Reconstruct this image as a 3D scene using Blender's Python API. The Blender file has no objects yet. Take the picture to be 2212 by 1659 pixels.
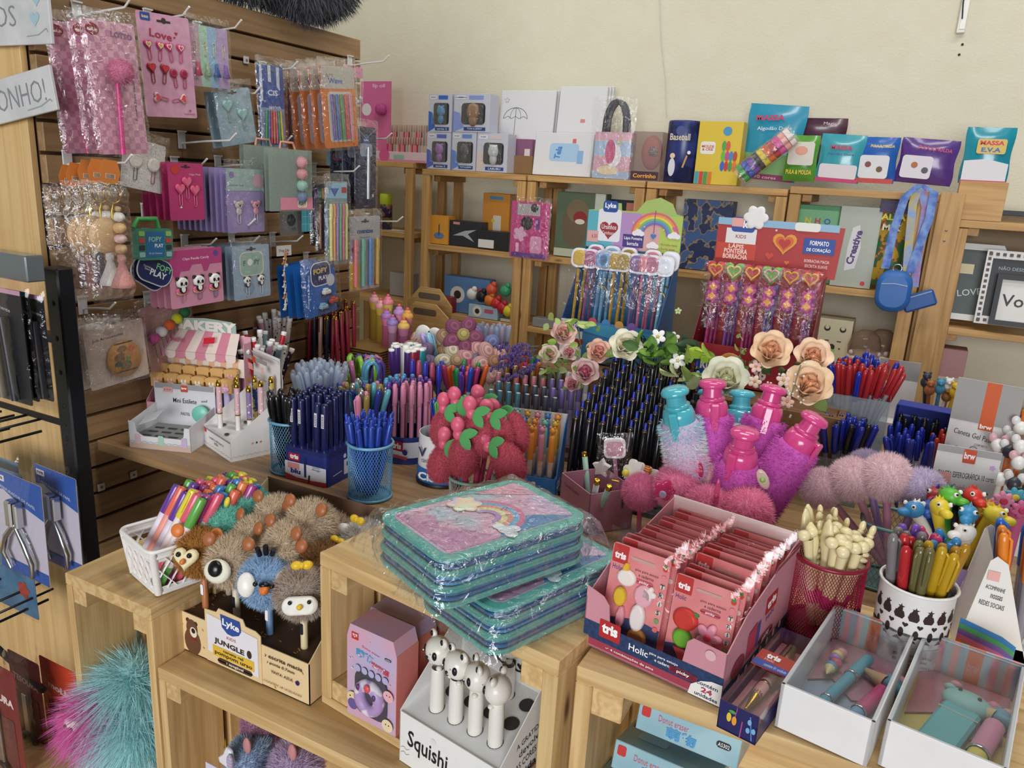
import bpy,math,random
from mathutils import Matrix,Vector
R=random.Random(11)
PI=math.pi
rad=math.radians
SC=bpy.context.scene
COL=SC.collection
# camera
F,CX,CY,CAMH=1661.0,1106.0,829.5,1.45
_dn=Vector((-342,6094,1661)).normalized()
_fy=Vector((889,-408,1661));_fy=(_fy-_dn*_fy.dot(_dn)).normalized()
_up=-_dn
_rx=_fy.cross(_up)
C2W=Matrix((_rx,_fy,_up))
CAM=Vector((0,0,CAMH))
cd=bpy.data.cameras.new('camera');cam=bpy.data.objects.new('camera',cd);COL.objects.link(cam)
cd.sensor_width=36.0;cd.lens=F/2212*36.0;cd.clip_start=0.02;cd.clip_end=60
_r=C2W@Vector((1,0,0));_d=C2W@Vector((0,1,0));_f=C2W@Vector((0,0,1))
cam.matrix_world=Matrix(((_r.x,-_d.x,-_f.x,0),(_r.y,-_d.y,-_f.y,0),(_r.z,-_d.z,-_f.z,CAMH),(0,0,0,1)))
SC.camera=cam
# light
SC.view_settings.view_transform='Standard'
SC.view_settings.look='None'
SC.view_settings.gamma=1.0
SC.view_settings.use_curve_mapping=False
SC.view_settings.exposure=-0.1
SC.cycles.transparent_max_bounces=40
SC.cycles.max_bounces=8
W=bpy.data.worlds.new('room_ambient');SC.world=W;W.use_nodes=True
W.node_tree.nodes['Background'].inputs[0].default_value=(0.93,0.96,1.0,1)
W.node_tree.nodes['Background'].inputs[1].default_value=0.12
def area(name,loc,target,sx,sy,power,col):
 l=bpy.data.lights.new(name,'AREA');l.shape='RECTANGLE';l.size=sx;l.size_y=sy
 l.energy=power;l.color=col
 o=bpy.data.objects.new(name,l);COL.objects.link(o);o.location=loc
 o.rotation_euler=(Vector(target)-Vector(loc)).to_track_quat('-Z','Y').to_euler()
 return o
area('doorway_daylight',(0.9,-4.4,1.75),(-0.4,1.4,0.95),3.0,2.3,250,(0.97,0.98,1.0))
area('ceiling_lamp_front',(-0.1,1.0,3.0),(-0.1,1.1,0.0),1.3,0.25,18,(1.0,0.97,0.92))
area('ceiling_lamp_back',(0.5,2.1,3.0),(0.45,2.3,0.0),1.3,0.25,10,(1.0,0.97,0.92))
area('back_left_fill',(-1.5,2.1,3.0),(-1.5,2.3,0.0),1.3,0.25,10,(1.0,0.97,0.92))  # added overhead fill that brightens the back-left wall, not a known fixture
# pixel -> world
def ray(px,py):return C2W@Vector((px-CX,py-CY,F))
def az(px,py,z):r=ray(px,py);return CAM+r*((z-CAMH)/r.z)
def ay(px,py,y):r=ray(px,py);return CAM+r*(y/r.y)
def ax(px,py,x):r=ray(px,py);return CAM+r*(x/r.x)
def ad(px,py,d):r=ray(px,py);return CAM+r*(d/r.length)
# materials
def lin(c):
 if isinstance(c,str):
  c=c.lstrip('#');c=c if len(c)==6 else ''.join(q*2 for q in c);c=[int(c[i:i+2],16)/255 for i in(0,2,4)]
 return tuple((v/12.92 if v<=.04045 else((v+.055)/1.055)**2.4)for v in c[:3])
MATS={}
def _new(name):
 m=bpy.data.materials.new(name);m.use_nodes=True
 nt=m.node_tree;return m,nt,nt.nodes['Principled BSDF']
def M(c,rough=.5,metal=0.,var=.06,scale=40.,coat=0.,bump=0.,trans=0.,sss=0.):
 k=('M',str(c),rough,metal,var,scale,coat,bump,trans)
 if k in MATS:return MATS[k]
 m,nt,b=_new('plain_'+str(c));N=nt.nodes;L=nt.links
 col=lin(c)
 tc=N.new('ShaderNodeTexCoord')
 nz=N.new('ShaderNodeTexNoise');nz.inputs['Scale'].default_value=scale;nz.inputs['Detail'].default_value=3
 L.new(tc.outputs['Object'],nz.inputs['Vector'])
 mp=N.new('ShaderNodeMapRange');mp.inputs[3].default_value=1-var;mp.inputs[4].default_value=1+var
 L.new(nz.outputs[0],mp.inputs[0])
 hs=N.new('ShaderNodeHueSaturation');hs.inputs['Color'].default_value=(*col,1)
 L.new(mp.outputs[0],hs.inputs['Value']);L.new(hs.outputs[0],b.inputs['Base Color'])
 b.inputs['Roughness'].default_value=rough;b.inputs['Metallic'].default_value=metal
 if coat:b.inputs['Coat Weight'].default_value=coat;b.inputs['Coat Roughness'].default_value=.12
 if trans:b.inputs['Transmission Weight'].default_value=trans;b.inputs['IOR'].default_value=1.2
 if bump:
  bp=N.new('ShaderNodeBump');bp.inputs['Strength'].default_value=bump;bp.inputs['Distance'].default_value=.002
  L.new(nz.outputs[0],bp.inputs['Height']);L.new(bp.outputs[0],b.inputs['Normal'])
 MATS[k]=m;return m
def FUR(c,c2=None):
 k=('F',str(c),str(c2))
 if k in MATS:return MATS[k]
 m,nt,b=_new('fur_'+str(c));N=nt.nodes;L=nt.links
 tc=N.new('ShaderNodeTexCoord');nz=N.new('ShaderNodeTexNoise');nz.inputs['Scale'].default_value=300
 L.new(tc.outputs['Object'],nz.inputs['Vector'])
 mx=N.new('ShaderNodeMix');mx.data_type='RGBA'
 a=tuple(v**.6 for v in lin(c));d=tuple(v**.6 for v in lin(c2))if c2 else tuple(v*.85 for v in a)
 mx.inputs[6].default_value=(*a,1);mx.inputs[7].default_value=(*d,1)
 L.new(nz.outputs[0],mx.inputs[0]);L.new(mx.outputs[2],b.inputs['Base Color'])
 b.inputs['Roughness'].default_value=.9;b.inputs['Sheen Weight'].default_value=.1
 b.inputs['Specular IOR Level'].default_value=.15
 tl=N.new('ShaderNodeBsdfTranslucent');L.new(mx.outputs[2],tl.inputs[0]);ms=N.new('ShaderNodeMixShader');ms.inputs[0].default_value=.12
 L.new(b.outputs[0],ms.inputs[1]);L.new(tl.outputs[0],ms.inputs[2]);L.new(ms.outputs[0],N['Material Output'].inputs[0])
 MATS[k]=m;return m
def WOOD(c,c2,scale=1.,rough=.55,knots=True,var=.1):
 """pine: grain runs along the object's local X, seeded per object"""
 k=('W',c,c2,scale,rough)
 if k in MATS:return MATS[k]
 m,nt,b=_new('wood_'+c);N=nt.nodes;L=nt.links
 tc=N.new('ShaderNodeTexCoord');oi=N.new('ShaderNodeObjectInfo')
 ml=N.new('ShaderNodeMath');ml.operation='MULTIPLY';ml.inputs[1].default_value=37.
 L.new(oi.outputs['Random'],ml.inputs[0])
 ad_=N.new('ShaderNodeVectorMath');ad_.operation='ADD'
 cb=N.new('ShaderNodeCombineXYZ');L.new(ml.outputs[0],cb.inputs[0]);L.new(ml.outputs[0],cb.inputs[1])
 L.new(tc.outputs['Object'],ad_.inputs[0]);L.new(cb.outputs[0],ad_.inputs[1])
 mpg=N.new('ShaderNodeMapping');mpg.inputs['Scale'].default_value=(1.1*scale,20*scale,20*scale)
 L.new(ad_.outputs[0],mpg.inputs[0])
 n1=N.new('ShaderNodeTexNoise');n1.inputs['Scale'].default_value=1.0;n1.inputs['Detail'].default_value=2
 L.new(mpg.outputs[0],n1.inputs['Vector'])
 wv=N.new('ShaderNodeMath');wv.operation='MULTIPLY';wv.inputs[1].default_value=30;L.new(n1.outputs[0],wv.inputs[0])
 sn=N.new('ShaderNodeMath');sn.operation='SINE';L.new(wv.outputs[0],sn.inputs[0])
 mp2=N.new('ShaderNodeMapping');mp2.inputs['Scale'].default_value=(8,260,260);L.new(ad_.outputs[0],mp2.inputs[0])
 n2=N.new('ShaderNodeTexNoise');n2.inputs['Scale'].default_value=1.;n2.inputs['Detail'].default_value=3;L.new(mp2.outputs[0],n2.inputs['Vector'])
 r1=N.new('ShaderNodeMapRange');r1.inputs[1].default_value=-1;r1.inputs[3].default_value=0.;r1.inputs[4].default_value=.45;L.new(sn.outputs[0],r1.inputs[0])
 r2=N.new('ShaderNodeMath');r2.operation='MULTIPLY_ADD';r2.inputs[1].default_value=.55;r2.inputs[2].default_value=-.15;L.new(n2.outputs[0],r2.inputs[0])
 sm=N.new('ShaderNodeMath');sm.operation='ADD';sm.use_clamp=True;L.new(r1.outputs[0],sm.inputs[0]);L.new(r2.outputs[0],sm.inputs[1])
 mx=N.new('ShaderNodeMix');mx.data_type='RGBA';mx.inputs[6].default_value=(*lin(c),1);mx.inputs[7].default_value=(*lin(c2),1)
 L.new(sm.outputs[0],mx.inputs[0])
 last=mx.outputs[2]
 if knots:
  mk=N.new('ShaderNodeMapping');mk.inputs['Scale'].default_value=(3.2,11,11);L.new(ad_.outputs[0],mk.inputs[0])
  vo=N.new('ShaderNodeTexVoronoi');vo.inputs['Scale'].default_value=1.;L.new(mk.outputs[0],vo.inputs['Vector'])
  kr=N.new('ShaderNodeMapRange');kr.inputs[1].default_value=.03;kr.inputs[2].default_value=.085;kr.inputs[3].default_value=.85;kr.inputs[4].default_value=0;L.new(vo.outputs['Distance'],kr.inputs[0])
  mk2=N.new('ShaderNodeMix');mk2.data_type='RGBA';mk2.inputs[7].default_value=(*lin('#4a2c14'),1)
  L.new(kr.outputs[0],mk2.inputs[0]);L.new(last,mk2.inputs[6]);last=mk2.outputs[2]
 hs=N.new('ShaderNodeHueSaturation');L.new(last,hs.inputs['Color'])
 rr=N.new('ShaderNodeMapRange');rr.inputs[3].default_value=1-var;rr.inputs[4].default_value=1+var;L.new(oi.outputs['Random'],rr.inputs[0]);L.new(rr.outputs[0],hs.inputs['Value'])
 L.new(hs.outputs[0],b.inputs['Base Color'])
 b.inputs['Roughness'].default_value=rough
 bp=N.new('ShaderNodeBump');bp.inputs['Strength'].default_value=.25;bp.inputs['Distance'].default_value=.001
 L.new(n2.outputs[0],bp.inputs['Height']);L.new(bp.outputs[0],b.inputs['Normal'])
 MATS[k]=m;return m
def FILM(tint='#ffffff',gloss=.15,rough=.06,wr=60.,bump=.6):
 """thin clear plastic: see-through with crinkled highlights"""
 k=('FI',tint,gloss,rough,wr,bump)
 if k in MATS:return MATS[k]
 m=bpy.data.materials.new('clear_film');m.use_nodes=True;nt=m.node_tree;N=nt.nodes;L=nt.links
 N.remove(N['Principled BSDF']);out=N['Material Output']
 tr=N.new('ShaderNodeBsdfTransparent');tr.inputs[0].default_value=(*lin(tint),1)
 gl=N.new('ShaderNodeBsdfGlossy');gl.inputs['Roughness'].default_value=rough;gl.inputs[0].default_value=(1,1,1,1)
 tc=N.new('ShaderNodeTexCoord');nz=N.new('ShaderNodeTexNoise');nz.inputs['Scale'].default_value=wr;nz.inputs['Detail'].default_value=4;nz.inputs['Distortion'].default_value=1.2
 L.new(tc.outputs['Object'],nz.inputs['Vector'])
 bp=N.new('ShaderNodeBump');bp.inputs['Strength'].default_value=bump;bp.inputs['Distance'].default_value=.01
 L.new(nz.outputs[0],bp.inputs['Height']);L.new(bp.outputs[0],gl.inputs['Normal'])
 fr=N.new('ShaderNodeLayerWeight');L.new(bp.outputs[0],fr.inputs['Normal'])
 pw=N.new('ShaderNodeMath');pw.operation='POWER';pw.inputs[1].default_value=4.;L.new(fr.outputs['Facing'],pw.inputs[0])
 ma=N.new('ShaderNodeMath');ma.operation='MULTIPLY_ADD';ma.use_clamp=True;ma.inputs[1].default_value=.45;ma.inputs[2].default_value=gloss-.03;L.new(pw.outputs[0],ma.inputs[0])
 mx=N.new('ShaderNodeMixShader');L.new(ma.outputs[0],mx.inputs[0]);L.new(tr.outputs[0],mx.inputs[1]);L.new(gl.outputs[0],mx.inputs[2])
 L.new(mx.outputs[0],out.inputs[0]);MATS[k]=m;return m
def CLEAR(tint='#f4f8fa',alpha=.2,rough=.1):
 """tinted see-through plastic: transparent mixed with a coloured glossy body"""
 k=('CL',tint,alpha,rough)
 if k in MATS:return MATS[k]
 m=bpy.data.materials.new('clear_plastic');m.use_nodes=True;nt=m.node_tree;N=nt.nodes;L=nt.links
 b=N['Principled BSDF'];out=N['Material Output']
 b.inputs['Base Color'].default_value=(*lin(tint),1);b.inputs['Roughness'].default_value=rough
 tr=N.new('ShaderNodeBsdfTransparent');tr.inputs[0].default_value=(*[.35+.65*v for v in lin(tint)],1)
 nz=N.new('ShaderNodeTexNoise');nz.inputs['Scale'].default_value=25
 mr=N.new('ShaderNodeMapRange');mr.inputs[3].default_value=alpha*.85;mr.inputs[4].default_value=alpha*1.15;L.new(nz.outputs[0],mr.inputs[0])
 mx=N.new('ShaderNodeMixShader');L.new(mr.outputs[0],mx.inputs[0]);L.new(tr.outputs[0],mx.inputs[1]);L.new(b.outputs[0],mx.inputs[2])
 L.new(mx.outputs[0],out.inputs[0]);MATS[k]=m;return m
def PATTERN(kind,c,c2,scale,rough=.5,c3=None):
 """flat printed pattern: dots, checks, stripes, tie-dye"""
 k=('P',kind,c,c2,scale,rough,c3)
 if k in MATS:return MATS[k]
 m,nt,b=_new('print_'+kind);N=nt.nodes;L=nt.links
 tc=N.new('ShaderNodeTexCoord');co=tc.outputs['Object']
 if kind=='check':
  t=N.new('ShaderNodeTexChecker');t.inputs['Scale'].default_value=scale
  mp=N.new('ShaderNodeMapping');mp.inputs['Location'].default_value=(.003,.003,.0021);L.new(co,mp.inputs[0]);L.new(mp.outputs[0],t.inputs[0])
  t.inputs[1].default_value=(*lin(c),1);t.inputs[2].default_value=(*lin(c2),1);L.new(t.outputs[0],b.inputs['Base Color'])
 else:
  if kind=='dots':
   t=N.new('ShaderNodeTexVoronoi');t.inputs['Scale'].default_value=scale;L.new(co,t.inputs['Vector']);o=t.outputs['Distance'];st=(.26,.3)
  elif kind=='blobs':
   t=N.new('ShaderNodeTexNoise');t.inputs['Scale'].default_value=scale;L.new(co,t.inputs['Vector']);o=t.outputs[0];st=(.47,.53)
  elif kind=='soft':
   t=N.new('ShaderNodeTexNoise');t.inputs['Scale'].default_value=scale;t.inputs['Detail'].default_value=1;L.new(co,t.inputs['Vector']);o=t.outputs[0];st=(.32,.68)
  elif kind=='speckle':
   t=N.new('ShaderNodeTexNoise');t.inputs['Scale'].default_value=scale;t.inputs['Detail'].default_value=6;L.new(co,t.inputs['Vector']);o=t.outputs[0];st=(.35,.65)
  else:
   t=N.new('ShaderNodeTexWave');t.inputs['Scale'].default_value=scale;t.bands_direction=kind[-1].upper();L.new(co,t.inputs['Vector']);o=t.outputs[1];st=(.45,.55)
  cr=N.new('ShaderNodeValToRGB');cr.color_ramp.elements[0].position=st[0];cr.color_ramp.elements[1].position=st[1]
  cr.color_ramp.elements[0].color=(*lin(c2),1);cr.color_ramp.elements[1].color=(*lin(c),1)
  if c3:e=cr.color_ramp.elements.new((st[0]+st[1])/2);e.color=(*lin(c3),1)
  L.new(o,cr.inputs[0]);L.new(cr.outputs[0],b.inputs['Base Color'])
 b.inputs['Roughness'].default_value=rough
 MATS[k]=m;return m
GOLD=M('#c9a23c',.22,1.0);CHROME=M('#c8cacc',.18,1.0);STEEL=M('#b9b9bb',.35,.9)
# mesh builder
def frame(o,x,y):
 """matrix with origin o, local X along x, local Y near y"""
 x=Vector(x).normalized();y=Vector(y);z=x.cross(y).normalized();y=z.cross(x)
 return Matrix(((x.x,y.x,z.x,o[0]),(x.y,y.y,z.y,o[1]),(x.z,y.z,z.z,o[2]),(0,0,0,1)))
def zframe(o,z,spin=0.):
 """matrix with origin o and local Z along z"""
 z=Vector(z).normalized();a=Vector((1,0,0))if abs(z.x)<.9 else Vector((0,1,0))
 y=z.cross(a).normalized();x=y.cross(z)
 m=Matrix(((x.x,y.x,z.x,o[0]),(x.y,y.y,z.y,o[1]),(x.z,y.z,z.z,o[2]),(0,0,0,1)))
 return m@Matrix.Rotation(spin,4,'Z')
def TR(x,y,z):return Matrix.Translation((x,y,z))
def RX(a):return Matrix.Rotation(rad(a),4,'X')
def RY(a):return Matrix.Rotation(rad(a),4,'Y')
def RZ(a):return Matrix.Rotation(rad(a),4,'Z')
FX=Matrix(((0,0,1,0),(1,0,0,0),(0,1,0,0),(0,0,0,1)))
FY=Matrix(((1,0,0,0),(0,0,-1,0),(0,1,0,0),(0,0,0,1)))
class MB:
 def __init__(s):s.v=[];s.f=[];s.mi=[];s.sm=[]
 def add(s,vs,fs,mi=0,sm=False,T=None):
  o=len(s.v)
  s.v+=[tuple(T@Vector(p))for p in vs]if T is not None else[tuple(p)for p in vs]
  for f in fs:s.f.append([i+o for i in f]);s.mi.append(mi);s.sm.append(sm)
  return s
 def box(s,c,d,T=None,mi=0,ch=0.):
  x,y,z=[q/2 for q in d]
  if ch<=0:
   vs=[(c[0]+i*x,c[1]+j*y,c[2]+k*z)for i in(-1,1)for j in(-1,1)for k in(-1,1)]
   return s.add(vs,[(0,1,3,2),(4,6,7,5),(0,4,5,1),(2,3,7,6),(0,2,6,4),(1,5,7,3)],mi,False,T)
  ch=min(ch,x*.9,y*.9,z*.9);vs=[];ix={}
  for i in(-1,1):
   for j in(-1,1):
    for k in(-1,1):
     for a in range(3):
      p=[i*x,j*y,k*z]
      for q in range(3):
       if q!=a:p[q]-=(i,j,k)[q]*ch
      ix[i,j,k,a]=len(vs);vs.append((c[0]+p[0],c[1]+p[1],c[2]+p[2]))
  fs=[]
  for a in range(3):
   u,w=(a+1)%3,(a+2)%3
   for g in(-1,1):
    q=[]
    for(p1,p2)in((-1,-1),(1,-1),(1,1),(-1,1)):
     e=[0]*3;e[a]=g;e[u]=p1;e[w]=p2;q.append(ix[e[0],e[1],e[2],a])
    fs.append(q if g>0 else q[::-1])
   for p1 in(-1,1):
    for p2 in(-1,1):
     q=[]
     for(g,ax_)in((-1,u),(1,u),(1,w),(-1,w)):
      e=[0]*3;e[a]=g;e[u]=p1;e[w]=p2;q.append(ix[e[0],e[1],e[2],ax_])
     fs.append(q if p1*p2>0 else q[::-1])
  for i in(-1,1):
   for j in(-1,1):
    for k in(-1,1):
     q=[ix[i,j,k,0],ix[i,j,k,1],ix[i,j,k,2]]
     fs.append(q if i*j*k>0 else q[::-1])
  return s.add(vs,fs,mi,False,T)
 def tube(s,pts,r,n=8,mi=0,sm=True,T=None,caps=True,closed=False,flat=1.):
  pts=[Vector(p)for p in pts];k=len(pts)
  rs=r if isinstance(r,(list,tuple))else[r]*k
  t0=((pts[1]-pts[0])).normalized();a=Vector((0,0,1))if abs(t0.z)<.9 else Vector((1,0,0))
  u=t0.cross(a).normalized();vs=[]
  for i in range(k):
   if closed:t=pts[(i+1)%k]-pts[i-1]
   else:t=pts[min(i+1,k-1)]-pts[max(i-1,0)]
   if t.length<1e-9:t=t0.copy()
   t.normalize();u=(u-t*u.dot(t)).normalized();w=t.cross(u)
   for j in range(n):
    an=2*PI*j/n;vs.append(pts[i]+u*(math.cos(an)*rs[i])+w*(math.sin(an)*rs[i]*flat))
  fs=[]
  for i in range(k if closed else k-1):
   i2=(i+1)%k
   for j in range(n):fs.append((i*n+j,i*n+(j+1)%n,i2*n+(j+1)%n,i2*n+j))
  s.add(vs,fs,mi,sm,T)
  if caps and not closed:s.add(vs[:n],[list(range(n))[::-1]],mi,False,T);s.add(vs[-n:],[list(range(n))],mi,False,T)
  return s
 def lathe(s,pr,n=16,mi=0,sm=True,T=None,sx=1.,sy=1.,a0=0.,a1=2*PI):
  """profile of (r, z); sharp corners: repeat the point"""
  full=abs(a1-a0-2*PI)<1e-6;m=n if full else n+1
  vs=[];
  for(r,z)in pr:
   for j in range(m):
    an=a0+(a1-a0)*j/n;vs.append((r*math.cos(an)*sx,r*math.sin(an)*sy,z))
  fs=[]
  for i in range(len(pr)-1):
   if pr[i]==pr[i+1]:continue
   for j in range(n):
    j2=(j+1)%m
    q=(i*m+j,i*m+j2,(i+1)*m+j2,(i+1)*m+j)
    if pr[i][0]<1e-7:q=(q[0],q[2],q[3])
    elif pr[i+1][0]<1e-7:q=(q[0],q[1],q[2])
    fs.append(q)
  return s.add(vs,fs,mi,sm,T)
 def ell(s,c,r,nu=14,nv=8,mi=0,T=None,sm=True):
  if not isinstance(r,(tuple,list)):r=(r,r,r)
  pr=[(math.sin(PI*i/nv),-math.cos(PI*i/nv))for i in range(nv+1)]
  pr[0]=(0,-1);pr[-1]=(0,1)
  K=Matrix.Translation(c)@Matrix.Diagonal((r[0],r[1],r[2],1))
  return s.lathe(pr,nu,mi,sm,(T@K)if T is not None else K)
 def prism(s,poly,z0,z1,mi=0,T=None,sm=False):
  n=len(poly)
  ar=sum(poly[i][0]*poly[(i+1)%n][1]-poly[(i+1)%n][0]*poly[i][1]for i in range(n))
  if ar<0:poly=poly[::-1]
  vs=[(p[0],p[1],z0)for p in poly]+[(p[0],p[1],z1)for p in poly]
  s.add(vs,[list(range(n))[::-1],list(range(n,2*n))],mi,False,T)
  return s.add(vs,[(i,(i+1)%n,n+(i+1)%n,n+i)for i in range(n)],mi,sm,T)
 def quad(s,a,b,c,d,mi=0,T=None):return s.add([a,b,c,d],[(0,1,2,3)],mi,False,T)
 def puff(s,poly,h,mi=0,T=None,base=0.):
  """domed solid over a 2-D outline: soft rubber shapes"""
  n=len(poly);cx=sum(p[0]for p in poly)/n;cy=sum(p[1]for p in poly)/n
  vs=[];lv=[(1.,base),(1.,base+h*.5),(.93,base+h*.8),(.75,base+h),]
  for(k,z)in lv:vs+=[(cx+(p[0]-cx)*k,cy+(p[1]-cy)*k,z)for p in poly]
  fs=[(l*n+i,l*n+(i+1)%n,(l+1)*n+(i+1)%n,(l+1)*n+i)for l in range(3)for i in range(n)]
  s.add(vs,fs,mi,True,T);return s.add(vs[-n:],[list(range(n))],mi,True,T)
 def fur(s,smp,ln,w,rng,mi=0,T=None,jit=.55,droop=(0,0,0)):
  vs=[];fs=[];dr=Vector(droop)
  for(p,nrm)in smp:
   p=Vector(p);d=(Vector(nrm)+Vector((rng.gauss(0,jit),rng.gauss(0,jit),rng.gauss(0,jit)))).normalized()
   sd=d.cross(Vector(nrm));sd=(sd.normalized()if sd.length>1e-6 else Vector((1,0,0)))*(w/2)
   l=ln*rng.uniform(.65,1.2);i=len(vs);vs+=[p+sd,p-sd,p+d*l+dr*l];fs.append((i,i+1,i+2))
  return s.add(vs,fs,mi,True,T)
 def mesh(s,name):
  me=bpy.data.meshes.new(name);me.from_pydata(s.v,[],s.f)
  me.polygons.foreach_set('material_index',s.mi);me.polygons.foreach_set('use_smooth',s.sm);me.update();return me
def sph_samples(n,r,rng,c=(0,0,0),sq=(1,1,1)):
 o=[]
 for i in range(n):
  z=1-2*(i+.5)/n;a=i*2.399963+rng.uniform(-.2,.2);q=math.sqrt(max(0,1-z*z))
  d=Vector((q*math.cos(a),q*math.sin(a),z));o.append(((c[0]+d.x*r*sq[0],c[1]+d.y*r*sq[1],c[2]+d.z*r*sq[2]),d))
 return o
 # objects
CACHE={}
def cm(key,fn):
 """cached mesh: fn fills a builder the first time"""
 if key not in CACHE:b=MB();fn(b);CACHE[key]=b.mesh(str(key[0])if isinstance(key,tuple)else key)
 return CACHE[key]
def obj(name,me,mats,parent=None,T=None,label=None):
 if isinstance(me,MB):me=me.mesh(name)
 if not isinstance(mats,(list,tuple)):mats=[mats]
 while len(me.materials)<len(mats):me.materials.append(None)
 o=bpy.data.objects.new(name,me);COL.objects.link(o)
 for i,m in enumerate(mats):
  o.material_slots[i].link='OBJECT';o.material_slots[i].material=m
 if parent is not None:o.parent=parent
 if T is not None:o.matrix_local=T
 if label:o['label']=label
 return o
def tag(o,label,cat,group=None,kind=None):
 if label:o['label']=label
 if cat:o['category']=cat
 if group:o['group']=group
 if kind:o['kind']=kind
 return o
def thing(name,label,cat,T=None,group=None):
 o=bpy.data.objects.new(name,None);COL.objects.link(o);o.empty_display_size=.02
 if T is not None:o.matrix_world=T
 return tag(o,label,cat,group)
def struct(name,me,mats,T=None):
 o=obj(name,me,mats,None,T);o['kind']='structure';return o
def sname(name):
 o=bpy.data.objects.new(name,None);COL.objects.link(o);o['kind']='structure';return o
def plank(p0,p1,mat,parent,name='plank',ch=.0015):
 c=[(a+b)/2 for a,b in zip(p0,p1)];d=[abs(b-a)for a,b in zip(p0,p1)]
 a=max(range(3),key=lambda i:d[i]);u,w=(a+1)%3,(a+2)%3
 me=cm(('plank',round(d[a],4),round(d[u],4),round(d[w],4),ch),lambda b:b.box((0,0,0),(d[a],d[u],d[w]),ch=ch))
 m=Matrix.Identity(4)
 for i in range(3):m[i][0]=1. if i==a else 0.;m[i][1]=1. if i==u else 0.;m[i][2]=1. if i==w else 0.
 m.translation=c
 return obj(name,me,mat,parent,m)
 # flat print
def ngon(n,rx,ry=None,a0=0.,cx=0.,cy=0.):
 ry=rx if ry is None else ry
 return[(cx+rx*math.cos(a0+2*PI*i/n),cy+ry*math.sin(a0+2*PI*i/n))for i in range(n)]
def heart(r,cx=0.,cy=0.,n=22,rot=0.):
 o=[]
 for i in range(n):
  t=2*PI*i/n;x=16*math.sin(t)**3;y=13*math.cos(t)-5*math.cos(2*t)-2*math.cos(3*t)-math.cos(4*t)+2
  x,y=x*r/16,y*r/16;o.append((cx+x*math.cos(rot)-y*math.sin(rot),cy+x*math.sin(rot)+y*math.cos(rot)))
 return o
def star(r,cx=0.,cy=0.,n=5,k=.45,rot=0.):
 return[(cx+(r if i%2==0 else r*k)*math.sin(PI*i/n+rot),cy+(r if i%2==0 else r*k)*math.cos(PI*i/n+rot))for i in range(2*n)]
def rrect(w,h,r,cx=0.,cy=0.,n=4):
 o=[]
 for(sx,sy,a)in((1,1,0),(-1,1,PI/2),(-1,-1,PI),(1,-1,1.5*PI)):
  for i in range(n+1):
   t=a+PI/2*i/n;o.append((cx+sx*(w/2-r)+r*math.cos(t),cy+sy*(h/2-r)+r*math.sin(t)))
 return o
def flower(r,n=5,cx=0.,cy=0.,k=.62):
 return[(cx+r*(k+(1-k)*abs(math.cos(n*t/2)))*math.cos(t),cy+r*(k+(1-k)*abs(math.cos(n*t/2)))*math.sin(t))for t in[2*PI*i/(n*8)for i in range(n*8)]]
TXT={}
def tmesh(s,bold=0.,shear=0.):
 k=(s,bold,shear)
 if k in TXT:return TXT[k]
 cu=bpy.data.curves.new('t','FONT');cu.body=s;cu.align_x='CENTER';cu.align_y='CENTER';cu.size=1.;cu.offset=bold;cu.shear=shear
 cu.resolution_u=2;cu.space_line=.85
 o=bpy.data.objects.new('t',cu)
 me=bpy.data.meshes.new_from_object(o)
 vs=[tuple(v.co)for v in me.vertices];fs=[list(p.vertices)for p in me.polygons]
 bpy.data.objects.remove(o);bpy.data.curves.remove(cu);bpy.data.meshes.remove(me)
 if vs:
  x0=min(v[0]for v in vs);x1=max(v[0]for v in vs);y0=min(v[1]for v in vs);y1=max(v[1]for v in vs)
  vs=[(v[0]-(x0+x1)/2,v[1]-(y0+y1)/2,0)for v in vs]
  TXT[k]=(vs,fs,x1-x0,y1-y0)
 else:TXT[k]=([],[],1,1)
 return TXT[k]
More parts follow.
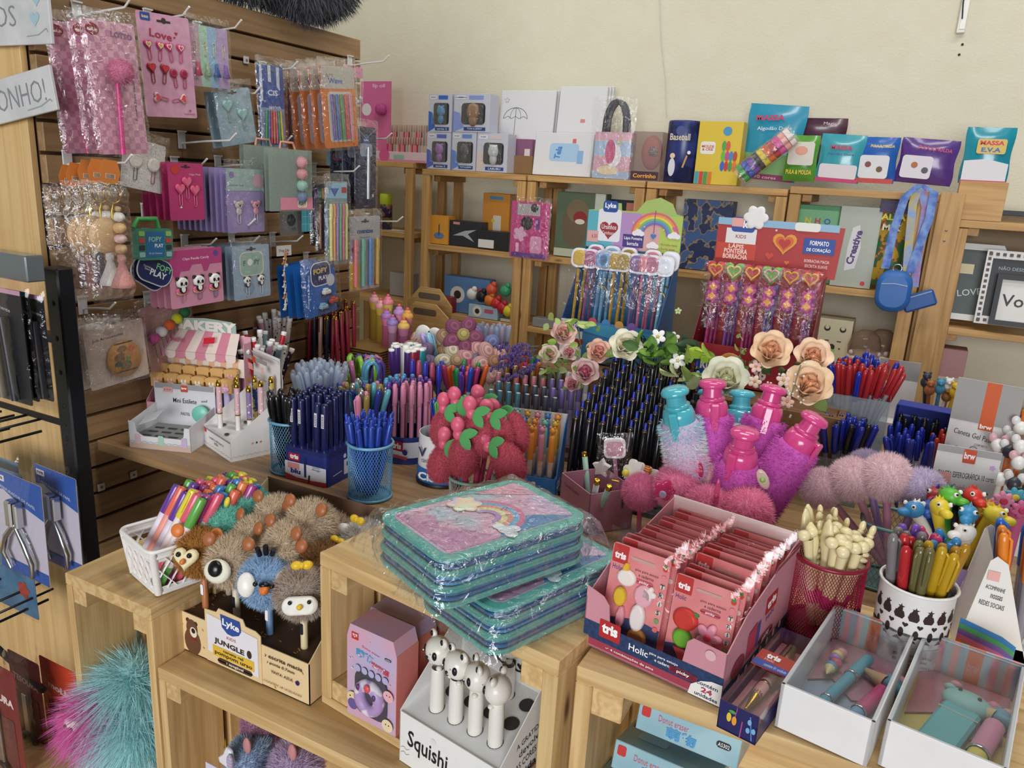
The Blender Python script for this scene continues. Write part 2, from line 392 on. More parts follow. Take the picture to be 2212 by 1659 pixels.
def draw(parent,prints,T=None,name='print',z0=.0004,dz=.00008,w=1.,h=1.):
 """flat print in the XY plane of T; coordinates are fractions of w (x, sizes) and h (y)
    kinds: r rect, e ellipse, h heart, s star, p polygon, rr rounded rect, f flower, l line, t text"""
 b=MB();mats=[];z=z0
 for p in prints:
  k=p[0];c=p[-1]
  mt=c if isinstance(c,bpy.types.Material)else M(c,.5,var=.02)
  if mt not in mats:mats.append(mt)
  mi=mats.index(mt);z+=dz
  if k=='r':x,y,a,d=p[1]*w,p[2]*h,p[3]*w,p[4]*h;pl=[(x-a/2,y-d/2),(x+a/2,y-d/2),(x+a/2,y+d/2),(x-a/2,y+d/2)]
  elif k=='e':pl=ngon(20,p[3]*w,p[4]*h,0,p[1]*w,p[2]*h)
  elif k=='c':pl=ngon(20,p[3]*w,p[3]*w,0,p[1]*w,p[2]*h)
  elif k=='h':pl=heart(p[3]*w,p[1]*w,p[2]*h)
  elif k=='s':pl=star(p[3]*w,p[1]*w,p[2]*h)
  elif k=='f':pl=flower(p[3]*w,5,p[1]*w,p[2]*h)
  elif k=='rr':pl=rrect(p[3]*w,p[4]*h,p[5]*w,p[1]*w,p[2]*h)
  elif k=='p':pl=[(q[0]*w,q[1]*h)for q in p[1]]
  elif k=='l':
   ps=[(q[0]*w,q[1]*h)for q in p[1]];hw=p[2]*w/2
   for(q,q2)in zip(ps,ps[1:]):
    d=Vector((q2[0]-q[0],q2[1]-q[1]));
    if d.length<1e-9:continue
    d.normalize();nx,ny=-d.y*hw,d.x*hw
    b.add([(q[0]-nx,q[1]-ny,z),(q2[0]-nx,q2[1]-ny,z),(q2[0]+nx,q2[1]+ny,z),(q[0]+nx,q[1]+ny,z)],[(0,1,2,3)],mi)
   continue
  elif k=='t':
   s=p[4];ex=p[5:-1];bold=ex[0]if ex else 0.;rot=ex[1]if len(ex)>1 else 0.;mw=ex[2]if len(ex)>2 else None
   vs,fs,tw,th=tmesh(s,bold)
   n=s.count('\n')+1;sc=p[3]*h*n/max(th,.01);sx=sc
   if mw:sx=min(sc*1.5,mw*w/max(tw,.01))
   cr,sr=math.cos(rad(rot)),math.sin(rad(rot))
   b.add([(p[1]*w+v[0]*sx*cr-v[1]*sc*sr,p[2]*h+v[0]*sx*sr+v[1]*sc*cr,z)for v in vs],fs,mi);continue
  b.add([(q[0],q[1],z)for q in pl],[list(range(len(pl)))],mi)
  if sum(pl[i][0]*pl[(i+1)%len(pl)][1]-pl[(i+1)%len(pl)][0]*pl[i][1]for i in range(len(pl)))<0:b.f[-1].reverse()
 return obj(name,b,mats,parent,T)
 # setting
TZ=.89
SX=-1.40
pine_light=WOOD('#e0bf88','#c99f62',1.0,.5,var=.04)
pine_slat=WOOD('#a5845d','#7c5f40',1.3,.55,var=.1)
pine_crate=WOOD('#e0c18b','#b58b52',1.5,.65,var=.07)
pine_shelf=WOOD('#cfa469','#a5783f',1.4,.55,var=.08)
pine_table=WOOD('#ad8b62','#7c5c3a',1.3,.42,var=.05)
plaster,nt_,b_=_new('cream_plaster')
_n=nt_.nodes;_l=nt_.links
_tc=_n.new('ShaderNodeTexCoord');_nz=_n.new('ShaderNodeTexNoise');_nz.inputs['Scale'].default_value=9;_nz.inputs['Detail'].default_value=8
_n2=_n.new('ShaderNodeTexNoise');_n2.inputs['Scale'].default_value=120;_n2.inputs['Detail'].default_value=5
_l.new(_tc.outputs['Object'],_nz.inputs['Vector']);_l.new(_tc.outputs['Object'],_n2.inputs['Vector'])
_cr=_n.new('ShaderNodeValToRGB');_cr.color_ramp.elements[0].color=(*lin('#d9d3bb'),1);_cr.color_ramp.elements[1].color=(*lin('#e3deca'),1)
_l.new(_nz.outputs[0],_cr.inputs[0]);_l.new(_cr.outputs[0],b_.inputs['Base Color']);b_.inputs['Roughness'].default_value=.85
_ad=_n.new('ShaderNodeMath');_ad.operation='MULTIPLY_ADD';_ad.inputs[1].default_value=.35;_l.new(_n2.outputs[0],_ad.inputs[0]);_l.new(_nz.outputs[0],_ad.inputs[2])
_bp=_n.new('ShaderNodeBump');_bp.inputs['Strength'].default_value=.35;_bp.inputs['Distance'].default_value=.012;_l.new(_ad.outputs[0],_bp.inputs['Height']);_l.new(_bp.outputs[0],b_.inputs['Normal'])
struct('wall_back',MB().box((-.4,3.06,1.5),(7.0,.12,3.2)),plaster)
struct('wall_left',MB().box((-3.0,1.0,1.5),(.1,4.0,3.2)),plaster)
struct('floor',MB().box((-.4,.6,-.05),(7.0,6.0,.1)),M('#9a8f80',.5,var=.12,scale=6))
sw=struct('wall_slat',MB().box((SX-.028,1.335,.98),(.012,.89,1.5)),M('#5a4128',.7,var=.15))
k=-1
while True:
 zt=1.7175-.0557*k;zb=zt-.0495
 if zb<.28:break
 plank((SX-.018,.885,zb),(SX,1.775,zt),pine_slat,sw,'slat',.0012);k+=1
for yy in(.93,1.32,1.73):plank((SX-.06,yy-.02,.25),(SX-.036,yy+.02,1.74),pine_slat,sw,'batten')
ep=struct('trim_1',MB().box((-1.83,.895,.86),(.80,.018,1.80)),M('#6b4f2e',.7))
for i in range(4):
 x1=-1.425-.2*i;plank((x1-.199,.874,-.02),(x1,.886,1.76),pine_light,ep,'board',.0006)
p0=ay(1424,-20,2.992);p1=ay(1440,252,2.992)
o=obj('wall_cable',MB().tube([p0,p0.lerp(p1,.4)+Vector((-.004,0,0)),p0.lerp(p1,.7)+Vector((.004,0,0)),p1],.002,5),M('#d8d6cc',.5));tag(o,'thin white cable running down the cream back wall','cable')
t=thing('cable_conduit','white plastic cable duct ending high on the cream wall at right','conduit')
q=ay(2084,20,2.985)
obj('duct',MB().box((q.x,q.y,q.z+.1),(.024,.016,.34),ch=.002),M('#e4e2dc',.4),t)
obj('duct_cover',MB().box((q.x+.002,q.y-.009,q.z+.06),(.016,.003,.24),ch=.001),M('#f2f0ea',.4),t)
obj('loose_end',MB().tube([(q.x-.006,q.y-.012,q.z+.08),(q.x-.008,q.y-.014,q.z+.02),(q.x-.002,q.y-.013,q.z-.03)],.002,5),M('#222222',.6),t)
for i,(a,c)in enumerate(((2072,118),(2079,96))):
 e=ay(a,c,2.998);tag(obj('wall_nail_hole',MB().ell(e,(.004,.002,.004),8,5),M('#3a332a',.8)),['small dark nail hole lowest under the white cable duct','small dark nail hole just under the white cable duct'][i],'nail hole')
 # main display table
tb=thing('display_table','long pine display table against the slat wall covered in pen cups','table')
ys=[.925,1.055,1.30,1.55,1.80,2.06]
for i,(a,c)in enumerate(zip(ys,ys[1:])):
 plank((-1.39,a+.0005,TZ-.022),(-.285 if i==0 else .78,c-.0005,TZ),pine_table,tb,'tabletop_plank',.001)
for(x,y)in((-1.33,1.98),(.7,1.98),(-.36,1.10),(.7,1.12)):plank((x-.025,y-.025,0),(x+.025,y+.025,TZ-.022),pine_table,tb,'table_leg')
# crates
def crate(name,label,x0,x1,y0,y1,z0,z1,th=.014,rot=0.,top=True,nb=3,bat=.03,mat=None,inner=None):
 mat=mat or pine_crate
 c=thing(name,label,'crate',TR(x0,y0,z0)@RZ(rot));w,d,h=x1-x0,y1-y0,z1-z0
 if top:plank((0,0,h-.02),(w,d,h),mat,c,'top_board')
 plank((0,0,0),(w,d,.014),mat,c,'bottom_board')
 zt=h-.02 if top else h
 for(a,e)in((0,th),(w-th,w)):
  m_=.35*d
  plank((a,0,.014),(e,d*.52,zt),mat,c,'side_board');plank((a,d*.58,.014),(e,d,zt),mat,c,'side_board')
 g=(h-.034)/nb
 for i in range(nb):plank((th,d-.010,.014+g*i+.008),(w-th,d,.014+g*(i+1)-.004),mat,c,'back_slat')
 for x in(th,w-th-bat):
  for z in(.014,zt-bat):plank((x,.002,z),(x+bat,d-.012,z+bat),mat,c,'corner_batten')
 return c
AZ,SZ,BZ,CZ=.80,.70,.94,.925
crate('wooden_crate','small pine crate on the left holding the white basket on top',-1.112,-.912,.665,.872,.43,AZ,nb=2)
crate('wooden_crate','pine crate whose top board carries the box of pompom pens',-.910,-.30,.668,.874,.36,SZ,nb=2)
crate('wooden_crate','open pine crate under the two rainbow pencil cases',-.648,-.264,.735,.902,SZ+.001,BZ,th=.02,rot=-7.6,nb=3)
crate('wooden_crate','wide pine crate at the right under the pink pin packs and gift boxes',-.255,.50,.708,1.035,.42,CZ,th=.02,nb=3,bat=.036)
crate('wooden_crate','low pine crate at the lower left corner under the furry pens',-1.35,-1.115,.50,.775,.18,.43,nb=2)
# back shelves built of crates
YF,YB=2.70,2.965
def shelf_unit(label,x0,x1,levels,zbot,pw=.036):
 u=thing('shelf_unit',label,'shelf',TR(x0,YF,zbot));w=x1-x0;d=YB-YF;zt=levels[0]-zbot
 for x in(0,w-pw):
  plank((x,0,0),(x+pw,.022,zt-.024),pine_shelf,u,'front_post');plank((x,d-.022,0),(x+pw,d,zt-.024),pine_shelf,u,'back_post')
 for i,z in enumerate(levels):
  zz=z-zbot
  e=(0,w)if i==0 else(0.001,w-.001)
  plank((e[0],-.002 if i==0 else .023,zz-.022),(e[1],d*.5-.003,zz),pine_shelf,u,'shelf_board')
  plank((e[0],d*.5+.003,zz-.022),(e[1],d-.023,zz),pine_shelf,u,'shelf_board')
  if i:plank((pw,-.001,zz-.022),(w-pw,.0225,zz),pine_shelf,u,'front_rail')
  for x in(pw,w-pw-.03):plank((x,.03,zz-.046),(x+.03,d-.03,zz-.0225),pine_shelf,u,'batten')
 return u
shelf_unit('pine shelf unit furthest left behind the slat wall with pink lip gloss stands',-2.30,-1.862,[1.475,1.19,.90],.2)
shelf_unit('pine crate shelf carrying the boxed figures on top',-1.815,-1.345,[1.452,1.155,.875],.2)
shelf_unit('pine crate shelf with white canvases and unicorn bag on top',-1.338,-.875,[1.452,1.155,.875],.2)
shelf_unit('pine crate shelf with the yellow modelling box on top',-.868,-.392,[1.452,1.155,.875],.2)
shelf_unit('pine crate shelf with bags of modelling dough on top',-.386,.072,[1.462,1.155,.875],.2)
shelf_unit('pine shelf at the right edge with picture frames on it',.10,.66,[1.392,1.07,.80],.2)
for(a,c,lab)in((-.01,.03,'narrow pine upright with staples behind the blue lanyard'),(.045,.11,'wide pine plank upright with wavy grain right of the blue lanyard')):
 o=plank((a,2.664,.25),(c,2.690,1.468),pine_shelf,None,'upright_plank');tag(o,lab,'plank')
 for i in range(2):
  obj('screw',MB().ell((.5-.03*i,.0,-.013),(.004,.004,.003),8,5),STEEL,o)
  # shared builders
def inst(name,label,cat,T,parts,group=None):
 """one thing with copies of shared part meshes; part = (name, mesh, material[, matrix[, subparts]])"""
 t=thing(name,label,cat,T,group)
 for p in parts:
  o=obj(p[0],p[1],p[2],t,p[3]if len(p)>3 else None)
  if len(p)>4:
   for q in p[4]:obj(q[0],q[1],q[2],o,q[3]if len(q)>3 else None)
 return t
def _bic_b(b):b.lathe([(0,0),(.0007,.001),(.0012,.006),(.0034,.016),(.0038,.02),(.0038,.105),(.0038,.105)],6,sm=False)
def _bic_c(b):
 b.lathe([(.0042,.088),(.0052,.089),(.0052,.138),(.0044,.144),(.0025,.147),(0,.1475)],8)
 b.box((.0062,0,.118),(.0018,.003,.046),ch=.0004);b.box((.0052,0,.1405),(.003,.003,.003))
def _click_b(b):b.lathe([(0,0),(.001,.001),(.0014,.004),(.0042,.022),(.0052,.04),(.0054,.09),(.0048,.132),(.0038,.134),(0,.134)],10)
def _click_c(b):b.box((.0062,0,.112),(.0016,.0034,.036),ch=.0005);b.box((.0052,0,.1285),(.0034,.0034,.004),ch=.0004)
def _click_k(b):b.lathe([(.0026,.133),(.0026,.143),(.002,.1455),(0,.146)],8)
def _mk_b(b):b.lathe([(.0055,0),(.0062,.0015),(.0062,.085)],12)
def _mk_c(b):b.lathe([(.0062,.084),(.0066,.0845),(.0066,.128),(.0064,.129),(.0064,.129),(.0052,.1292),(.0048,.1275),(0,.1275)],12)
def _hl_b(b):b.lathe([(0,0),(.0054,.0005),(.0058,.003),(.0064,.03),(.0064,.094)],12)
def _hl_t(b):b.lathe([(0,-.0003),(.0057,.0002),(.0061,.003),(.0067,.030),(.0065,.031)],12)
def _hl_c(b):
 b.lathe([(.0068,.092),(.0073,.093),(.0066,.132),(.006,.1345),(.006,.1345),(.0045,.135),(.004,.133),(0,.133)],12)
 b.box((.0078,0,.116),(.0015,.004,.03),ch=.0005)
def _felt_b(b):b.lathe([(0,0),(.0035,0),(.0042,.003),(.0042,.112)],8)
def _felt_c(b):b.lathe([(.0043,.11),(.0049,.111),(.0049,.15),(.0042,.154),(.003,.1555),(0,.156)],8);b.box((.0055,0,.133),(.0012,.0022,.03))
def _gel_c(b):
 b.lathe([(.005,.093),(.0058,.094),(.0058,.140),(.005,.146),(.003,.149),(0,.1495)],10)
 b.tube([(.0048,0,.144),(.0078,0,.141),(.0072,0,.12),(.0062,0,.104)],[.0018,.002,.0019,.0015],6)
def _gel_b(b):b.lathe([(0,0),(.001,.0),(.004,.018),(.0049,.022),(.0049,.1)],10)
def _penc(b):b.lathe([(0,0),(.0006,.001),(.0036,.016),(.0036,.175),(0,.175)],6,sm=False)
def _slim(b):b.lathe([(0,0),(.001,.001),(.0033,.014),(.0036,.02),(.0036,.15),(0,.15)],8)
def _fat(b):b.lathe([(.0046,0),(.0052,.002),(.0052,.132),(.0046,.1355),(.0046,.1355),(0,.1355)],10)
PK={'bic':[('barrel',_bic_b),('cap',_bic_c)],'click':[('barrel',_click_b),('clip',_click_c),('button',_click_k)],'mk':[('barrel',_mk_b),('cap',_mk_c)],'hl':[('barrel',_hl_b),('tail',_hl_t),('cap',_hl_c)],'felt':[('barrel',_felt_b),('cap',_felt_c)],'gel':[('barrel',_gel_b),('cap',_gel_c)],'pencil':[('shaft',_penc)],'slim':[('shaft',_slim)],'fat':[('shaft',_fat)]}
KN={'bic':'capped_pen','click':'click_pen','gel':'gel_pen','felt':'felt_pen','mk':'marker_pen','fat':'patterned_pen','hl':'highlighter'}
def pen(kind,T,cols,label,group=None,name=None,cat='pen',s=1.,extra=()):
 name=name or KN.get(kind,'pen')
 ps=[(pn,cm(('pen',kind,pn),fn),c)for(pn,fn),c in zip(PK[kind],cols)]
 T=T@Matrix.Scale(s,4)if s!=1. else T
 return inst(name,label,cat,T,ps+list(extra),group)
def bunch(c,rt,h,n,seed,tight=.45,jit=.25,lift=0.):
 """leaning positions for n pens in a cup: base c, rim radius rt at height h"""
 rg=random.Random(seed);o=[]
 for i in range(n):
  q=math.sqrt((i+.5)/n)*rt*.85;a=i*2.39996+rg.uniform(-jit,jit)
  x,y=q*math.cos(a),q*math.sin(a)
  k=tight*rg.uniform(.6,1.3)
  o.append(zframe((c[0]+x*k,c[1]+y*k,c[2]+.004+lift*rg.uniform(-.2,1)),(x*(1-k),y*(1-k),h),rg.uniform(0,6.28)))
 return o
def gridpos(o,ux,uy,nx,ny,sx,sy,up,jit=0.,seed=1,step=0.):
 rg=random.Random(seed);ux=Vector(ux);uy=Vector(uy);r=[]
 for j in range(ny):
  for i in range(nx):
   p=Vector(o)+ux*(i*sx+rg.uniform(-jit,jit))+uy*(j*sy+rg.uniform(-jit,jit))+Vector((0,0,step*j))
   r.append(zframe(p,Vector(up)+Vector((rg.uniform(-1,1),rg.uniform(-1,1),0))*jit*4,rg.uniform(0,6.28)))
 return r
 # cups
def _lattice(b,rb,rt,h,n=44,seg=9,w=.0004,sq=0.,turns=None):
 turns=turns or(h/(2*PI*rt))*1.0
 def pt(a,z):
  r=rb+(rt-rb)*z/h;x,y=math.cos(a),math.sin(a)
  if sq:k=(abs(x)**(2+sq)+abs(y)**(2+sq))**(-1/(2+sq));x*=k;y*=k
  return(x*r,y*r,z)
 for sg in(-1,1):
  for i in range(n):
   a0=2*PI*i/n;b.tube([pt(a0+sg*turns*2*PI*.5*j/seg,.004+(h-.008)*j/seg)for j in range(seg+1)],w,3,caps=False,sm=False)
 return pt
def mesh_cup(label,x,y,z,rb,rt,h,col,n=44,sq=0.,group=None,ww=.0004):
 t=thing('mesh_pen_cup',label,'pen cup',TR(x,y,z),group);m=M(col,.35,.1)
 k=(rb,rt,h,n,sq);b=MB();pt=_lattice(b,rb,rt,h,n,sq=sq,w=ww)
 obj('wire_mesh',b,m,t)
 obj('rim',MB().tube([pt(2*PI*i/40,h)for i in range(40)],.0028,6,closed=True),m,t)
 obj('base_ring',MB().tube([pt(2*PI*i/40,.003)for i in range(40)],.0028,6,closed=True),m,t)
 obj('base_plate',MB().prism([pt(2*PI*i/32,0)[:2]for i in range(32)],.001,.002),m,t)
 return t
def tub(label,x,y,z,rb,rt,h,mat,th=.0015,n=28,name='pen_tub',prints=None,cat='pen cup',extra=None):
 t=thing(name,label,cat,TR(x,y,z))
 obj('body',MB().lathe([(0,.0),(rb,0),(rb,0),(rt,h),(rt,h),(rt-th,h),(rt-th,h),(rb-th,.002),(rb-th,.002),(0,.002)],n),mat,t)
 return t
 # cards and bags
def gridmesh(b,nx,ny,fn,mi=0,sm=True,flip=False,T=None):
 vs=[fn(i/nx,j/ny)for j in range(ny+1)for i in range(nx+1)]
 fs=[(j*(nx+1)+i,j*(nx+1)+i+1,(j+1)*(nx+1)+i+1,(j+1)*(nx+1)+i)for j in range(ny)for i in range(nx)]
 if flip:fs=[f[::-1]for f in fs]
 return b.add(vs,fs,mi,sm,T)
def film_bag(parent,w,h,d=.006,seed=1,m=.006,T=None,crk=.0012,mat=None,name='clear_bag',up=.012,back=False):
 """crinkled clear bag around a w x h card (origin bottom left)"""
 rg=random.Random(seed);b=MB();nx=10;ny=max(8,int(10*h/w))
 def f(u,v):
  e=min(u,1-u,v,1-v)*2
  return(-m+(w+2*m)*u+rg.uniform(-1,1)*crk,-m+(h+2*m+up)*v+rg.uniform(-1,1)*crk,.001+d*min(1,e*5)+rg.uniform(-1,1)*crk)
 gridmesh(b,nx,ny,f)
 return obj(name,b,mat or FILM(),parent,T)
SLOT='#3a2a26'
def card(name,label,cat,T,w,h,mat,prints=(),th=.0008,r=.004,slot=True,film=0,group=None,seed=1,extra=None,bagd=.006,crk=.0012,fm=None):
 """flat card with origin bottom left, front towards local +Z"""
 t=thing(name,label,cat,T,group)
 mat=mat if isinstance(mat,bpy.types.Material)else M(mat,.45,var=.03)
 obj('backing_card',cm(('card',round(w,4),round(h,4),th,r),lambda b:b.prism(rrect(w,h,r,w/2,h/2),-th,0)),mat,t)
 pr=list(prints)
 if slot:pr=[('rr',.5,.93,.26,.022,.01,SLOT),('c',.5,.938,.045,SLOT)]+pr
 if pr:draw(t,pr,w=w,h=h)
 if extra:extra(t,w,h)
 if film:film_bag(t,w,h,bagd,seed,crk=crk,mat=fm)
 return t
def wbox(px0,px1,py0,py1,x,rot=0.):
 pm=(py0+py1)/2;xm=(px0+px1)/2
 y0=ax(px0,pm,x).y;y1=ax(px1,pm,x).y;z1=ax(xm,py0,x).z;z0=ax(xm,py1,x).z
 T=TR(x,y0,z0)@FX
 if rot:T=T@TR((y1-y0)/2,z1-z0,0)@RZ(rot)@TR(-(y1-y0)/2,-(z1-z0),0)
 return T,y1-y0,z1-z0
def ybox(px0,px1,py0,py1,y,rot=0.):
 pm=(py0+py1)/2;xm=(px0+px1)/2
 x0=ay(px0,pm,y).x;x1=ay(px1,pm,y).x;z1=ay(xm,py0,y).z;z0=ay(xm,py1,y).z
 return TR(x0,y,z0)@FY,x1-x0,z1-z0
def copies(t,n,step,label,group,hide=()):
 """n copies of a thing with its parts, each moved on by step"""
 r=[]
 for i in range(n):
  c=t.copy();COL.objects.link(c);c.matrix_world=TR(*(Vector(step)*(i+1)))@t.matrix_basis
  tag(c,label,t['category'],group)
  for ch in t.children:
   if ch.name.split('.')[0]in hide:continue
   d=ch.copy();COL.objects.link(d);d.parent=c
   for g in ch.children:
    e=g.copy();COL.objects.link(e);e.parent=d
  r.append(c)
 return r
wire_white=M('#e3e3e0',.3,.0,coat=.3)
def hook(px,py,ln,label,px2=None,z=None,y=None,up=.02,plate=True):
 """slat-wall peg: bracket at pixel (px, py) on the wall, wire coming out"""
 p=ax(px,py,SX+.003);
 t=thing('display_hook',label,'hook',TR(p.x,p.y,p.z))
 if plate:
  obj('bracket',MB().box((.001,0,0),(.003,.018,.034),ch=.0006).box((.003,0,.018),(.008,.018,.003)),M('#d9d9d6',.4),t)
 obj('wire',MB().tube([(0,0,-.006),(ln*.5,0,.0),(ln,0,.004),(ln+up*.9,0,.004+up*.7)],.0021,7),wire_white,t)
 return t
def clip_path(w,h):
 pts=[]
 for(cx,cy,r,a0,a1)in((0,h/2-w/2,w/2,180,0),(.12*w,-h/2+.42*w,w*.38,0,-180),(0,h/4-w*.3,w*.26,180,0)):
  for i in range(7):a=rad(a0+(a1-a0)*i/6);pts.append((cx+r*math.cos(a),cy+r*math.sin(a),.001))
 return pts
def clip(parent,x,y,w,h,col,topper=None,tc='#d86a8a',name='paper_clip',rot=0.,tsz=.01,mats=None):
 """paper clip lying on a card with a soft rubber top; origin at the clip centre"""
 T=TR(x,y,.0006)@RZ(rot)
 o=obj(name,cm(('clip',round(w,4),round(h,4)),lambda b:b.tube(clip_path(w,h),.0007,5)),col if isinstance(col,bpy.types.Material)else M(col,.3,.3),parent,T)
 if topper:
  b=MB();ms=topper(b,tsz);obj('topper',b,ms,o,TR(0,h*.5,.0005))
 return o
def tp_heart(c,c2=None,c3=None):
 def f(b,s):
  b.puff(heart(s),s*.35,0);ms=[M(c,.35)]
  if c2:b.prism(heart(s*.72),s*.35,s*.37,1);ms.append(M(c2,.4))
  if c3:b.prism(heart(s*.42),s*.37,s*.39,2);ms.append(M(c3,.4))
  return ms
 return f
def tp_round(c,c2=None):
 def f(b,s):
  b.puff(ngon(16,s),s*.35,0);ms=[M(c,.35)]
  if c2:b.prism(ngon(14,s*.55),s*.35,s*.38,1);ms.append(M(c2,.4))
  return ms
 return f
def tp_panda(donut=True,ring='#e26a8c',base='#f1d98b'):
 def f(b,s):
  K,Wt,P,Y=0,1,2,3
  if donut:
   b.puff(ngon(16,s*1.15,s*.62,0,0,-s*1.05),s*.3,P);b.puff(ngon(16,s*1.1,s*.5,0,0,-s*1.25),s*.24,Y)
  b.puff(ngon(14,s*.8,s*.8,0,0,-s*.75),s*.42,K)
  b.puff(ngon(10,s*.38,s*.5,0,0,-s*.8),s*.1,Wt,None,s*.42)
  b.puff(ngon(10,s*.34,s*.34,0,-s*.75,s*.85),s*.3,K);b.puff(ngon(10,s*.34,s*.34,0,s*.75,s*.85),s*.3,K)
  b.puff(ngon(16,s*1.02,s*.88,0,0,s*.2),s*.55,Wt)
  for q in(-1,1):b.puff(ngon(10,s*.24,s*.3,.4*q,q*s*.42,s*.12),s*.06,K,None,s*.55)
  b.puff(ngon(8,s*.11),s*.05,K,TR(0,-s*.1,0),s*.55)
  return[M('#1b1b20',.4),M('#f3f1ec',.4),M(ring,.4),M(base,.4)]
 return f
 # pompoms
def pom(key,r,n,ln,w=.0013,sq=(1,1,1),jit=.55):
 def f(b):
  b.ell((0,0,0),(r*.9*sq[0],r*.9*sq[1],r*.9*sq[2]),18,12);b.fur(sph_samples(n,r*.86,random.Random(5),sq=sq),ln,w,random.Random(6),jit=jit)
 return cm(('pom',key),f)
POMB=lambda:pom('b',.041,8000,.011)
POMS=lambda:pom('s',.024,3000,.009)
# plain carton: box with its own printed front
def carton(name,label,cat,T,w,d,h,mat,prints=(),side=None,top=None,group=None,ch=.0008):
 """box standing on local z=0, front face at y=0 looking along -y, x from 0 to w"""
 t=thing(name,label,cat,T,group)
 mat=mat if isinstance(mat,bpy.types.Material)else M(mat,.45,var=.03)
 obj('carton',cm(('carton',round(w,4),round(d,4),round(h,4)),lambda b:b.box((w/2,d/2,h/2),(w,d,h),ch=ch)),mat,t)
 if prints:draw(t,prints,FY,w=w,h=h)
 if side:draw(t,side,TR(w,0,0)@FX,'side_print',w=d,h=h)
 if top:draw(t,top,TR(0,0,h),'top_print',w=w,h=d)
 return t
 # front row
 # white lattice basket with highlighters
bk=thing('plastic_basket','white woven-lattice plastic basket holding highlighters on the left crate','basket',TR(-1.035,.712,AZ+.001)@RZ(-15))
def basket_pt(u,v,z,W=.112,L=.135,H=.078):
 k=.86+.14*z/H;return((u-.5)*W*k+W/2,(v-.5)*L*k+L/2,z)
wp=M('#f1efec',.35)
b=MB();H=.078
b.prism(rrect(.096,.116,.012,.056,.0675),0,.002)
for z,t_ in((.003,.003),(.012,.0012),(.066,.003)):
 b.tube([(.056+(x-.056)*(.86+.14*z/H),.0675+(y-.0675)*(.86+.14*z/H),z)for(x,y)in rrect(.112,.135,.014,.056,.0675)],t_,6,closed=True)
obj('body',b,wp,bk)
b=MB()
b.tube([(x,y,.077)for(x,y)in rrect(.114,.137,.015,.056,.0675,5)],.003,6,closed=True)
obj('rim',b,wp,bk)
for za,zb in((.058,.077),(.001,.014)):
 b=MB();n=24
 gridmesh(b,24,1,lambda u,v:(lambda q,k:(.056+(q[0]-.056)*k,.0675+(q[1]-.0675)*k,za+(zb-za)*v))(rrect(.112,.135,.014,.056,.0675,5)[int(round(u*24))%24],.86+.14*(za+(zb-za)*v)/H));obj('solid_band',b,wp,bk)
for fi in range(4):
 b=MB()
 for sg in(-1,1):
  for i in range(-4,9):
   pts=[]
   for j in range(6):
    z=.01+.056*j/5;u=(i+.5*sg*(j/5-.5)*3.2)/5+.1
    if .06<u<.94:
     q={0:(u,0),1:(1,u),2:(u,1),3:(0,u)}[fi];pts.append(basket_pt(q[0],q[1],z))
   if len(pts)>1:b.tube(pts,.0034,4,sm=False,flat=.35)
 q=(.5,0),(1,.5),(.5,1),(0,.5)
 obj('lattice_side',b,wp,bk)
for(u,v)in((.03,.03),(.97,.03),(.03,.97),(.97,.97)):obj('corner_post',MB().tube([basket_pt(u,v,.002),basket_pt(u,v,.075)],.006,8),wp,bk)
HLC={'violet':'#6a3a9c','coral':'#f0705a','green':'#63b04e','yellow':'#e8dc3a','pink':'#ea5f7c','blue':'#3f86c6','plum':'#a8478c','orange':'#f08a50'}
hd=Vector((.27,.36,.88)).normalized();hu=Vector((.966,-.259,0));hv=Vector((.259,.966,0))
hn=list(HLC);rg=random.Random(4)
front_cols=['violet','coral','violet','yellow','pink','green','coral']
for j in range(8):
 for i in range(6):
  c=front_cols[i]if j==0 else hn[rg.randrange(8)]
  p=Vector((-1.018,.722,AZ+.006))+hu*(.0158*i+(.0075 if j%2 else 0))+hv*(.0142*j)+hd*rg.uniform(0,.012)
  if i==5 and j%2:continue
  lab='purple and white marker lying furthest left in the basket' if(i,j)==(0,0)else('yellow highlighter showing its full length at the front of the basket' if(i,j)==(3,0)else '%s capped highlighter leaning in the white basket'%c)
  pen('hl',zframe(p,hd,rg.uniform(0,6.28)),(PATTERN('speckle','#efe9ee','#d9c9dd' if c in('violet','plum')else '#f6e2dc',30)if i!=1 else M('#f0a090',.4),M(HLC[c],.3,coat=.5),M(HLC[c],.3,coat=.5)),lab,'%s highlighters in the basket'%c,'highlighter','highlighter',s=1.12)
  # jungle pompom pen box
JX,JY,JW,JD=-.922,.720,.266,.198
jb=thing('display_box','cream cardboard display box of animal pompom pens with brown tray','display box',TR(JX,JY,SZ+.001))
cream=M('#e9cfa0',.55);choc=M('#5a4030',.6)
b=MB()
b.box((JW/2,.0007,.034),(JW,.0014,.068));b.box((JW/2,JD/2,.0006),(JW,JD,.0012))
obj('front_panel',b,cream,jb)
for x,nm in((.0007,'side_panel'),(JW-.0007,'side_panel')):
 obj(nm,MB().prism([(0,0),(JD,0),(JD,.222),(JD-.04,.20),(0,.069)],-.0007,.0007,0,TR(x,0,0)@FX),[cream],jb)
obj('back_panel',MB().box((JW/2,JD,.112),(JW,.0014,.224)),M('#6d5140',.6),jb)
tr=MB().box((JW/2,JD/2,.064),(JW-.003,JD-.003,.0012));obj('tray',tr,choc,jb)
rg=random.Random(9)
draw(jb,[('l',[(x,y),(x+rg.uniform(-.03,.03),y+rg.uniform(-.02,.02))],.006,'#c9a35a')for x,y in[(rg.uniform(.04,.96),rg.uniform(.03,.6))for _ in range(38)]],TR(0,0,.0647),'tray_sprinkles',w=JW,h=JD)
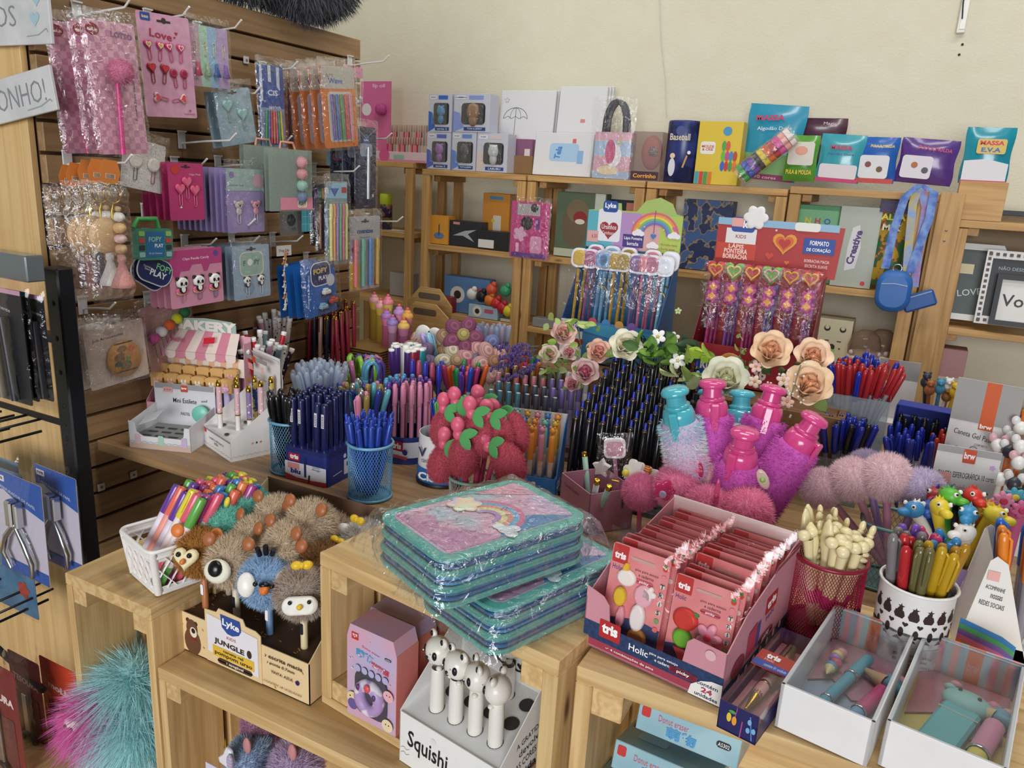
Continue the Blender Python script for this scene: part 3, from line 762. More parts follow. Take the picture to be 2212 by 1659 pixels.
obj('header_tab',MB().prism([(.062,.002),(.176,.002),(.176,.082),(.166,.087),(.146,.088),(.141,.098),(.092,.1005),(.087,.0925),(.062,.0905)],.0003,.0016,0,FY),cream,jb)
blu='#2c4f9e'
def bear_print(x,y,s,c='#6b4630'):
 return[('e',x-.034*s,y+.30*s,.016*s,.06*s,'#43302a'),('e',x+.034*s,y+.27*s,.016*s,.06*s,'#43302a'),('e',x,y-.25*s,.07*s,.36*s,c),('e',x,y+.1*s,.048*s,.25*s,c),('e',x+.012*s,y+.02*s,.03*s,.14*s,'#efe4cf'),('e',x+.012*s,y+.06*s,.017*s,.07*s,'#1c1a1a'),('r',x+.01*s,y-.17*s,.06*s,.05*s,'#8c2a22')]
draw(jb,bear_print(.115,.55,.95)+[('l',[(rx,ry),(rx+.012,ry-.04)],.006,'#d9a860')for rx,ry in((.03,.7),(.2,.75),(.2,.3),(.55,.2),(.75,.1),(.95,.75),(.9,.45))]+[('t',.82,.80,.085,'› escrita macia',.02,0,.27,'#4a3326'),('t',.80,.64,.085,'› ponta 0.7mm',.02,0,.24,'#4a3326'),('t',.81,.45,.06,'TINTA: AZUL',.02,0,.16,'#4a3326'),('c',.92,.44,.014,'#20246e'),('t',.81,.16,.06,'CONTÉM 18 UNIDADES',0,0,.32,'#6b5136')],FY,w=JW,h=.068)
draw(jb,[('p',[(.25,.3),(.64,.15),(.64,1.12),(.25,1.25)],'#eceaf0'),('p',[(.36,1.36),(.51,1.36),(.52,1.12),(.50,1.0),(.45,.92),(.41,.93),(.37,1.05)],blu),('t',.44,1.16,.22,'Lyke',.03,-4,.13,'#ffffff'),('t',.44,.83,.07,'KIDS',.01,0,.07,'#b8383a'),('t',.42,.62,.17,'JUNGLE',.04,-2,.24,'#3c2a22'),('e',.575,.64,.018,.1,'#3c2a22'),('r',.45,.38,.32,.26,'#e8bf3e'),('t',.45,.44,.1,'caneta gel',.03,-1,.25,'#3c2a22'),('t',.45,.32,.1,'pompom urso',.03,-1,.29,'#3c2a22'),('rr',.46,.165,.27,.13,.02,'#4a3428'),('t',.46,.165,.085,'› apagável',.02,-1,.19,'#f5e9cf')],TR(0,-.0018,0)@FY,'label_print',w=JW,h=.068)
EYE=M('#151518',.25);WHT=M('#f4f2ea',.3);YEL=M('#e9bf2a',.35);ORG=M('#e5803a',.35)
def pom_pen(i,j,furc,face,label,barrel,group=None,tilt=(0,0),yaw=0.,dz=0.):
 x=JX+.027+.0675*i;y=JY+.031+.047*j;z0=SZ+.055
 d=Vector((tilt[0],tilt[1],1))
 T=TR(x,y,z0)@zframe((0,0,0),d)
 t=thing('pompom_pen',label,'pen',T,group)
 obj('barrel',cm(('pbar',),lambda b:b.lathe([(.0,-.03),(.002,-.03),(.0055,-.012),(.0055,.10),(0,.10)],12)),M(barrel,.4),t)
 draw(t,[('rr',0,.022,.006,.018,.002,'#20202a' if(i+j)%2 else '#ffffff')],TR(0,-.0056,.022)@FY,'sticker',w=1,h=1)
 hp=obj('pompom',POMB(),FUR(*furc),t,TR(0,-.002,.112+dz)@RZ(yaw))
 ch0=set(hp.children);face(hp)
 for ch in hp.children:ch.matrix_local=RX(-20)@Matrix.Scale(1.42,4)
 return t
def F_(b_,mats,hp,name):obj(name,b_,mats,hp)
def face_owl(hp):
 obj('face_plate',MB().puff(rrect(.034,.018,.0088,0,-.002,5),.006,0,TR(0,-.030,-.006)@RX(10)@FY),WHT,hp)
 obj('eyes',MB().ell((-.009,-.0375,-.004),.0021,8,6).ell((.009,-.0375,-.004),.0021,8,6),EYE,hp)
 obj('beak',MB().ell((0,-.038,-.0085),(.003,.003,.0028),8,6),YEL,hp)
 bow(hp)
def bow(hp,c=None):obj('bow',MB().ell((-.004,-.022,.029),(.006,.004,.0045),10,7).ell((.006,-.022,.029),(.006,.004,.0045),10,7).ell((.001,-.024,.029),.003,8,6),c or YEL,hp)
def face_bird(hp):
 for q in(-1,1):obj('eye_white',MB().ell((.0125*q,-.028,.001),(.0092,.006,.0125),14,9,0,RZ(12*q)),WHT,hp)
 obj('pupils',MB().ell((-.0085,-.0355,.003),.0026,8,6).ell((.0075,-.0375,.0),.0026,8,6),EYE,hp)
 obj('beak',MB().lathe([(.0055,0),(.0048,.005),(.002,.009),(0,.0095)],10,0,True,TR(0,-.032,-.003)@RX(100)),ORG,hp)
 obj('beak_top',MB().ell((0,-.034,.0015),(.0058,.005,.003),10,6),EYE,hp)
 obj('crest',MB().tube([(-.006,-.014,.028),(-.008,-.02,.036)],.0028,6).tube([(0,-.014,.029),(0,-.021,.038)],.0028,6).tube([(.006,-.014,.028),(.008,-.02,.034)],.0028,6),EYE,hp)
def face_koala(hp):
 obj('muzzle',MB().puff(ngon(18,.014,.0125),.006,0,TR(0,-.030,-.006)@RX(8)@FY),M('#f0ecd8',.4),hp)
 obj('nose',MB().ell((0,-.037,-.003),(.0078,.0045,.0085),12,8),EYE,hp)
 ears(hp,'#a8663c')
def ears(hp,c):
 for q in(-1,1):obj('ear',MB().ell((q*.022,-.016,.022),(.0075,.004,.0075),12,8),M(c,.4),hp)
def face_lion(hp):
 obj('face_plate',MB().puff(heart(.0135),.006,0,TR(0,-.030,-.004)@RX(8)@FY),M('#f2e6b8',.4),hp)
 obj('eyes',MB().ell((-.006,-.0375,.001),.0028,8,6).ell((.006,-.0375,.001),.0028,8,6),EYE,hp)
 obj('beak',MB().ell((0,-.039,-.006),(.003,.003,.003),8,6),ORG,hp);ears(hp,'#e0803a')
def face_bow(hp):bow(hp)
def face_ear(hp):ears(hp,'#a8663c')
def face_bun(hp):obj('ears',MB().ell((-.006,-.01,.031),(.004,.003,.006),10,6).ell((.006,-.01,.031),(.004,.003,.006),10,6),M('#e6d64a',.4),hp)
def face_white(hp):obj('ears',MB().ell((.024,-.012,.014),(.010,.005,.008),12,8),WHT,hp)
TQ,BG,RU,BL,GY,BR=('#62c8b0','#4fb49e'),('#cfb490','#b89c78'),('#a8601c','#8a4c14'),('#8ab4de','#74a0d0'),('#a8927e','#90796a'),('#6a3a16','#54300f')
pom_pen(0,0,RU,face_lion,'rust brown pompom pen with pale bird face at the left front of the box','#c07a4a',yaw=20,dz=-.004)
pom_pen(1,0,BG,face_koala,'beige koala pompom pen with big black nose in the front row','#e2d6bd',yaw=18)
pom_pen(2,0,BL,face_bird,'light blue bird pompom pen with orange beak and googly eyes','#6e8fb8',yaw=40,dz=-.012)
pom_pen(3,0,GY,face_owl,'grey pompom pen with white mask face and yellow bow','#e6d6a8',yaw=38,dz=-.008)
pom_pen(0,1,TQ,face_bun,'turquoise pompom pen with yellow horns nearest the highlighters','#c8b8a0',yaw=-20,dz=.018)
pom_pen(1,1,BG,face_ear,'beige koala pompom pen with brown ears in the second row','#e2d6bd',yaw=-20,dz=.012)
pom_pen(2,1,BG,face_ear,'beige pompom pen with one brown ear beside the dark brown one','#e2d6bd',yaw=-10,dz=.022)
pom_pen(3,1,BR,face_ear,'dark brown bear pompom pen next to the crate corner','#6b4630',yaw=10,dz=.004)
pom_pen(0,2,TQ,face_bun,'turquoise pompom pen with yellow horns in the third row','#c8b8a0',yaw=-15,dz=.03)
pom_pen(1,2,BG,face_ear,'beige koala pompom pen in the middle of the third row','#e2d6bd',yaw=0,dz=.03)
pom_pen(2,2,BG,face_ear,'pale beige pompom pen at the back centre of the box','#e2d6bd',yaw=0,dz=.04)
pom_pen(3,2,('#d8d2c8','#c2bab0'),face_bow,'off-white pompom pen with yellow bow behind the crate corner','#e6d6a8',yaw=-10,dz=-.012)
pom_pen(3,3,('#d8d2c8','#c2bab0'),face_bow,'off-white pompom pen with yellow bow in the back row','#e6d6a8',yaw=-10,dz=.004)
pom_pen(2,3,('#c2a683','#a98e6c'),face_white,'light brown pompom pen in the back row under the tall back panel','#6b4630',dz=.0)
# rainbow pencil cases
FILM2=FILM('#fbfdff',.15,.1,45,.9)
def pencil_case(label,cx,cy,z,ang,seed,tilt=0.):
 Wd,Ln=.142,.212
 t=thing('pencil_case',label,'pencil case',TR(cx,cy,z)@RZ(ang)@RX(tilt))
 teal=M('#62b5a8',.7,bump=.3,scale=300);blue=M('#2f7fb2',.6,bump=.3,scale=200);lb=M('#58a8d6',.5)
 zz=.003
 for i in range(3):
  k=1-.01*i;hh=.018 if i<2 else .017
  b=MB();b.prism(rrect(Wd*.97*k,Ln*.97*k,.02,0,0,5),zz+.004,zz+hh-.002,0,None,True);obj('zip_layer',b,blue if i%2==0 else lb,t)
  for z_ in(zz+.002,zz+hh-.001):obj('piping',MB().tube([(x,y,z_)for x,y in rrect(Wd*k,Ln*k,.022,0,0,6)],.0024,6,closed=True),teal,t)
  obj('zip',MB().tube([(x,y,zz+hh/2)for x,y in rrect(Wd*.985*k,Ln*.985*k,.021,0,0,5)],.0012,4,closed=True),M('#1f5f92',.5),t)
  zz+=hh
 obj('bottom_panel',MB().prism(rrect(Wd,Ln,.022,0,0,6),0,.004),teal,t)
 b=MB();b.prism(rrect(Wd,Ln,.022,0,0,6),zz-.003,zz+.001,0);obj('top_border',b,teal,t)
 b=MB();b.prism(rrect(Wd-.026,Ln-.026,.012,0,0,5),zz+.001,zz+.0016)
 lid=obj('printed_cover',b,PATTERN('soft','#c9b3cf','#a9d0d8',14,.4,'#e3a9bf'),t)
 pr=[('p',[(-.4,-.42),(.40,-.42),(.40,-.1),(.2,-.16),(0,-.30),(-.2,-.24)],'#c98fb4'),('p',[(.40,.42),(.40,-.1),(.22,.02),(.2,.2),(.3,.32)],'#3f86b8'),('p',[(-.40,.1),(-.40,.42),(-.1,.42),(-.25,.25)],'#e0a0b4')]
 for i,c in enumerate(('#d76f9a','#6fb6d8','#e89a8a','#e8dc9a','#b894cc')):
  r=.34-.05*i
  pr.append(('p',[(r*math.cos(a)*.95+.04,r*math.sin(a)*.68-.02)for a in[PI*q/14 for q in range(15)]]+[((r-.05)*math.cos(a)*.95+.04,(r-.05)*math.sin(a)*.68-.02)for a in[PI*(14-q)/14 for q in range(15)]],c))
 for(x,y)in((-.24,-.02),(.33,-.02)):
  pr+=[('c',x+dx,y+dy,r,'#dfe6ea')for dx,dy,r in((0,0,.07),(-.08,-.01,.05),(.08,-.01,.055),(.02,.04,.055))]
 pr+=[('l',[(.0,.16),(.03,.13),(.07,.15)],.008,'#3a4a6a')]
 for i in range(9):pr.append(('s',R.uniform(-.38,.38),R.uniform(-.4,.4),.02,'#8a8f98'))
 draw(lid,pr,TR(0,0,zz+.0016),w=Wd,h=Ln)
 obj('holographic_cloud',MB().puff(flower(.022,6,0,0,.75),.002,0,TR(-.035,-.005,zz+.003)),PATTERN('soft','#d8e8d0','#b8c8f0',60,.15,'#f0d0b0'),lid)
 obj('zip_tag',MB().box((-Wd/2-.005,-.02,.03),(.004,.012,.03),ch=.001),M('#5c9bd8',.4),t)
 rg=random.Random(seed);b=MB();Hh=zz
 def sheet(u,v):
  x=(u-.5)*(Wd+.045);y=(v-.5)*(Ln+.05)
  e=max(abs(u-.5),abs(v-.5))*2
  z_=Hh+.004 if e<.84 else Hh+.004-(e-.84)/.16*Hh*.8
  return(x+rg.uniform(-.002,.002),y+rg.uniform(-.002,.002),z_+rg.uniform(-.0016,.0018))
 gridmesh(b,22,30,sheet)
 def side(u,v):
  a=u*2*PI;pl=rrect(Wd+.012,Ln+.012,.02,0,0,5);n=len(pl);f=u*n;i=int(f)%n;j=(i+1)%n;k=f-int(f)
  x=pl[i][0]*(1-k)+pl[j][0]*k;y=pl[i][1]*(1-k)+pl[j][1]*k;m=1+.03*math.sin(v*PI)
  return(x*m+rg.uniform(-.0025,.0025),y*m+rg.uniform(-.0025,.0025),.004+v*Hh*.95+rg.uniform(-.002,.002))
 gridmesh(b,48,7,side)
 obj('clear_bag',b,FILM2,t)
 return t
pencil_case('rainbow pencil case in clear wrap lying on the crate, lower of the two',-.358,.772,BZ+.001,-20,3)
pencil_case('rainbow pencil case in clear wrap stacked on top of the other one',-.395,.735,BZ+.064,-24,5,0.)
# boxed donut erasers in the middle crate
def donut_box(label,T,w,h,d,c1,c2,group=None,win=True):
 t=thing('eraser_box',label,'box',T,group)
 obj('carton',MB().prism([(0,0),(w,0),(w,h*.86),(w*.93,h),(w*.07,h),(0,h*.86)],-d,0,0,FY),PATTERN('soft',c1,c2,12,.4),t)
 obj('side_panel',MB().box((w+.0004,d/2,h*.43),(.0008,d,h*.86)),M('#e08a80',.45),t)
 pr=[('rr',.17,.89,.14,.075,.01,'#c8322e'),('t',.17,.90,.03,'安盛',.02,0,.1,'#f6e0dc'),('t',.5,.80,.022,'Donut eraser',0,-8,.36,'#c8465a'),('t',.37,.72,.085,'萌物',.05,-6,.36,'#4f9ed0'),('t',.68,.655,.06,'甜甜圈',.04,-8,.36,'#d04a58'),('rr',.84,.79,.13,.025,.02,'#1c1c20'),('t',.84,.79,.014,'AS302',0,0,.1,'#ffffff')]
 rg=random.Random(int(h*9999))
 pr+=[('c',rg.uniform(.05,.95),rg.uniform(.06,.9),rg.uniform(.008,.02),rg.choice(('#e8d0ea','#f0c8d0','#bfe0ea','#f2e6c0')))for _ in range(22)]
 if win:
  pr+=[('rr',.52,.33,.66,.48,.18,'#4b4650')]+[('c',.25+.14*i,.57,.06,M('#b6b2d6',.45))for i in range(5)]
  pr+=[('c',.15,.21,.12,'#e8d2a0'),('c',.15,.15,.1,'#6a5a9a'),('c',.10,.23,.014,'#33262a'),('c',.2,.23,.014,'#33262a'),('c',.88,.42,.1,'#eab4b8'),('c',.85,.43,.012,'#7a3040'),('c',.91,.43,.012,'#7a3040'),('c',.87,.10,.11,'#ecd8b0'),('c',.84,.11,.013,'#33262a'),('c',.9,.11,.013,'#33262a')]
 draw(t,pr,FY,w=w,h=h)
 if win:
  er=obj('donut_eraser',MB().tube([(w*.52+.017*math.cos(a),-.005,h*.32+.019*math.sin(a))for a in[2*PI*i/20 for i in range(20)]],.0085,10,closed=True),[PATTERN('blobs','#e6dfe8','#b497c8',40,.45)],t)
  obj('eyes',MB().ell((w*.36,-.0125,h*.43),(.0035,.0025,.005),8,6).ell((w*.68,-.0125,h*.39),(.0035,.0025,.005),8,6),M('#5a3a72',.3),er)
  obj('red_nose',MB().ell((w*.55,-.013,h*.46),(.0055,.003,.006),10,6),M('#d85a5e',.4),er)
 return t
donut_box('lilac boxed donut eraser with window at the front of the middle crate',TR(-.590,.722,SZ+.017)@RZ(-4),.086,.142,.045,'#b9b6dc','#dca6b8')
donut_box('lilac eraser box standing second behind the windowed one',TR(-.604,.785,SZ+.017)@RZ(-4),.092,.13,.04,'#b0add0','#b9a6c8',win=False)
donut_box('pink eraser box furthest back in the middle crate',TR(-.60,.845,SZ+.017)@RZ(-5),.085,.122,.035,'#c890a4','#b880a0',win=False)
for i,(x,z)in enumerate(((-.205,.80),(-.222,.757),(-.238,.715))):
 o=carton('eraser_box',['light blue eraser box on top of the pile under the right crate','light blue eraser box in the middle of the pile under the right crate','light blue eraser box lowest of the pile under the right crate'][i],'box',TR(x,.80-.03*i,z)@RZ(-3)@RX(-14),.125,.07,.036,PATTERN('soft','#a9cdd6','#8db8c8',18,.3),[('rr',.08,.7,.09,.35,.02,'#c8322e'),('t',.36,.65,.22,'Donut eraser',0,0,.3,'#d05a70'),('t',.45,.3,.4,'萌物',.04,0,.3,'#4f9ed0'),('rr',.85,.6,.14,.22,.03,'#1c1c20'),('t',.85,.6,.13,'AS302',0,0,.11,'#ffffff')],top=[('rr',.3,.5,.3,.3,.03,'#c3dde4'),('rr',.08,.8,.09,.2,.02,'#c8322e')])
 # panda pens in a white counter display
PX,PY_,PR=-.486,.700,-9.5
pd=thing('display_box','white counter display box with hand lettering holding panda pens','display box',TR(PX,PY_,SZ+.001)@RZ(PR))
wc=M('#eeeeec',.5);PWd,PDp=.162,.120
obj('front_panel',MB().box((PWd/2,.0006,.038),(PWd,.0012,.076)),wc,pd)
obj('top_tray',MB().quad((0,.001,.074),(PWd,.001,.074),(PWd,PDp,.10),(0,PDp,.10)).quad((0,.001,.073),(0,PDp,.099),(PWd,PDp,.099),(PWd,.001,.073)),wc,pd)
for x in(.0006,PWd-.0006):obj('side_panel',MB().prism([(0,0),(PDp,0),(PDp,.165),(PDp-.02,.16),(0,.077)],-.0006,.0006,0,TR(x,0,0)@FX),wc,pd)
obj('back_panel',MB().box((PWd/2,PDp,.09),(PWd,.0012,.18)),wc,pd)
draw(pd,[('t',.30,.60,.13,'Soul',.01,-3,.55,'#16161a'),('h',.44,.58,.03,'#16161a')],TR(.03,PDp-.0008,.02)@FY,'header_print',w=PWd,h=.18)
draw(pd,[('t',.30,.5,.42,'Squishi',.015,-3,.42,'#16161a'),('c',.36,.78,.03,'#e9e9e6'),('l',[(.02,.3),(.05,.34),(.08,.3),(.11,.34)],.004,'#9a9a9a'),('l',[(.02,.2),(.05,.24),(.08,.2),(.11,.24)],.004,'#9a9a9a')],FY,w=PWd,h=.076)
draw(pd,[('t',.52,.55,.06,'A GRATIDÃO',.0,8,.5,'#2a2a2e'),('t',.52,.46,.06,'devolve',.0,8,.4,'#2a2a2e'),('t',.52,.36,.06,'AS CORES DA',.0,8,.5,'#2a2a2e'),('t',.52,.26,.06,'vida!',.01,8,.3,'#2a2a2e')],TR(PWd,0,0)@FX,'side_print',w=PDp,h=.165)
def holes(b,pts,r):
 for(x,y)in pts:b.add([(x+r*math.cos(a),y+r*math.sin(a),.0747+(y+r*math.sin(a))*.218)for a in[2*PI*i/16 for i in range(16)]],[list(range(16))])
 return b
obj('holes',holes(MB(),[(.036+.032*i,.030)for i in range(4)]+[(.036+.032*i,.062)for i in range(4)]+[(.036+.032*i,.095)for i in range(4)],.0105),M('#3a3634',.9),pd)
pwh=M('#e9e5dc',.35,coat=.2)
def panda_pen(i,j,label,yaw,dz=0.,style=0):
 T=TR(PX,PY_,SZ)@RZ(PR)@TR(.036+.032*i,.030+.032*j,.04)@RZ(yaw)
 t=thing('panda_pen',label,'pen',T)
 obj('handle',cm(('ph',),lambda b:b.lathe([(.009,0),(.0096,.002),(.0096,.082),(.0088,.10),(.008,.102)],16)),pwh,t)
 hd_=obj('head',cm(('pph',),lambda b:b.ell((0,0,0),(.0185,.0165,.0185),20,14).ell((-.013,0,.017),(.0065,.004,.0065),12,8).ell((.013,0,.017),(.0065,.004,.0065),12,8).ell((-.009,-.004,-.02),(.004,.004,.003),8,6).ell((.009,-.004,-.02),(.004,.004,.003),8,6)),pwh,t,TR(0,0,.115+dz))
 bl=M('#15131a',.25)
 b=MB()
 for q in(-1,1):b.ell((q*.0075,-.0148,.001),(.0038,.0026,.0058),10,7,0,RZ(q*14));b.ell((q*.0125,-.0035,.0185),(.003,.0016,.004),8,6)
 b.ell((0,-.0168,-.004),(.0024,.0018,.0018),8,6);obj('eye_patches',b,bl,hd_)
 obj('eye_glints',MB().ell((-.0068,-.0182,.003),.0011,6,4).ell((.0078,-.0178,.003),.0011,6,4),WHT,hd_)
 obj('smile',MB().tube([(-.003,-.0162,-.0075),(0,-.0165,-.009),(.003,-.0162,-.0075)],.0005,4),bl,hd_)
 return t
panda_pen(0,0,'white panda pen furthest left, winking, in the white display',-18,.012)
panda_pen(1,0,'white panda pen second from left, smiling towards the camera',-14,.006)
panda_pen(2,0,'white panda pen third from left, face turned left',-42,.004)
panda_pen(3,0,'white panda pen furthest right, turned with its back seam showing',-80,.002)
panda_pen(2,2,'white panda pen alone in the back row under the pencil case',-30,.018)
# pin packs in their counter display
DX,DY,DR=-.266,.752,-10.
DW,DD=.170,.212
pk=thing('display_box','pink cardboard display box of pin packs with dark blue denim band','display box',TR(DX,DY,CZ+.001)@RZ(DR))
pinkc=M('#cf8f9c',.5);denim=PATTERN('speckle','#27406e','#1c2f55',200,.6);maroon='#a23c52'
obj('front_panel',MB().prism([(0,0),(DW,0),(DW,.062),(.132,.064),(.126,.058),(.122,.026),(.116,.021),(.04,.021),(.034,.026),(.03,.06),(.022,.069),(0,.075)],-.0012,0,0,FY),pinkc,pk)
for x in(.0006,DW-.0006):obj('side_panel',MB().prism([(0,0),(DD,0),(DD,.118),(.045,.085),(0,.062)],-.0006,.0006,0,TR(x,0,0)@FX),pinkc,pk)
obj('back_panel',MB().box((DW/2,DD,.06),(DW,.0014,.122)),M('#e9e6e2',.5),pk)
obj('open_flap',MB().prism([(0,0),(.085,0),(.075,-.05),(.02,-.062),(.004,-.03)],-.0006,.0006,0,TR(DW+.002,DD-.085,.112)@RY(16)@FX),[M('#8c4a58',.5)],pk)
obj('base',MB().box((DW/2,DD/2,.001),(DW,DD,.002)),pinkc,pk)
draw(pk,[('r',.5,.30,1.,.29,denim),('r',.5,.10,1.,.12,maroon),('rr',.20,.40,.16,.30,.01,'#b8262e'),('t',.20,.42,.17,'tris',.05,0,.12,'#ffffff'),('t',.42,.30,.11,'Holic',.01,0,.14,'#ffffff'),('t',.60,.34,.05,'pins para estojo',.01,0,.2,'#ffffff'),('t',.60,.27,.05,'e caderno',.01,0,.12,'#ffffff'),('rr',.74,.25,.19,.12,.05,maroon),('t',.74,.25,.06,'picky',.02,0,.12,'#ffffff'),('t',.36,.10,.05,'✓ 4 combinações de pins',.01,0,.5,'#ffffff'),('p',[(.999,.0),(.999,.34),(.93,.33),(.86,.27),(.80,.16),(.785,.0)],'#efece8'),('t',.905,.24,.06,'contém',.02,0,.14,'#252b52'),('t',.905,.15,.085,'24',.04,0,.09,'#b04458'),('t',.905,.06,.06,'unidades',.02,0,.15,'#252b52'),('c',.9,.72,.035,'#e0b4ba')],FY,w=DW,h=.075)
draw(pk,[('r',.5,.08,1.,.16,denim),('rr',.60,.57,.17,.18,.01,'#b8262e'),('t',.60,.58,.09,'tris',.05,8,.13,'#ffffff'),('t',.6,.44,.06,'Holic',0,8,.12,'#3a3a8a'),('rr',.57,.23,.22,.1,.04,maroon),('t',.57,.23,.06,'picky',.02,8,.14,'#ffffff'),('e',.17,.25,.09,.1,'#8a3446'),('p',[(.28,.2),(.4,.24),(.4,.52),(.28,.48)],'#b83a58'),('p',[(.41,.22),(.45,.24),(.45,.5),(.41,.48)],'#4a4a9a')]+[('e',.2+.1*i,.1+.01*i,.02,.04,'#e8a0a0')for i in range(7)],TR(DW,0,0)@FX,'side_print',w=DD,h=.118)
FPK=FILM('#fffafa',.07,.05,30,.25)
def pins(t,w,h,kind,rg):
 def put(nm,poly,hh,c,x,y):obj(nm,MB().puff([(a*1.3,e*1.3)for a,e in poly],hh,0,TR(x,y,.001)),M(c,.45),t)
 if kind==0:
  put('apple_pin',ngon(18,.011,.0095),.006,'#d0392f',w*.27,h*.56);put('leaf_pin',ngon(8,.004,.002),.003,'#3f8f4a',w*.40,h*.635)
  f=obj('flower_pin',MB().puff(flower(.0155,5,0,0,.5),.005,0,TR(w*.66,h*.47,.001)),M('#efa6bc',.45),t);obj('flower_centre',MB().puff(ngon(10,.004),.003,0,TR(w*.66,h*.47,.006)),M('#e0405a',.45),f)
  put('frog_pin',ngon(14,.0085,.0085),.006,'#6fb82f',w*.27,h*.36);put('collar_pin',ngon(10,.006,.0028),.004,'#4aa39a',w*.29,h*.30)
  put('watermelon_pin',ngon(3,.011,.009,.5),.004,'#dc5a5c',w*.32,h*.19);put('bear_pin',ngon(14,.0095,.0085),.006,'#e9c01f',w*.69,h*.245);put('clover_pin',flower(.007,4),.004,'#4aa07a',w*.55,h*.13);put('berry_pin',heart(.007),.004,'#d8443a',w*.73,h*.1)
 else:
  put('unicorn_pin',ngon(14,.009,.0075),.006,'#f2efe8',w*.33,h*.70);put('horn_pin',ngon(6,.003,.005),.005,'#e9bf2a',w*.30,h*.79);put('paw_pin',ngon(12,.009,.010),.005,'#eab4c2',w*.66,h*.58)
  put('cloud_pin',flower(.007,5),.005,'#f4f2ee',w*.74,h*.62);put('bee_pin',ngon(12,.006,.009),.006,'#e3c834',w*.27,h*.50);put('bunny_pin',ngon(14,.007,.013,.6),.006,'#f0eeea',w*.62,h*.36);put('pencil_pin',ngon(8,.004,.011,.4),.005,'#e8a4b0',w*.33,h*.3);put('cookie_pin',ngon(12,.009),.005,'#b9803a',w*.66,h*.16)
cardp=[('p',[(0,0),(.52,0),(1,0),(1,.30),(.6,.33),(0,.24)],M('#2b3f66',.6)),('rr',.15,.90,.27,.18,.02,'#c0302c'),('t',.15,.885,.07,'tris',.05,0,.2,'#ffffff'),('t',.13,.765,.05,'Holic',0,0,.17,'#3a3a7a'),('rr',.55,.90,.4,.03,.02,'#c9a9a2'),('t',.64,.80,.03,'pins para estojo',0,0,.4,'#5a2a34'),('t',.64,.76,.03,'e caderno',0,0,.26,'#5a2a34'),('rr',.62,.70,.32,.05,.05,'#c85a68'),('t',.62,.70,.03,'picky',.02,0,.2,'#ffffff')]
cardp+=[('c',.93,.90-.085*i,.042,c)for i,c in enumerate(('#c8442f','#e58d94','#dcd6cf','#dcd6cf','#dcd6cf','#dcd6cf','#7aa05a','#e06a6a'))]+[('t',.93,.73-.085*i,.045,'TRIS'[i],.03,0,'#33333a')for i in range(4)]+[('c',.93,.925,.03,'#4f8f46')]
pinkcard=PATTERN('soft','#e79a98','#dd8488',30,.4)
for col_ in range(2):
 n=12
 for i in range(n):
  xx=.010+.079*col_+(.002*math.sin(i*2.1));yy=.018+.0158*i+(.006 if col_ else 0)
  hh=.120-.0016*i-(.012 if(col_==1 and i<3)else 0)+(.003 if i%3 else 0)
  T=TR(DX,DY,CZ)@RZ(DR)@TR(xx,yy,.003)@RZ(R.uniform(-2,2))@RX(-9)@FY
  T=T
  w,h=.072,hh
  if i==0:
   t=card('pin_pack',['pink pin pack with unicorn and bunny pins at the front left of the display','pink pin pack with apple, flower and frog pins at the front right of the display'][col_],'pin pack',T,w,h,pinkcard,cardp,slot=False,film=1,seed=40+col_,bagd=.008,crk=.0005,fm=FPK)
   pins(t,w,h,1-col_,R)
  else:
   card('pin_pack',['pink pin pack in the left row behind the unicorn pack','pink pin pack in the right row behind the apple pack'][col_],'pin pack',T,w,h,pinkcard,cardp[1:5]+cardp[9:12]+[cardp[-1]],slot=False,film=1,seed=50+i%4+10*col_,bagd=.004,crk=.0006,fm=FPK,group=['pin packs in the left row','pin packs in the right row'][col_])
   # single pen gift box
gx=thing('gift_pen_box','narrow dark blue gift box with clear lid showing a pink and gold pen','gift box',TR(-.095,.690,CZ+.001)@RZ(-11))
gw,gl,gh=.040,.172,.032;navy=M('#27265e',.4)
obj('carton',MB().box((gw/2,gl/2,.001),(gw,gl,.002)).box((gw/2,.0006,gh/2),(gw,.0012,gh)).box((gw/2,gl-.0006,gh/2),(gw,.0012,gh)).box((.0006,gl/2,.010),(.0012,gl,.02)).box((gw-.0006,gl/2,.010),(.0012,gl,.02)),navy,gx)
draw(gx,[('l',[(.6,.0),(.62,.6)],.03,'#b04a8a'),('l',[(.42,.5),(.46,1.)],.02,'#b04a8a'),('e',.28,.55,.06,.16,'#e8c83a'),('e',.42,.5,.06,.16,'#e8a03a'),('e',.35,.78,.09,.06,'#4f9a4a'),('l',[(.9,.1),(.8,.9)],.03,'#5a8ac8'),('e',.78,.4,.05,.1,'#7ab0e0'),('e',.92,.45,.05,.1,'#7ab0e0'),('e',.8,.7,.05,.1,'#7ab0e0')],FY,w=gw,h=gh)
obj('tray',MB().box((gw/2,gl/2,.008),(gw-.004,gl-.004,.002)).box((gw*.18,gl/2,.012),(.006,gl-.006,.006)).box((gw*.84,gl/2,.012),(.006,gl-.006,.006)),M('#b87a80',.5),gx)
obj('clear_lid',MB().box((gw/2,gl/2,gh),(gw,gl,.0005)).box((.0003,gl/2,gh*.8),(.0005,gl,gh*.4)).box((gw-.0003,gl/2,gh*.8),(.0005,gl,gh*.4)),FILM('#f4f4f6',.08,.12,8,.1),gx)
sl=obj('paper_sleeve',MB().box((gw/2,gl*.56,gh+.001),(gw+.001,.034,.001)).box((gw+.0006,gl*.56,gh/2),(.001,.034,gh)),M('#b4483e',.45),gx)
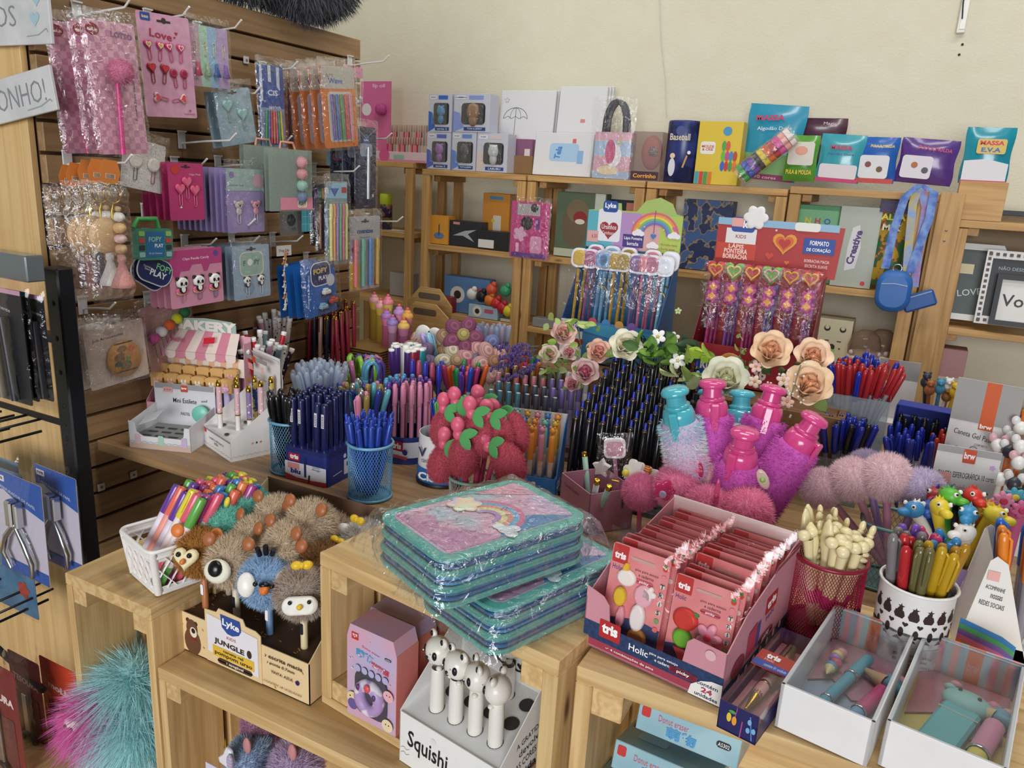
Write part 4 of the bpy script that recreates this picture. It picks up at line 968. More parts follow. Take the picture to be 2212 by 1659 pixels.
draw(sl,[('p',[(-.5,-.5),(.5,-.5),(.5,-.2),(-.5,-.12)],'#3f5aa8'),('t',-.1,.22,.3,'tris',.05,0,.38,'#ffffff'),('t',-.15,-.02,.15,'Holic',0,0,.26,'#f4d8dc'),('t',.1,-.33,.16,'contém 01 unidade',0,0,.6,'#dfe6ff')],TR(gw/2,gl*.56,gh+.0015),w=gw,h=.034)
pg=thing('gift_pen','pink ballpoint pen with gold tip and clip inside the narrow gift box','pen',TR(-.095,.690,CZ+.001)@RZ(-11)@TR(gw*.48,.02,.018)@RX(-90))
obj('barrel',MB().lathe([(.0055,.028),(.0062,.04),(.0064,.09),(.006,.112)],14),M('#e3a9a4',.3,coat=.5),pg)
obj('tip',MB().lathe([(0,0),(.0014,.0),(.0016,.004),(.0052,.027),(.0058,.03),(.0058,.034)],12),GOLD,pg);obj('gold_bands',MB().lathe([(.0066,.05),(.0068,.051),(.0068,.053),(.0066,.054)],12),GOLD,pg)
obj('top',MB().lathe([(.006,.112),(.0062,.114),(.0058,.135),(.004,.137),(.0035,.143),(0,.1435)],12).tube([(0,-.006,.133),(0,-.0095,.13),(0,-.009,.105)],.0015,6),M('#c9b88a',.25,.7),pg)
# white gift sets with clear lids
def gift_set(label,x,y,rot,w,l,h,base,tray2):
 t=thing('gift_set_box',label,'gift box',TR(x,y,CZ+.001)@RZ(rot));wm=M('#ecebea',.45);e=.004
 obj('walls',MB().box((w/2,e/2,h/2),(w,e,h),ch=.0006).box((e/2,l/2,h/2),(e,l,h),ch=.0006).box((w-e/2,l/2,h/2),(e,l,h),ch=.0006).box((w/2,l-e/2,h/2),(w,e,h),ch=.0006),wm,t)
 obj('floor_panel',MB().box((w/2,l/2,.006),(w-.006,l-.006,.002)),base,t)
 obj('cloth_lining',MB().prism([(.006,l*.45),(w*.3,l*.55),(w*.6,l*.42),(w-.006,l*.5),(w-.006,l-.006),(.006,l-.006)],.0072,.0095),tray2,t)
 st=[('r',.083+.083*2*i*.5,.5,.0835,1.,c)for i,c in enumerate(('#8fb6b8','#e0a0a2','#a9bcc0','#e0a0a2','#9fbcc0','#d9794e','#d9794e','#a9bcc0','#e0a0a2','#9fbcc0','#e0a0a2','#a9bcc0'))]
 draw(t,st+[('t',.54,.55,.3,'brw',0,0,.12,'#e0a890')],TR(.004,l-.0042,.006)@FY,'striped_lining',w=w-.008,h=h-.008)
 draw(t,st,TR(0,l-.004,h-.0002),'striped_edge',w=w,h=.004)
 obj('clear_lid',MB().box((w/2,l/2,h+.0004),(w-.002,l-.002,.0006)),FILM('#f4f6f8',.06,.14,6,.06),t)
 return TR(x,y,CZ+.001)@RZ(rot)
GA=gift_set('white gift box with blue pen, ice cream pen and little ball chain',-.044,.722,-9.5,.088,.196,.050,M('#9aa4b8',.5),M('#b07a8a',.6))
GB=gift_set('white gift box at the right edge with teal cat pen case and yellow pen',.052,.718,-9.5,.098,.196,.050,M('#cdb45c',.5),M('#b0707e',.6))
def flat(G,x,y,rot,z=.018):return G@TR(x,y,z)@RZ(rot)@RX(-90)
aq=M('#4aa8bc',.3,coat=.4)
t=thing('capped_pen','aqua blue pen with silver rings in the white gift box','pen',flat(GA,.028,.012,-9))
obj('barrel',MB().lathe([(0,0),(.0058,0),(.006,.003),(.006,.105)],14),aq,t);obj('cap',MB().lathe([(.0064,.105),(.0068,.106),(.0068,.145),(.006,.149),(0,.1495)],14),aq,t)
obj('ring',MB().lathe([(.0066,.04),(.007,.0405),(.007,.043),(.0066,.0435)],14).lathe([(.007,.1),(.0074,.1005),(.0074,.104),(.007,.1045)],14),CHROME,t)
t=thing('ball_charm','small pastel ball ice cream charm next to the aqua pen','charm',GA@TR(.022,.115,.018))
for i,(c,y_)in enumerate((('#e8d48a',.026),('#e3a0a8',.034),('#b48ac4',.018),('#d8607a',.009),('#5f9ac8',.0))):obj('ball',MB().ell((.003*(i%2),y_,0),(.0068,.006,.0068),12,8),M(c,.45),t)
obj('cone',MB().lathe([(.006,0),(0,.014)],10,0,True,TR(0,-.004,0)@RX(90)),M('#e6d49a',.5),t)
def cone_pen(G,x,y,rot,label,bc,bc2,name='ice_cream_pen',r=.0068,ln=.1):
 t=thing(name,label,'pen',flat(G,x,y,rot))
 obj('barrel',MB().lathe([(0,0),(r*.9,0),(r,.003),(r,ln*.45)],14),M(bc2,.35),t);obj('grip',MB().lathe([(r*1.08,ln*.45),(r*1.1,ln*.46),(r*1.08,ln)],14),M(bc,.35),t);obj('ring',MB().lathe([(r*1.12,ln*.44),(r*1.2,ln*.445),(r*1.2,ln*.47),(r*1.12,ln*.475)],14),CHROME,t)
 tp=obj('ice_cream_top',MB().ell((0,0,ln+.022),(.011,.009,.010),14,9).ell((.004,0,ln+.014),(.012,.009,.006),14,8),M('#6aa0b4',.5),t);obj('cone',MB().lathe([(.009,0),(.003,.026),(0,.027)],10,0,True,TR(-.004,0,ln+.016)@RY(-78)),M('#ddb98c',.5),tp);obj('swirl',MB().ell((.006,0,ln+.03),(.009,.008,.006),12,8),M('#e0a6a8',.5),tp)
 return t
cone_pen(GA,.056,.010,-12,'pink and blue pen topped with an ice cream in the left gift box','#c8467e','#7aa8cc')
cone_pen(GB,.068,.006,-8,'yellow multicolour pen topped with an ice cream at the right edge','#d88aa8','#e0cf5c',r=.009,ln=.105)
t=thing('cat_pen_case','flat teal pen case with rubber cat head in the right gift box','pen case',GB@TR(.034,.01,.014)@RZ(-10))
obj('body',MB().box((0,.055,0),(.036,.115,.014),ch=.003),M('#5bb3b6',.4),t);obj('elastic_band',MB().box((0,.03,0),(.037,.002,.0145)).box((0,.096,0),(.037,.002,.0145)),CHROME,t)
hd2=obj('cat_head',MB().ell((0,.125,.004),(.024,.018,.011),18,12).ell((.021,.137,.005),(.008,.008,.006),10,7).ell((-.02,.139,.005),(.007,.005,.005),10,7),M('#8fc4bd',.5),t)
obj('eyes',MB().ell((-.009,.128,.0145),.0022,8,6).ell((.01,.126,.0145),.0022,8,6),EYE,hd2);obj('bow',MB().ell((-.017,.143,.009),(.006,.004,.004),8,6).ell((.021,.137,.0085),(.0055,.0055,.004),8,6),M('#e08a9c',.5),hd2)
# table, left half
def onT(px,py,dz=0.):return az(px,py,TZ+dz)
def fill(kind,T_list,cols,label,group,cat='pen',name=None,s=1.,labels=None):
 for i,T in enumerate(T_list):
  c=cols[i%len(cols)]if isinstance(cols,list)else cols
  pen(kind,T,c,label,group,name,cat,s)
def mats(*c,rough=.35,coat=.3):return tuple(M(x,rough,coat=coat)if isinstance(x,str)else x for x in c)
# mini cutter box
t=thing('cutter_box','open white counter box for mini cutters, nearly empty, by the table edge','display box',TR(-1.305,.936,TZ)@RZ(20));w,d=.128,.098;g=M('#dcdce0',.5)
obj('front_panel',MB().prism([(0,0),(w,0),(w,.05),(w-.012,.05),(w-.014,.032),(w-.02,.026),(.03,.026),(.016,.034),(.013,.052),(0,.056)],-.0012,0,0,FY),g,t)
for x in(.0006,w-.0006):obj('side_panel',MB().prism([(0,0),(d,0),(d,.066),(0,.052)],-.0006,.0006,0,TR(x,0,0)@FX),g,t)
obj('back_panel',MB().box((w/2,d,.054),(w+.004,.0012,.108)),g,t);obj('bottom_panel',MB().box((w/2,d/2,.001),(w,d,.002)),g,t)
obj('insert_tray',MB().box((w/2,d/2,.020),(w-.003,d-.003,.0012)),M('#8d8d8d',.6),t)
draw(t,[('rr',.18+.22*(i%4),.22+.24*(i//4),.16,.07,.02,'#33302e')for i in range(12)],TR(0,0,.0206),'slots',w=w,h=d)
obj('folded_flap',MB().box((0,0,0),(.042,.034,.0008)),g,t,TR(.03,.03,.056)@RY(-24)@RX(16))
draw(t,[('r',.5,.95,1.,.1,'#9a9a9c'),('rr',.5,.92,.12,.13,.01,'#c84a2a'),('t',.5,.93,.05,'brw',.03,0,.09,'#ffffff'),('t',.50,.68,.09,'Mini Estilete',.005,0,.4,'#26262c'),('t',.83,.71,.05,'soul',0,6,.1,'#26262c'),('t',.5,.42,.06,'PASTEL',0,0,.16,'#3a3a40'),('r',.22,.88,.16,.1,'#e2a6a0'),('t',.22,.88,.04,'$ 4,50',0,0,.12,'#5a3a3a')],TR(0,d-.0008,0)@FY,'header_print',w=w,h=.108)
draw(t,[('r',.5,.12,1.,.2,'#c9b0a2'),('l',[(x*.05,.24+.04*(x%2))for x in range(21)],.012,'#a8b8c2')]+[('rr',x,.36,.09,.36,.02,c)for x,c in((.14,'#d6b8c2'),(.52,'#a8cdb8'),(.9,'#c4b4d4'))],FY,w=w,h=.056)
o=obj('mini_cutter',MB().lathe([(0,0),(.0165,0),(.018,.002),(.018,.006),(.0165,.008),(0,.008)],24,0,True),M('#7fd0bc',.35),None,TR(-1.305,.936,TZ)@RZ(20)@TR(.104,.088,.052)@RX(90));tag(o,'round mint green mini cutter, the last one in the open white box','cutter')
# metallic pen display
MT=TR(-1.205,1.030,TZ)@RZ(-19);w,d=.124,.105
t=thing('display_box','white sloping display box with curved header for patterned metallic pens','display box',MT);wc=M('#e8e6e4',.5)
obj('front_panel',MB().box((w/2,.0006,.02),(w,.0012,.04)),wc,t)
for x in(.0006,w-.0006):obj('side_panel',MB().prism([(0,0),(d,0),(d,.115),(0,.041)],-.0006,.0006,0,TR(x,0,0)@FX),wc,t)
obj('pen_tray',MB().quad((0,.001,.036),(w,.001,.036),(w,d,.058),(0,d,.058)),wc,t)
obj('back_panel',MB().box((w/2,d,.055),(w,.0012,.11)),wc,t)
b=MB();gridmesh(b,6,8,lambda u,v:(u*w*.92+.008,d-.002+.010*math.sin(v*PI)*(1-.2*v),.10+v*.085));obj('curved_header',b,wc,t)
obj('header_back',MB().box((w*.53,d+.001,.145),(w*.92,.001,.09)),wc,t)
draw(t,[('r',.5,.93,.9,.1,'#9a9a9a'),('rr',.45,.91,.14,.16,.01,'#c84a2a'),('r',.28,.70,.18,.16,'#e8a09a'),('r',.74,.72,.12,.16,'#eec2b8'),('t',.5,.5,.09,'CANETA METÁLICA 1.0mm',0,0,.68,'#3a3a3e'),('t',.5,.36,.09,'MIX',0,0,.14,'#3a3a3e'),('r',.1,.3,.1,.12,'#e0a83a'),('r',.86,.12,.1,.12,'#5fa8b0')],TR(.008,d-.0135,.102)@RX(6)@FY,'header_print',w=w*.92,h=.085)
draw(t,[('r',.5,.96,1.,.1,'#8f8f92'),('rr',.08,.85,.08,.2,.01,'#c84a2a'),('t',.48,.6,.13,'CANETA METÁLICA',0,0,.55,'#3a3a3e'),('t',.48,.42,.13,'MIX',0,0,.14,'#3a3a3e'),('l',[(x*.05,.16+.06*(x%2))for x in range(21)],.006,'#b8b2ac')],FY,w=w,h=.04)
draw(t,[('c',.42,.26,.02,'#c9a0a8'),('c',.5,.26,.02,'#3a4a7a'),('c',.58,.26,.02,'#c87a6a'),('l',[(x*.05,.06+.03*(x%2))for x in range(21)],.006,'#c8b8a8')],TR(w,0,0)@FX,'side_print',w=d,h=.115)
draw(t,[('e',.22,.3,.06,.04,'#3a3634'),('e',.62,.14,.06,.04,'#3a3634'),('e',.45,.62,.06,.04,'#3a3634')],MT.inverted()@MT@TR(0,0,.0372)@RX(12),'holes',w=w,h=d)
owl=PATTERN('blobs','#d8b04a','#26397e',95,.35,'#5fa8b4');pinkd=PATTERN('dots','#e2b6c0','#eeeae4',160,.35);flo=PATTERN('dots','#8f7aa8','#e0dce6',140,.35)
for i,(x,y,m_,lab,lz)in enumerate(((.030,.022,pinkd,'pink dotted metallic pen with gold clip at the front left of the display',0),(.048,.050,owl,'owl patterned blue and yellow metallic pen second in the display',.006),(.072,.040,pinkd,'pink dotted metallic pen standing fourth in the display',.004),(.078,.074,owl,'owl patterned metallic pen in the middle of the back row',.012),(.098,.052,flo,'lilac flowered metallic pen with gold clip',.0),(.108,.072,pinkd,'pink dotted metallic pen at the right of the display',.01),(.112,.092,owl,'owl patterned metallic pen at the back right of the display',.016))):
 tt=thing('metallic_pen',lab,'pen',MT@TR(x,y,.028+lz))
 obj('lower_barrel',cm(('mp0',),lambda b:b.lathe([(.0045,0),(.005,.002),(.005,.042)],12)),M('#eceae6',.35)if m_ is not owl else owl,tt);obj('upper_barrel',cm(('mp1',),lambda b:b.lathe([(.0052,.042),(.0052,.098)],12)),m_,tt)
 obj('gold_top',cm(('mp2',),lambda b:b.lathe([(.0052,.098),(.0054,.1),(.005,.106),(.0035,.107),(.0035,.110),(0,.110)],12).lathe([(.0055,.0415),(.0055,.044)],12)),GOLD,tt);obj('clip',cm(('mp3',),lambda b:b.tube([(-.004,0,.103),(-.0085,0,.1),(-.0075,0,.072),(-.0062,0,.062)],.0012,6)),GOLD,tt)
 # bakery stand with toast pens
BT=TR(-1.372,1.03,TZ)@RZ(18)
t=thing('bakery_stand','pink toy bakery display stand with striped awning and green sign','display box',BT);w,d=.20,.075;pk_=M('#e0a8b4',.5)
obj('front_panel',MB().box((w/2,.0006,.03),(w,.0012,.06)),pk_,t)
for x in(.0006,w-.0006):obj('side_panel',MB().prism([(0,0),(d,0),(d,.19),(.045,.19),(.045,.10),(0,.062)],-.0006,.0006,0,TR(x,0,0)@FX),pk_,t)
obj('back_panel',MB().box((w/2,d,.10),(w,.0012,.2)),pk_,t);obj('pen_shelf',MB().box((w/2,d/2,.05),(w-.002,d,.0012)),pk_,t)
aw=obj('awning',MB().quad((.01,.03,.168),(w-.01,.03,.168),(w-.022,d-.004,.205),(.022,d-.004,.205)),M('#e6c6c4',.5),t)
n=8
for i in range(n):
 x0=.01+(w-.02)*i/n;x1=.01+(w-.02)*(i+1)/n;u0=.022+(w-.044)*i/n;u1=.022+(w-.044)*(i+1)/n;c=M('#d9899e',.5)if i%2==0 else M('#ecdcd2',.5)
 obj('awning_stripe',MB().quad((x0,.0295,.1685),(x1,.0295,.1685),(u1,d-.0045,.2055),(u0,d-.0045,.2055)).prism([(x0,.168),(x1,.168)]+[((x0+x1)/2+(x1-x0)/2*math.cos(a),.158-(x1-x0)*.3*math.sin(a))for a in[PI*k/6 for k in range(7)]],-.0005,.0005,0,TR(0,.0288,0)@FY),c,aw)
for i in range(15):
 obj('curtain_stripe',MB().quad((w*i/15,.0435,.118),(w*(i+1)/15,.0435,.118),(w*(i+1)/15,.0435,.158),(w*i/15,.0435,.158)),M('#e8b894' if i%2 else '#ede2d2',.5),t)
sg=obj('sign_board',MB().prism([(.03,.2),(w-.03,.2),(w-.03,.222),(w*.8,.229),(w*.5,.233),(w*.2,.229),(.03,.222)],-.001,.001,0,TR(0,d-.004,0)@FY),M('#9fb8ac',.5),t)
draw(sg,[('t',.5,.5,.65,'BAKERY',.06,0,.72,'#e9e4da')],TR(0,d-.0052,.2)@FY,w=w,h=.033)
draw(t,[('t',.22,.55,.3,'weibo.',.02,0,.2,'#b85a78'),('p',[(.56,.75),(.7,.85),(.72,.5),(.58,.4)],'#d0283c')],TR(.015,.0285,.172)@RX(-38)@FY,'awning_print',w=w-.03,h=.04)
toast=M('#d9ab68',.55);rg=random.Random(3)
for j in range(3):
 for i in range(6):
  if j==2 and i==0:continue
  T=BT@TR(.022+.031*i,.012+.02*j,.005+.016*j)
  tt=thing('toast_pen',['toast pen with a bunny face in the front row of the bakery stand','toast topped pen in the second row of the bakery stand','toast topped pen in the back row of the bakery stand'][j],'pen',T,'toast pens row %d'%(j+1))
  obj('barrel',cm(('tb',),lambda b:b.lathe([(.0,0),(.0065,0),(.0068,.002),(.0068,.09),(0,.09)],12)),M(('#e8a8b8','#e8a8b8','#c8c0dc','#c8d4e2','#a8c4de','#c0b4dc')[i],.4),tt)
  hd3=obj('toast',cm(('tt',),lambda b:b.prism([(-.013,-.012),(.013,-.012),(.013,.006),(.0155,.009),(.0145,.015),(.008,.0175),(-.008,.0175),(-.0145,.015),(-.0155,.009),(-.013,.006)],-.005,.005,0,TR(0,0,.1)@FY)),toast,tt)
  if j==0 or i==5:
   obj('bunny',cm(('tbun',),lambda b:b.ell((0,-.006,.096),(.0085,.004,.006),12,8).ell((-.004,-.006,.104),(.002,.002,.005),8,6).ell((.004,-.006,.104),(.002,.002,.005),8,6)),M(('#e8b8a8','#e8b8a8','#f2efe8','#f2efe8','#f2efe8','#e4b4cc')[i],.45),hd3)
   obj('eyes',cm(('teye',),lambda b:b.ell((-.003,-.0098,.097),.0008,6,4).ell((.003,-.0098,.097),.0008,6,4)),EYE,hd3)
o=thing('flower_bud_pen','shiny lilac and pale blue bud pen between bakery stand and white header','pen',TR(*onT(540,905))@RX(-6))
obj('bud',MB().ell((0,0,.135),(.018,.018,.026),14,10).ell((.012,-.01,.132),(.01,.01,.022),12,8),M('#b98acb',.25,coat=.6),o);obj('petal',MB().ell((-.011,-.012,.132),(.009,.007,.02),12,8),M('#a9c8dc',.25,coat=.6),o);obj('barrel',MB().lathe([(0,0),(.005,0),(.005,.115)],10),M('#c89ad0',.4),o)
# patterned pens bunch, in a clear tub
P=az(562,815,TZ+.1)
tub('clear round tub of black, red and pink patterned pens against the slat wall',P.x,P.y,TZ,.05,.058,.075,CLEAR('#e0dcd8',.12))
pats=[(M('#1c1c22',.35),M('#f0efec',.3)),(PATTERN('dots','#e8e4e0','#1c1c22',130,.35),M('#f0efec',.3)),(PATTERN('dots','#1d1d22','#d8a0ac',110,.35),M('#eeeeee',.3)),(M('#c22630',.35),M('#f0efec',.3)),(M('#c493ae',.4),M('#f0eeee',.3)),(PATTERN('dots','#f0eee8','#1c1c22',120,.35),M('#ffffff',.3)),(M('#6a8a90',.4),M('#dfeaea',.3))]
pl=['black pen with white end cap','white pen with black spots','black pen with pink hearts','red pen with white end cap','dusty pink pen','cow patterned pen','grey green pen']
CAPW=cm(('pcapw',),lambda b:b.lathe([(.0053,.1335),(.0056,.1345),(.0056,.140),(.005,.141),(0,.141)],10))
for i,T in enumerate(bunch((P.x,P.y,TZ+.01),.065,.10,40,8,.4,lift=.035)):
 k=i%7;pen('fat',T,(pats[k][0],),pl[k]+' in the bunch beside the bakery stand',pl[k]+'s in the bunch',extra=[('end_cap',CAPW,pats[k][1])],s=1.1)
P2=az(585,745,TZ+.12)
for i,T in enumerate(bunch((P2.x-.01,P2.y+.02,TZ+.02),.05,.11,24,9,.55,lift=.02)):
 k=(1,5,1,4)[i%4];pen('fat',T,(pats[k][0],),('upright '+pl[k]+' behind the patterned bunch'),'upright patterned pens behind, '+pl[k],extra=[('end_cap',CAPW,pats[k][1])],s=1.15)
 # red, navy and cream pens with gold clips
def gold_pen(T,c,label,group):
 return inst('gold_clip_pen',label,'pen',T,[('barrel',cm(('gp0',),lambda b:b.lathe([(.001,0),(.0045,.02),(.0056,.04),(.0056,.146),(.005,.148),(0,.148)],10)),c),('gold_clip',cm(('gp1',),lambda b:b.tube([(.002,0,.147),(.003,0,.155),(.0075,0,.154),(.0078,0,.145),(.0068,0,.108)],.0016,6).lathe([(.003,.148),(.003,.155),(0,.156)],8)),GOLD)],group)
P=az(672,790,TZ+.04)
t=thing('pen_rack','white slotted pen rack under the red and navy gold-clip pens','pen rack',TR(P.x-.07,P.y,TZ))
obj('rack_body',MB().box((.075,.045,.022),(.16,.1,.044),ch=.006),M('#e6e4e0',.4),t)
draw(t,[('c',.08+.14*(i%7),.18+.2*(i//7),.03,'#4a4644')for i in range(28)],TR(-.005,-.005,.0442),'slots',w=.16,h=.1)
gc={'burgundy':M('#8a1f38',.4),'navy':M('#1d2236',.35),'cream':M('#d9b4a8',.4)}
rg=random.Random(2)
for j in range(4):
 for i in range(8):
  k='burgundy' if(i<3 and j<3)or i>5 else('cream' if(i,j)==(4,0)else 'navy')
  gold_pen(TR(P.x-.062+.0205*i,P.y+.012+.022*j,TZ+.025+.012*j)@RY(rg.uniform(-3,5))@RX(rg.uniform(-4,3))@RZ(rg.uniform(150,330)),gc[k],{'burgundy':'burgundy dotted pen with gold clip in the white rack','navy':'navy blue pen with gold clip in the white rack','cream':'single cream pen with gold clip among the navy ones'}[k],k+' gold-clip pens')
  # clear blue pens in an openwork metal cup
P=az(690,862,TZ+.08)
t=mesh_cup('silver openwork cup of clear pens with blue ink',P.x,P.y,TZ,.034,.036,.08,'#9a98a0',30)
cb=(CLEAR('#6a9ad8',.55),CLEAR('#dfe8f4',.35,.05))
fill('bic',bunch((P.x,P.y,TZ),.066,.12,46,21,.3,lift=.012),cb,'clear capped pen with blue ink in the openwork cup','clear blue pens in the openwork cup')
draw(t,[('rr',0,.045,.03,.016,.002,'#c98a90'),('t',0,.045,.008,'2,50',0,0,.02,'#6a3a40')],TR(.004,-.0365,0)@FY,'price_tag')
# pens with carabiner tops
P=az(790,835,TZ+.09)
tub('grey tub of fat pens with curved hook tops',P.x,P.y,TZ,.038,.042,.08,M('#b8b4bc',.4))
HK=cm(('hook_top',),lambda b:b.tube([(0,0,.10),(.002,0,.128),(.008,0,.142),(.018,0,.146),(.026,0,.136),(.028,0,.115),(.026,0,.098)],[.006,.0062,.006,.006,.0056,.005,.003],9,flat=.75))
for i,T in enumerate(bunch((P.x,P.y,TZ+.005),.045,.10,14,5,.6)):
 n_,c=(('lime green','#86bf3a'),('dark violet','#5a4a9c'),('sky blue','#5fa8cc'),('dusty pink','#b8688e'))[i%4]
 inst('hook_pen',n_+' pen with curved carabiner top in the grey tub','pen',T,[('barrel',cm(('hkb',),lambda b:b.lathe([(0,0),(.006,.003),(.0065,.1),(.006,.108),(0,.109)],10)),M(c,.3,coat=.4)),('hook',HK,M(c,.3,coat=.4))],n_+' hook pens')
 # navy needle pens in their printed base
TT=TR(-.952,.990,TZ)@RZ(3);w,d=.094,.088
t=thing('pen_holder','dark blue printed pen holder full of navy pens next to the blue mesh cup','pen holder',TT)
obj('base_block',MB().prism(rrect(w,d,.008,w/2,d/2),0,.058),M('#22307c',.4),t);obj('top_deck',MB().prism(rrect(w+.004,d+.004,.01,w/2,d/2),.058,.066),M('#1c2360',.35,coat=.4),t)
draw(t,[('r',.5,.38,.98,.5,'#e2e4ee'),('p',[(.01,.02),(.99,.02),(.99,.18),(.4,.1),(.01,.22)],'#b8343a'),('rr',.24,.80,.26,.24,.01,'#b8262e'),('t',.24,.81,.15,'tris',.05,0,.2,'#ffffff'),('r',.22,.50,.28,.2,'#e29a98'),('t',.27,.34,.17,'blu',.05,0,.24,'#28337a'),('l',[(.5,.85),(.5,.2)],.05,'#1c2360'),('t',.76,.55,.07,'novo\ndesign',0,0,.2,'#28337a'),('l',[(.6,.3),(.58,.05)],.04,'#222')],FY,w=w,h=.058)
draw(t,[('rr',.72,.42,.3,.5,.02,'#c8cce0'),('rr',.72,.5,.12,.15,.02,'#28337a'),('l',[(.2,.3),(.5,.34)],.02,'#c8cce0'),('c',.6,.8,.05,'#c8cce0')],TR(w,0,0)@FX,'side_print',w=d,h=.058)
nv=M('#1b2052',.3,coat=.5)
for j in range(5):
 for i in range(5):
  if(i,j)in((2,0),(2,1),(3,1)):continue
  tt=inst('needle_pen','navy blue pen with white barcode sticker standing in the printed base','pen',TT@TR(.014+.0165*i,.013+.0155*j,.034+.003*j)@RY(R.uniform(-1.5,1.5)),[('barrel',cm(('np0',),lambda b:b.lathe([(.004,0),(.0052,.01),(.0054,.03)],10)),nv),('cap',cm(('np1',),lambda b:b.lathe([(.0057,.03),(.006,.031),(.006,.114),(.0054,.118),(.003,.119),(0,.119)],10)),nv)],'navy needle pens')
  if j==0:draw(tt,[('r',0,.088,.006,.026,'#d9d9e2')]+[('r',0,.078+.003*k,.004,.0012,'#2a2a34')for k in range(7)],TR(0,-.0061,0)@FY,'barcode_sticker')
  # blue mesh cups
P=az(627,905,TZ+.1)
mesh_cup('light blue mesh cup of black pens behind the navy pen base',P.x,P.y,TZ,.036,.038,.1,'#6fa8c8',46)
fill('gel',bunch((P.x,P.y,TZ),.045,.105,20,31,.5,lift=.006),(M('#17171a',.3),M('#141417',.25,coat=.5)),'black capped pen in the rear blue mesh cup','black pens in the blue mesh cup',s=.98)
P=az(800,955,TZ+.1)
mesh_cup('light blue mesh cup of blue click pens at the front of the table',P.x,P.y,TZ,.037,.039,.1,'#6fa8c8',48)
fill('click',bunch((P.x,P.y,TZ),.043,.105,26,33,.5,lift=.004),mats('#1f3fa0','#1a3488','#2a4ab8'),'royal blue click pen in the front blue mesh cup','blue click pens in the front mesh cup')
# gold and blue pens behind it
P=az(782,900,TZ+.1)
tub('clear tub of gold, blue and pastel pens behind the front blue cup',P.x-.01,P.y+.02,TZ,.04,.045,.085,CLEAR('#dfe4e8',.14))
gl=[mats('#8a7440','#9c8348',rough=.3),mats('#23307c','#26388e'),mats('#9c8348','#8f7a42',rough=.3),mats('#7fb0b8','#5fb0bc'),(CLEAR('#d8dce0',.4),M('#c8c4c0',.2,.8)),mats('#c87a94','#d98aa4')]
gn=['gold','blue','bronze','aqua','silver topped clear','pink']
for i,T in enumerate(bunch((P.x-.01,P.y+.02,TZ),.052,.11,26,35,.4,lift=.01)):pen('gel',T,gl[i%6],gn[i%6]+' pen in the mixed tub behind the front blue cup',gn[i%6]+' pens in the mixed tub')
# triangular felt pens in a round tub
P=onT(878,985)
t=tub('blue and white printed round tub of blue, purple and pink felt pens',P.x,P.y,TZ,.050,.048,.055,M('#28387e',.4))
obj('label_band',MB().lathe([(.0508,.014),(.0502,.046)],28),M('#dcdce4',.5),t)
draw(t,[('rr',0,.040,.03,.02,.002,'#b8262e'),('t',0,.040,.012,'tris',.05,0,.022,'#ffffff'),('r',-.026,.034,.018,.016,'#e29a98'),('r',0,.018,.05,.006,'#c8504a'),('c',.02,.03,.006,'#28387e')],TR(.012,-.0515,0)@FY,'label_print')
fc={'sky blue':'#4f9fd0','purple':'#5a3a92','pink':'#d88aa8'}
i=0
for rr_,nn in((.043,16),(.028,10),(.012,5)):
 for k in range(nn):
  a=2*PI*k/nn;x,y=rr_*math.cos(a),rr_*math.sin(a);s_=x*.85+y*-.3
  n_='sky blue' if s_<-.016 else('pink' if s_>.018 else 'purple');
  if n_=='purple' and k%4==0:n_='pink'
  pen('felt',TR(P.x+x,P.y+y,TZ+.008),mats(fc[n_],fc[n_],rough=.45),n_+' felt pen standing in the round printed tub',n_+' felt pens in the tub',s=.98)
for k in range(5):pen('felt',TR(P.x-.03+.016*k,P.y+.058,TZ+.03),mats('#a83a5a' if k%2 else '#2a2a8c','#b04868' if k%2 else '#3434a8',rough=.4),['crimson','deep blue'][1-k%2]+' felt pen behind the round printed tub','felt pens behind the tub')
# white and purple felt pens in clear tub
P=az(880,838,TZ+.09)
tub('clear tub of white tipped colour pens left of the knitted flower pens',P.x,P.y,TZ,.04,.043,.08,CLEAR('#e6e8ea',.12))
dk=[PATTERN('dots','#f0f0ee','#c83a5a',120,.4,'#2f7fa8'),PATTERN('dots','#f0f0ee','#2f9aa0',110,.4),M('#eeece8',.4)]
wcol=[(dk[0],M('#45296e',.35)),(dk[1],M('#1f8a94',.35)),(dk[2],M('#f0eeea',.35)),(dk[0],M('#8c2338',.35)),(dk[1],M('#4a2f80',.35))]
wn=['dark purple','teal','white','wine red','violet']
for i,T in enumerate(bunch((P.x,P.y,TZ+.01),.04,.11,22,41,.75,lift=.008)):pen('mk',T,wcol[i%5],wn[i%5]+' capped pen with spotted barrel in the clear tub',wn[i%5]+' pens in the clear tub',s=1.28,extra=[('end_dot',cm(('edot',),lambda b:b.lathe([(.0055,.1285),(.0058,.1295),(.0058,.133),(0,.133)],10)),M('#f4f2ee',.35))])
for i,(px,py)in enumerate(((915,722),(940,728))):
 q=ay(px,py,1.50);t=thing('lollipop_pen',['white round topped pen left of the knitted flowers','white round topped pen touching the knitted flowers'][i],'pen',TR(q.x,q.y,q.z));obj('disc',MB().lathe([(0,-.003),(.021,-.003),(.023,0),(.021,.003),(0,.003)],22,0,True,RX(90)),M('#e8e6e0',.35),t);obj('stick',MB().tube([(0,0,-.02),(0,0,-.12)],.004,8),M('#e8e6e0',.35),t)
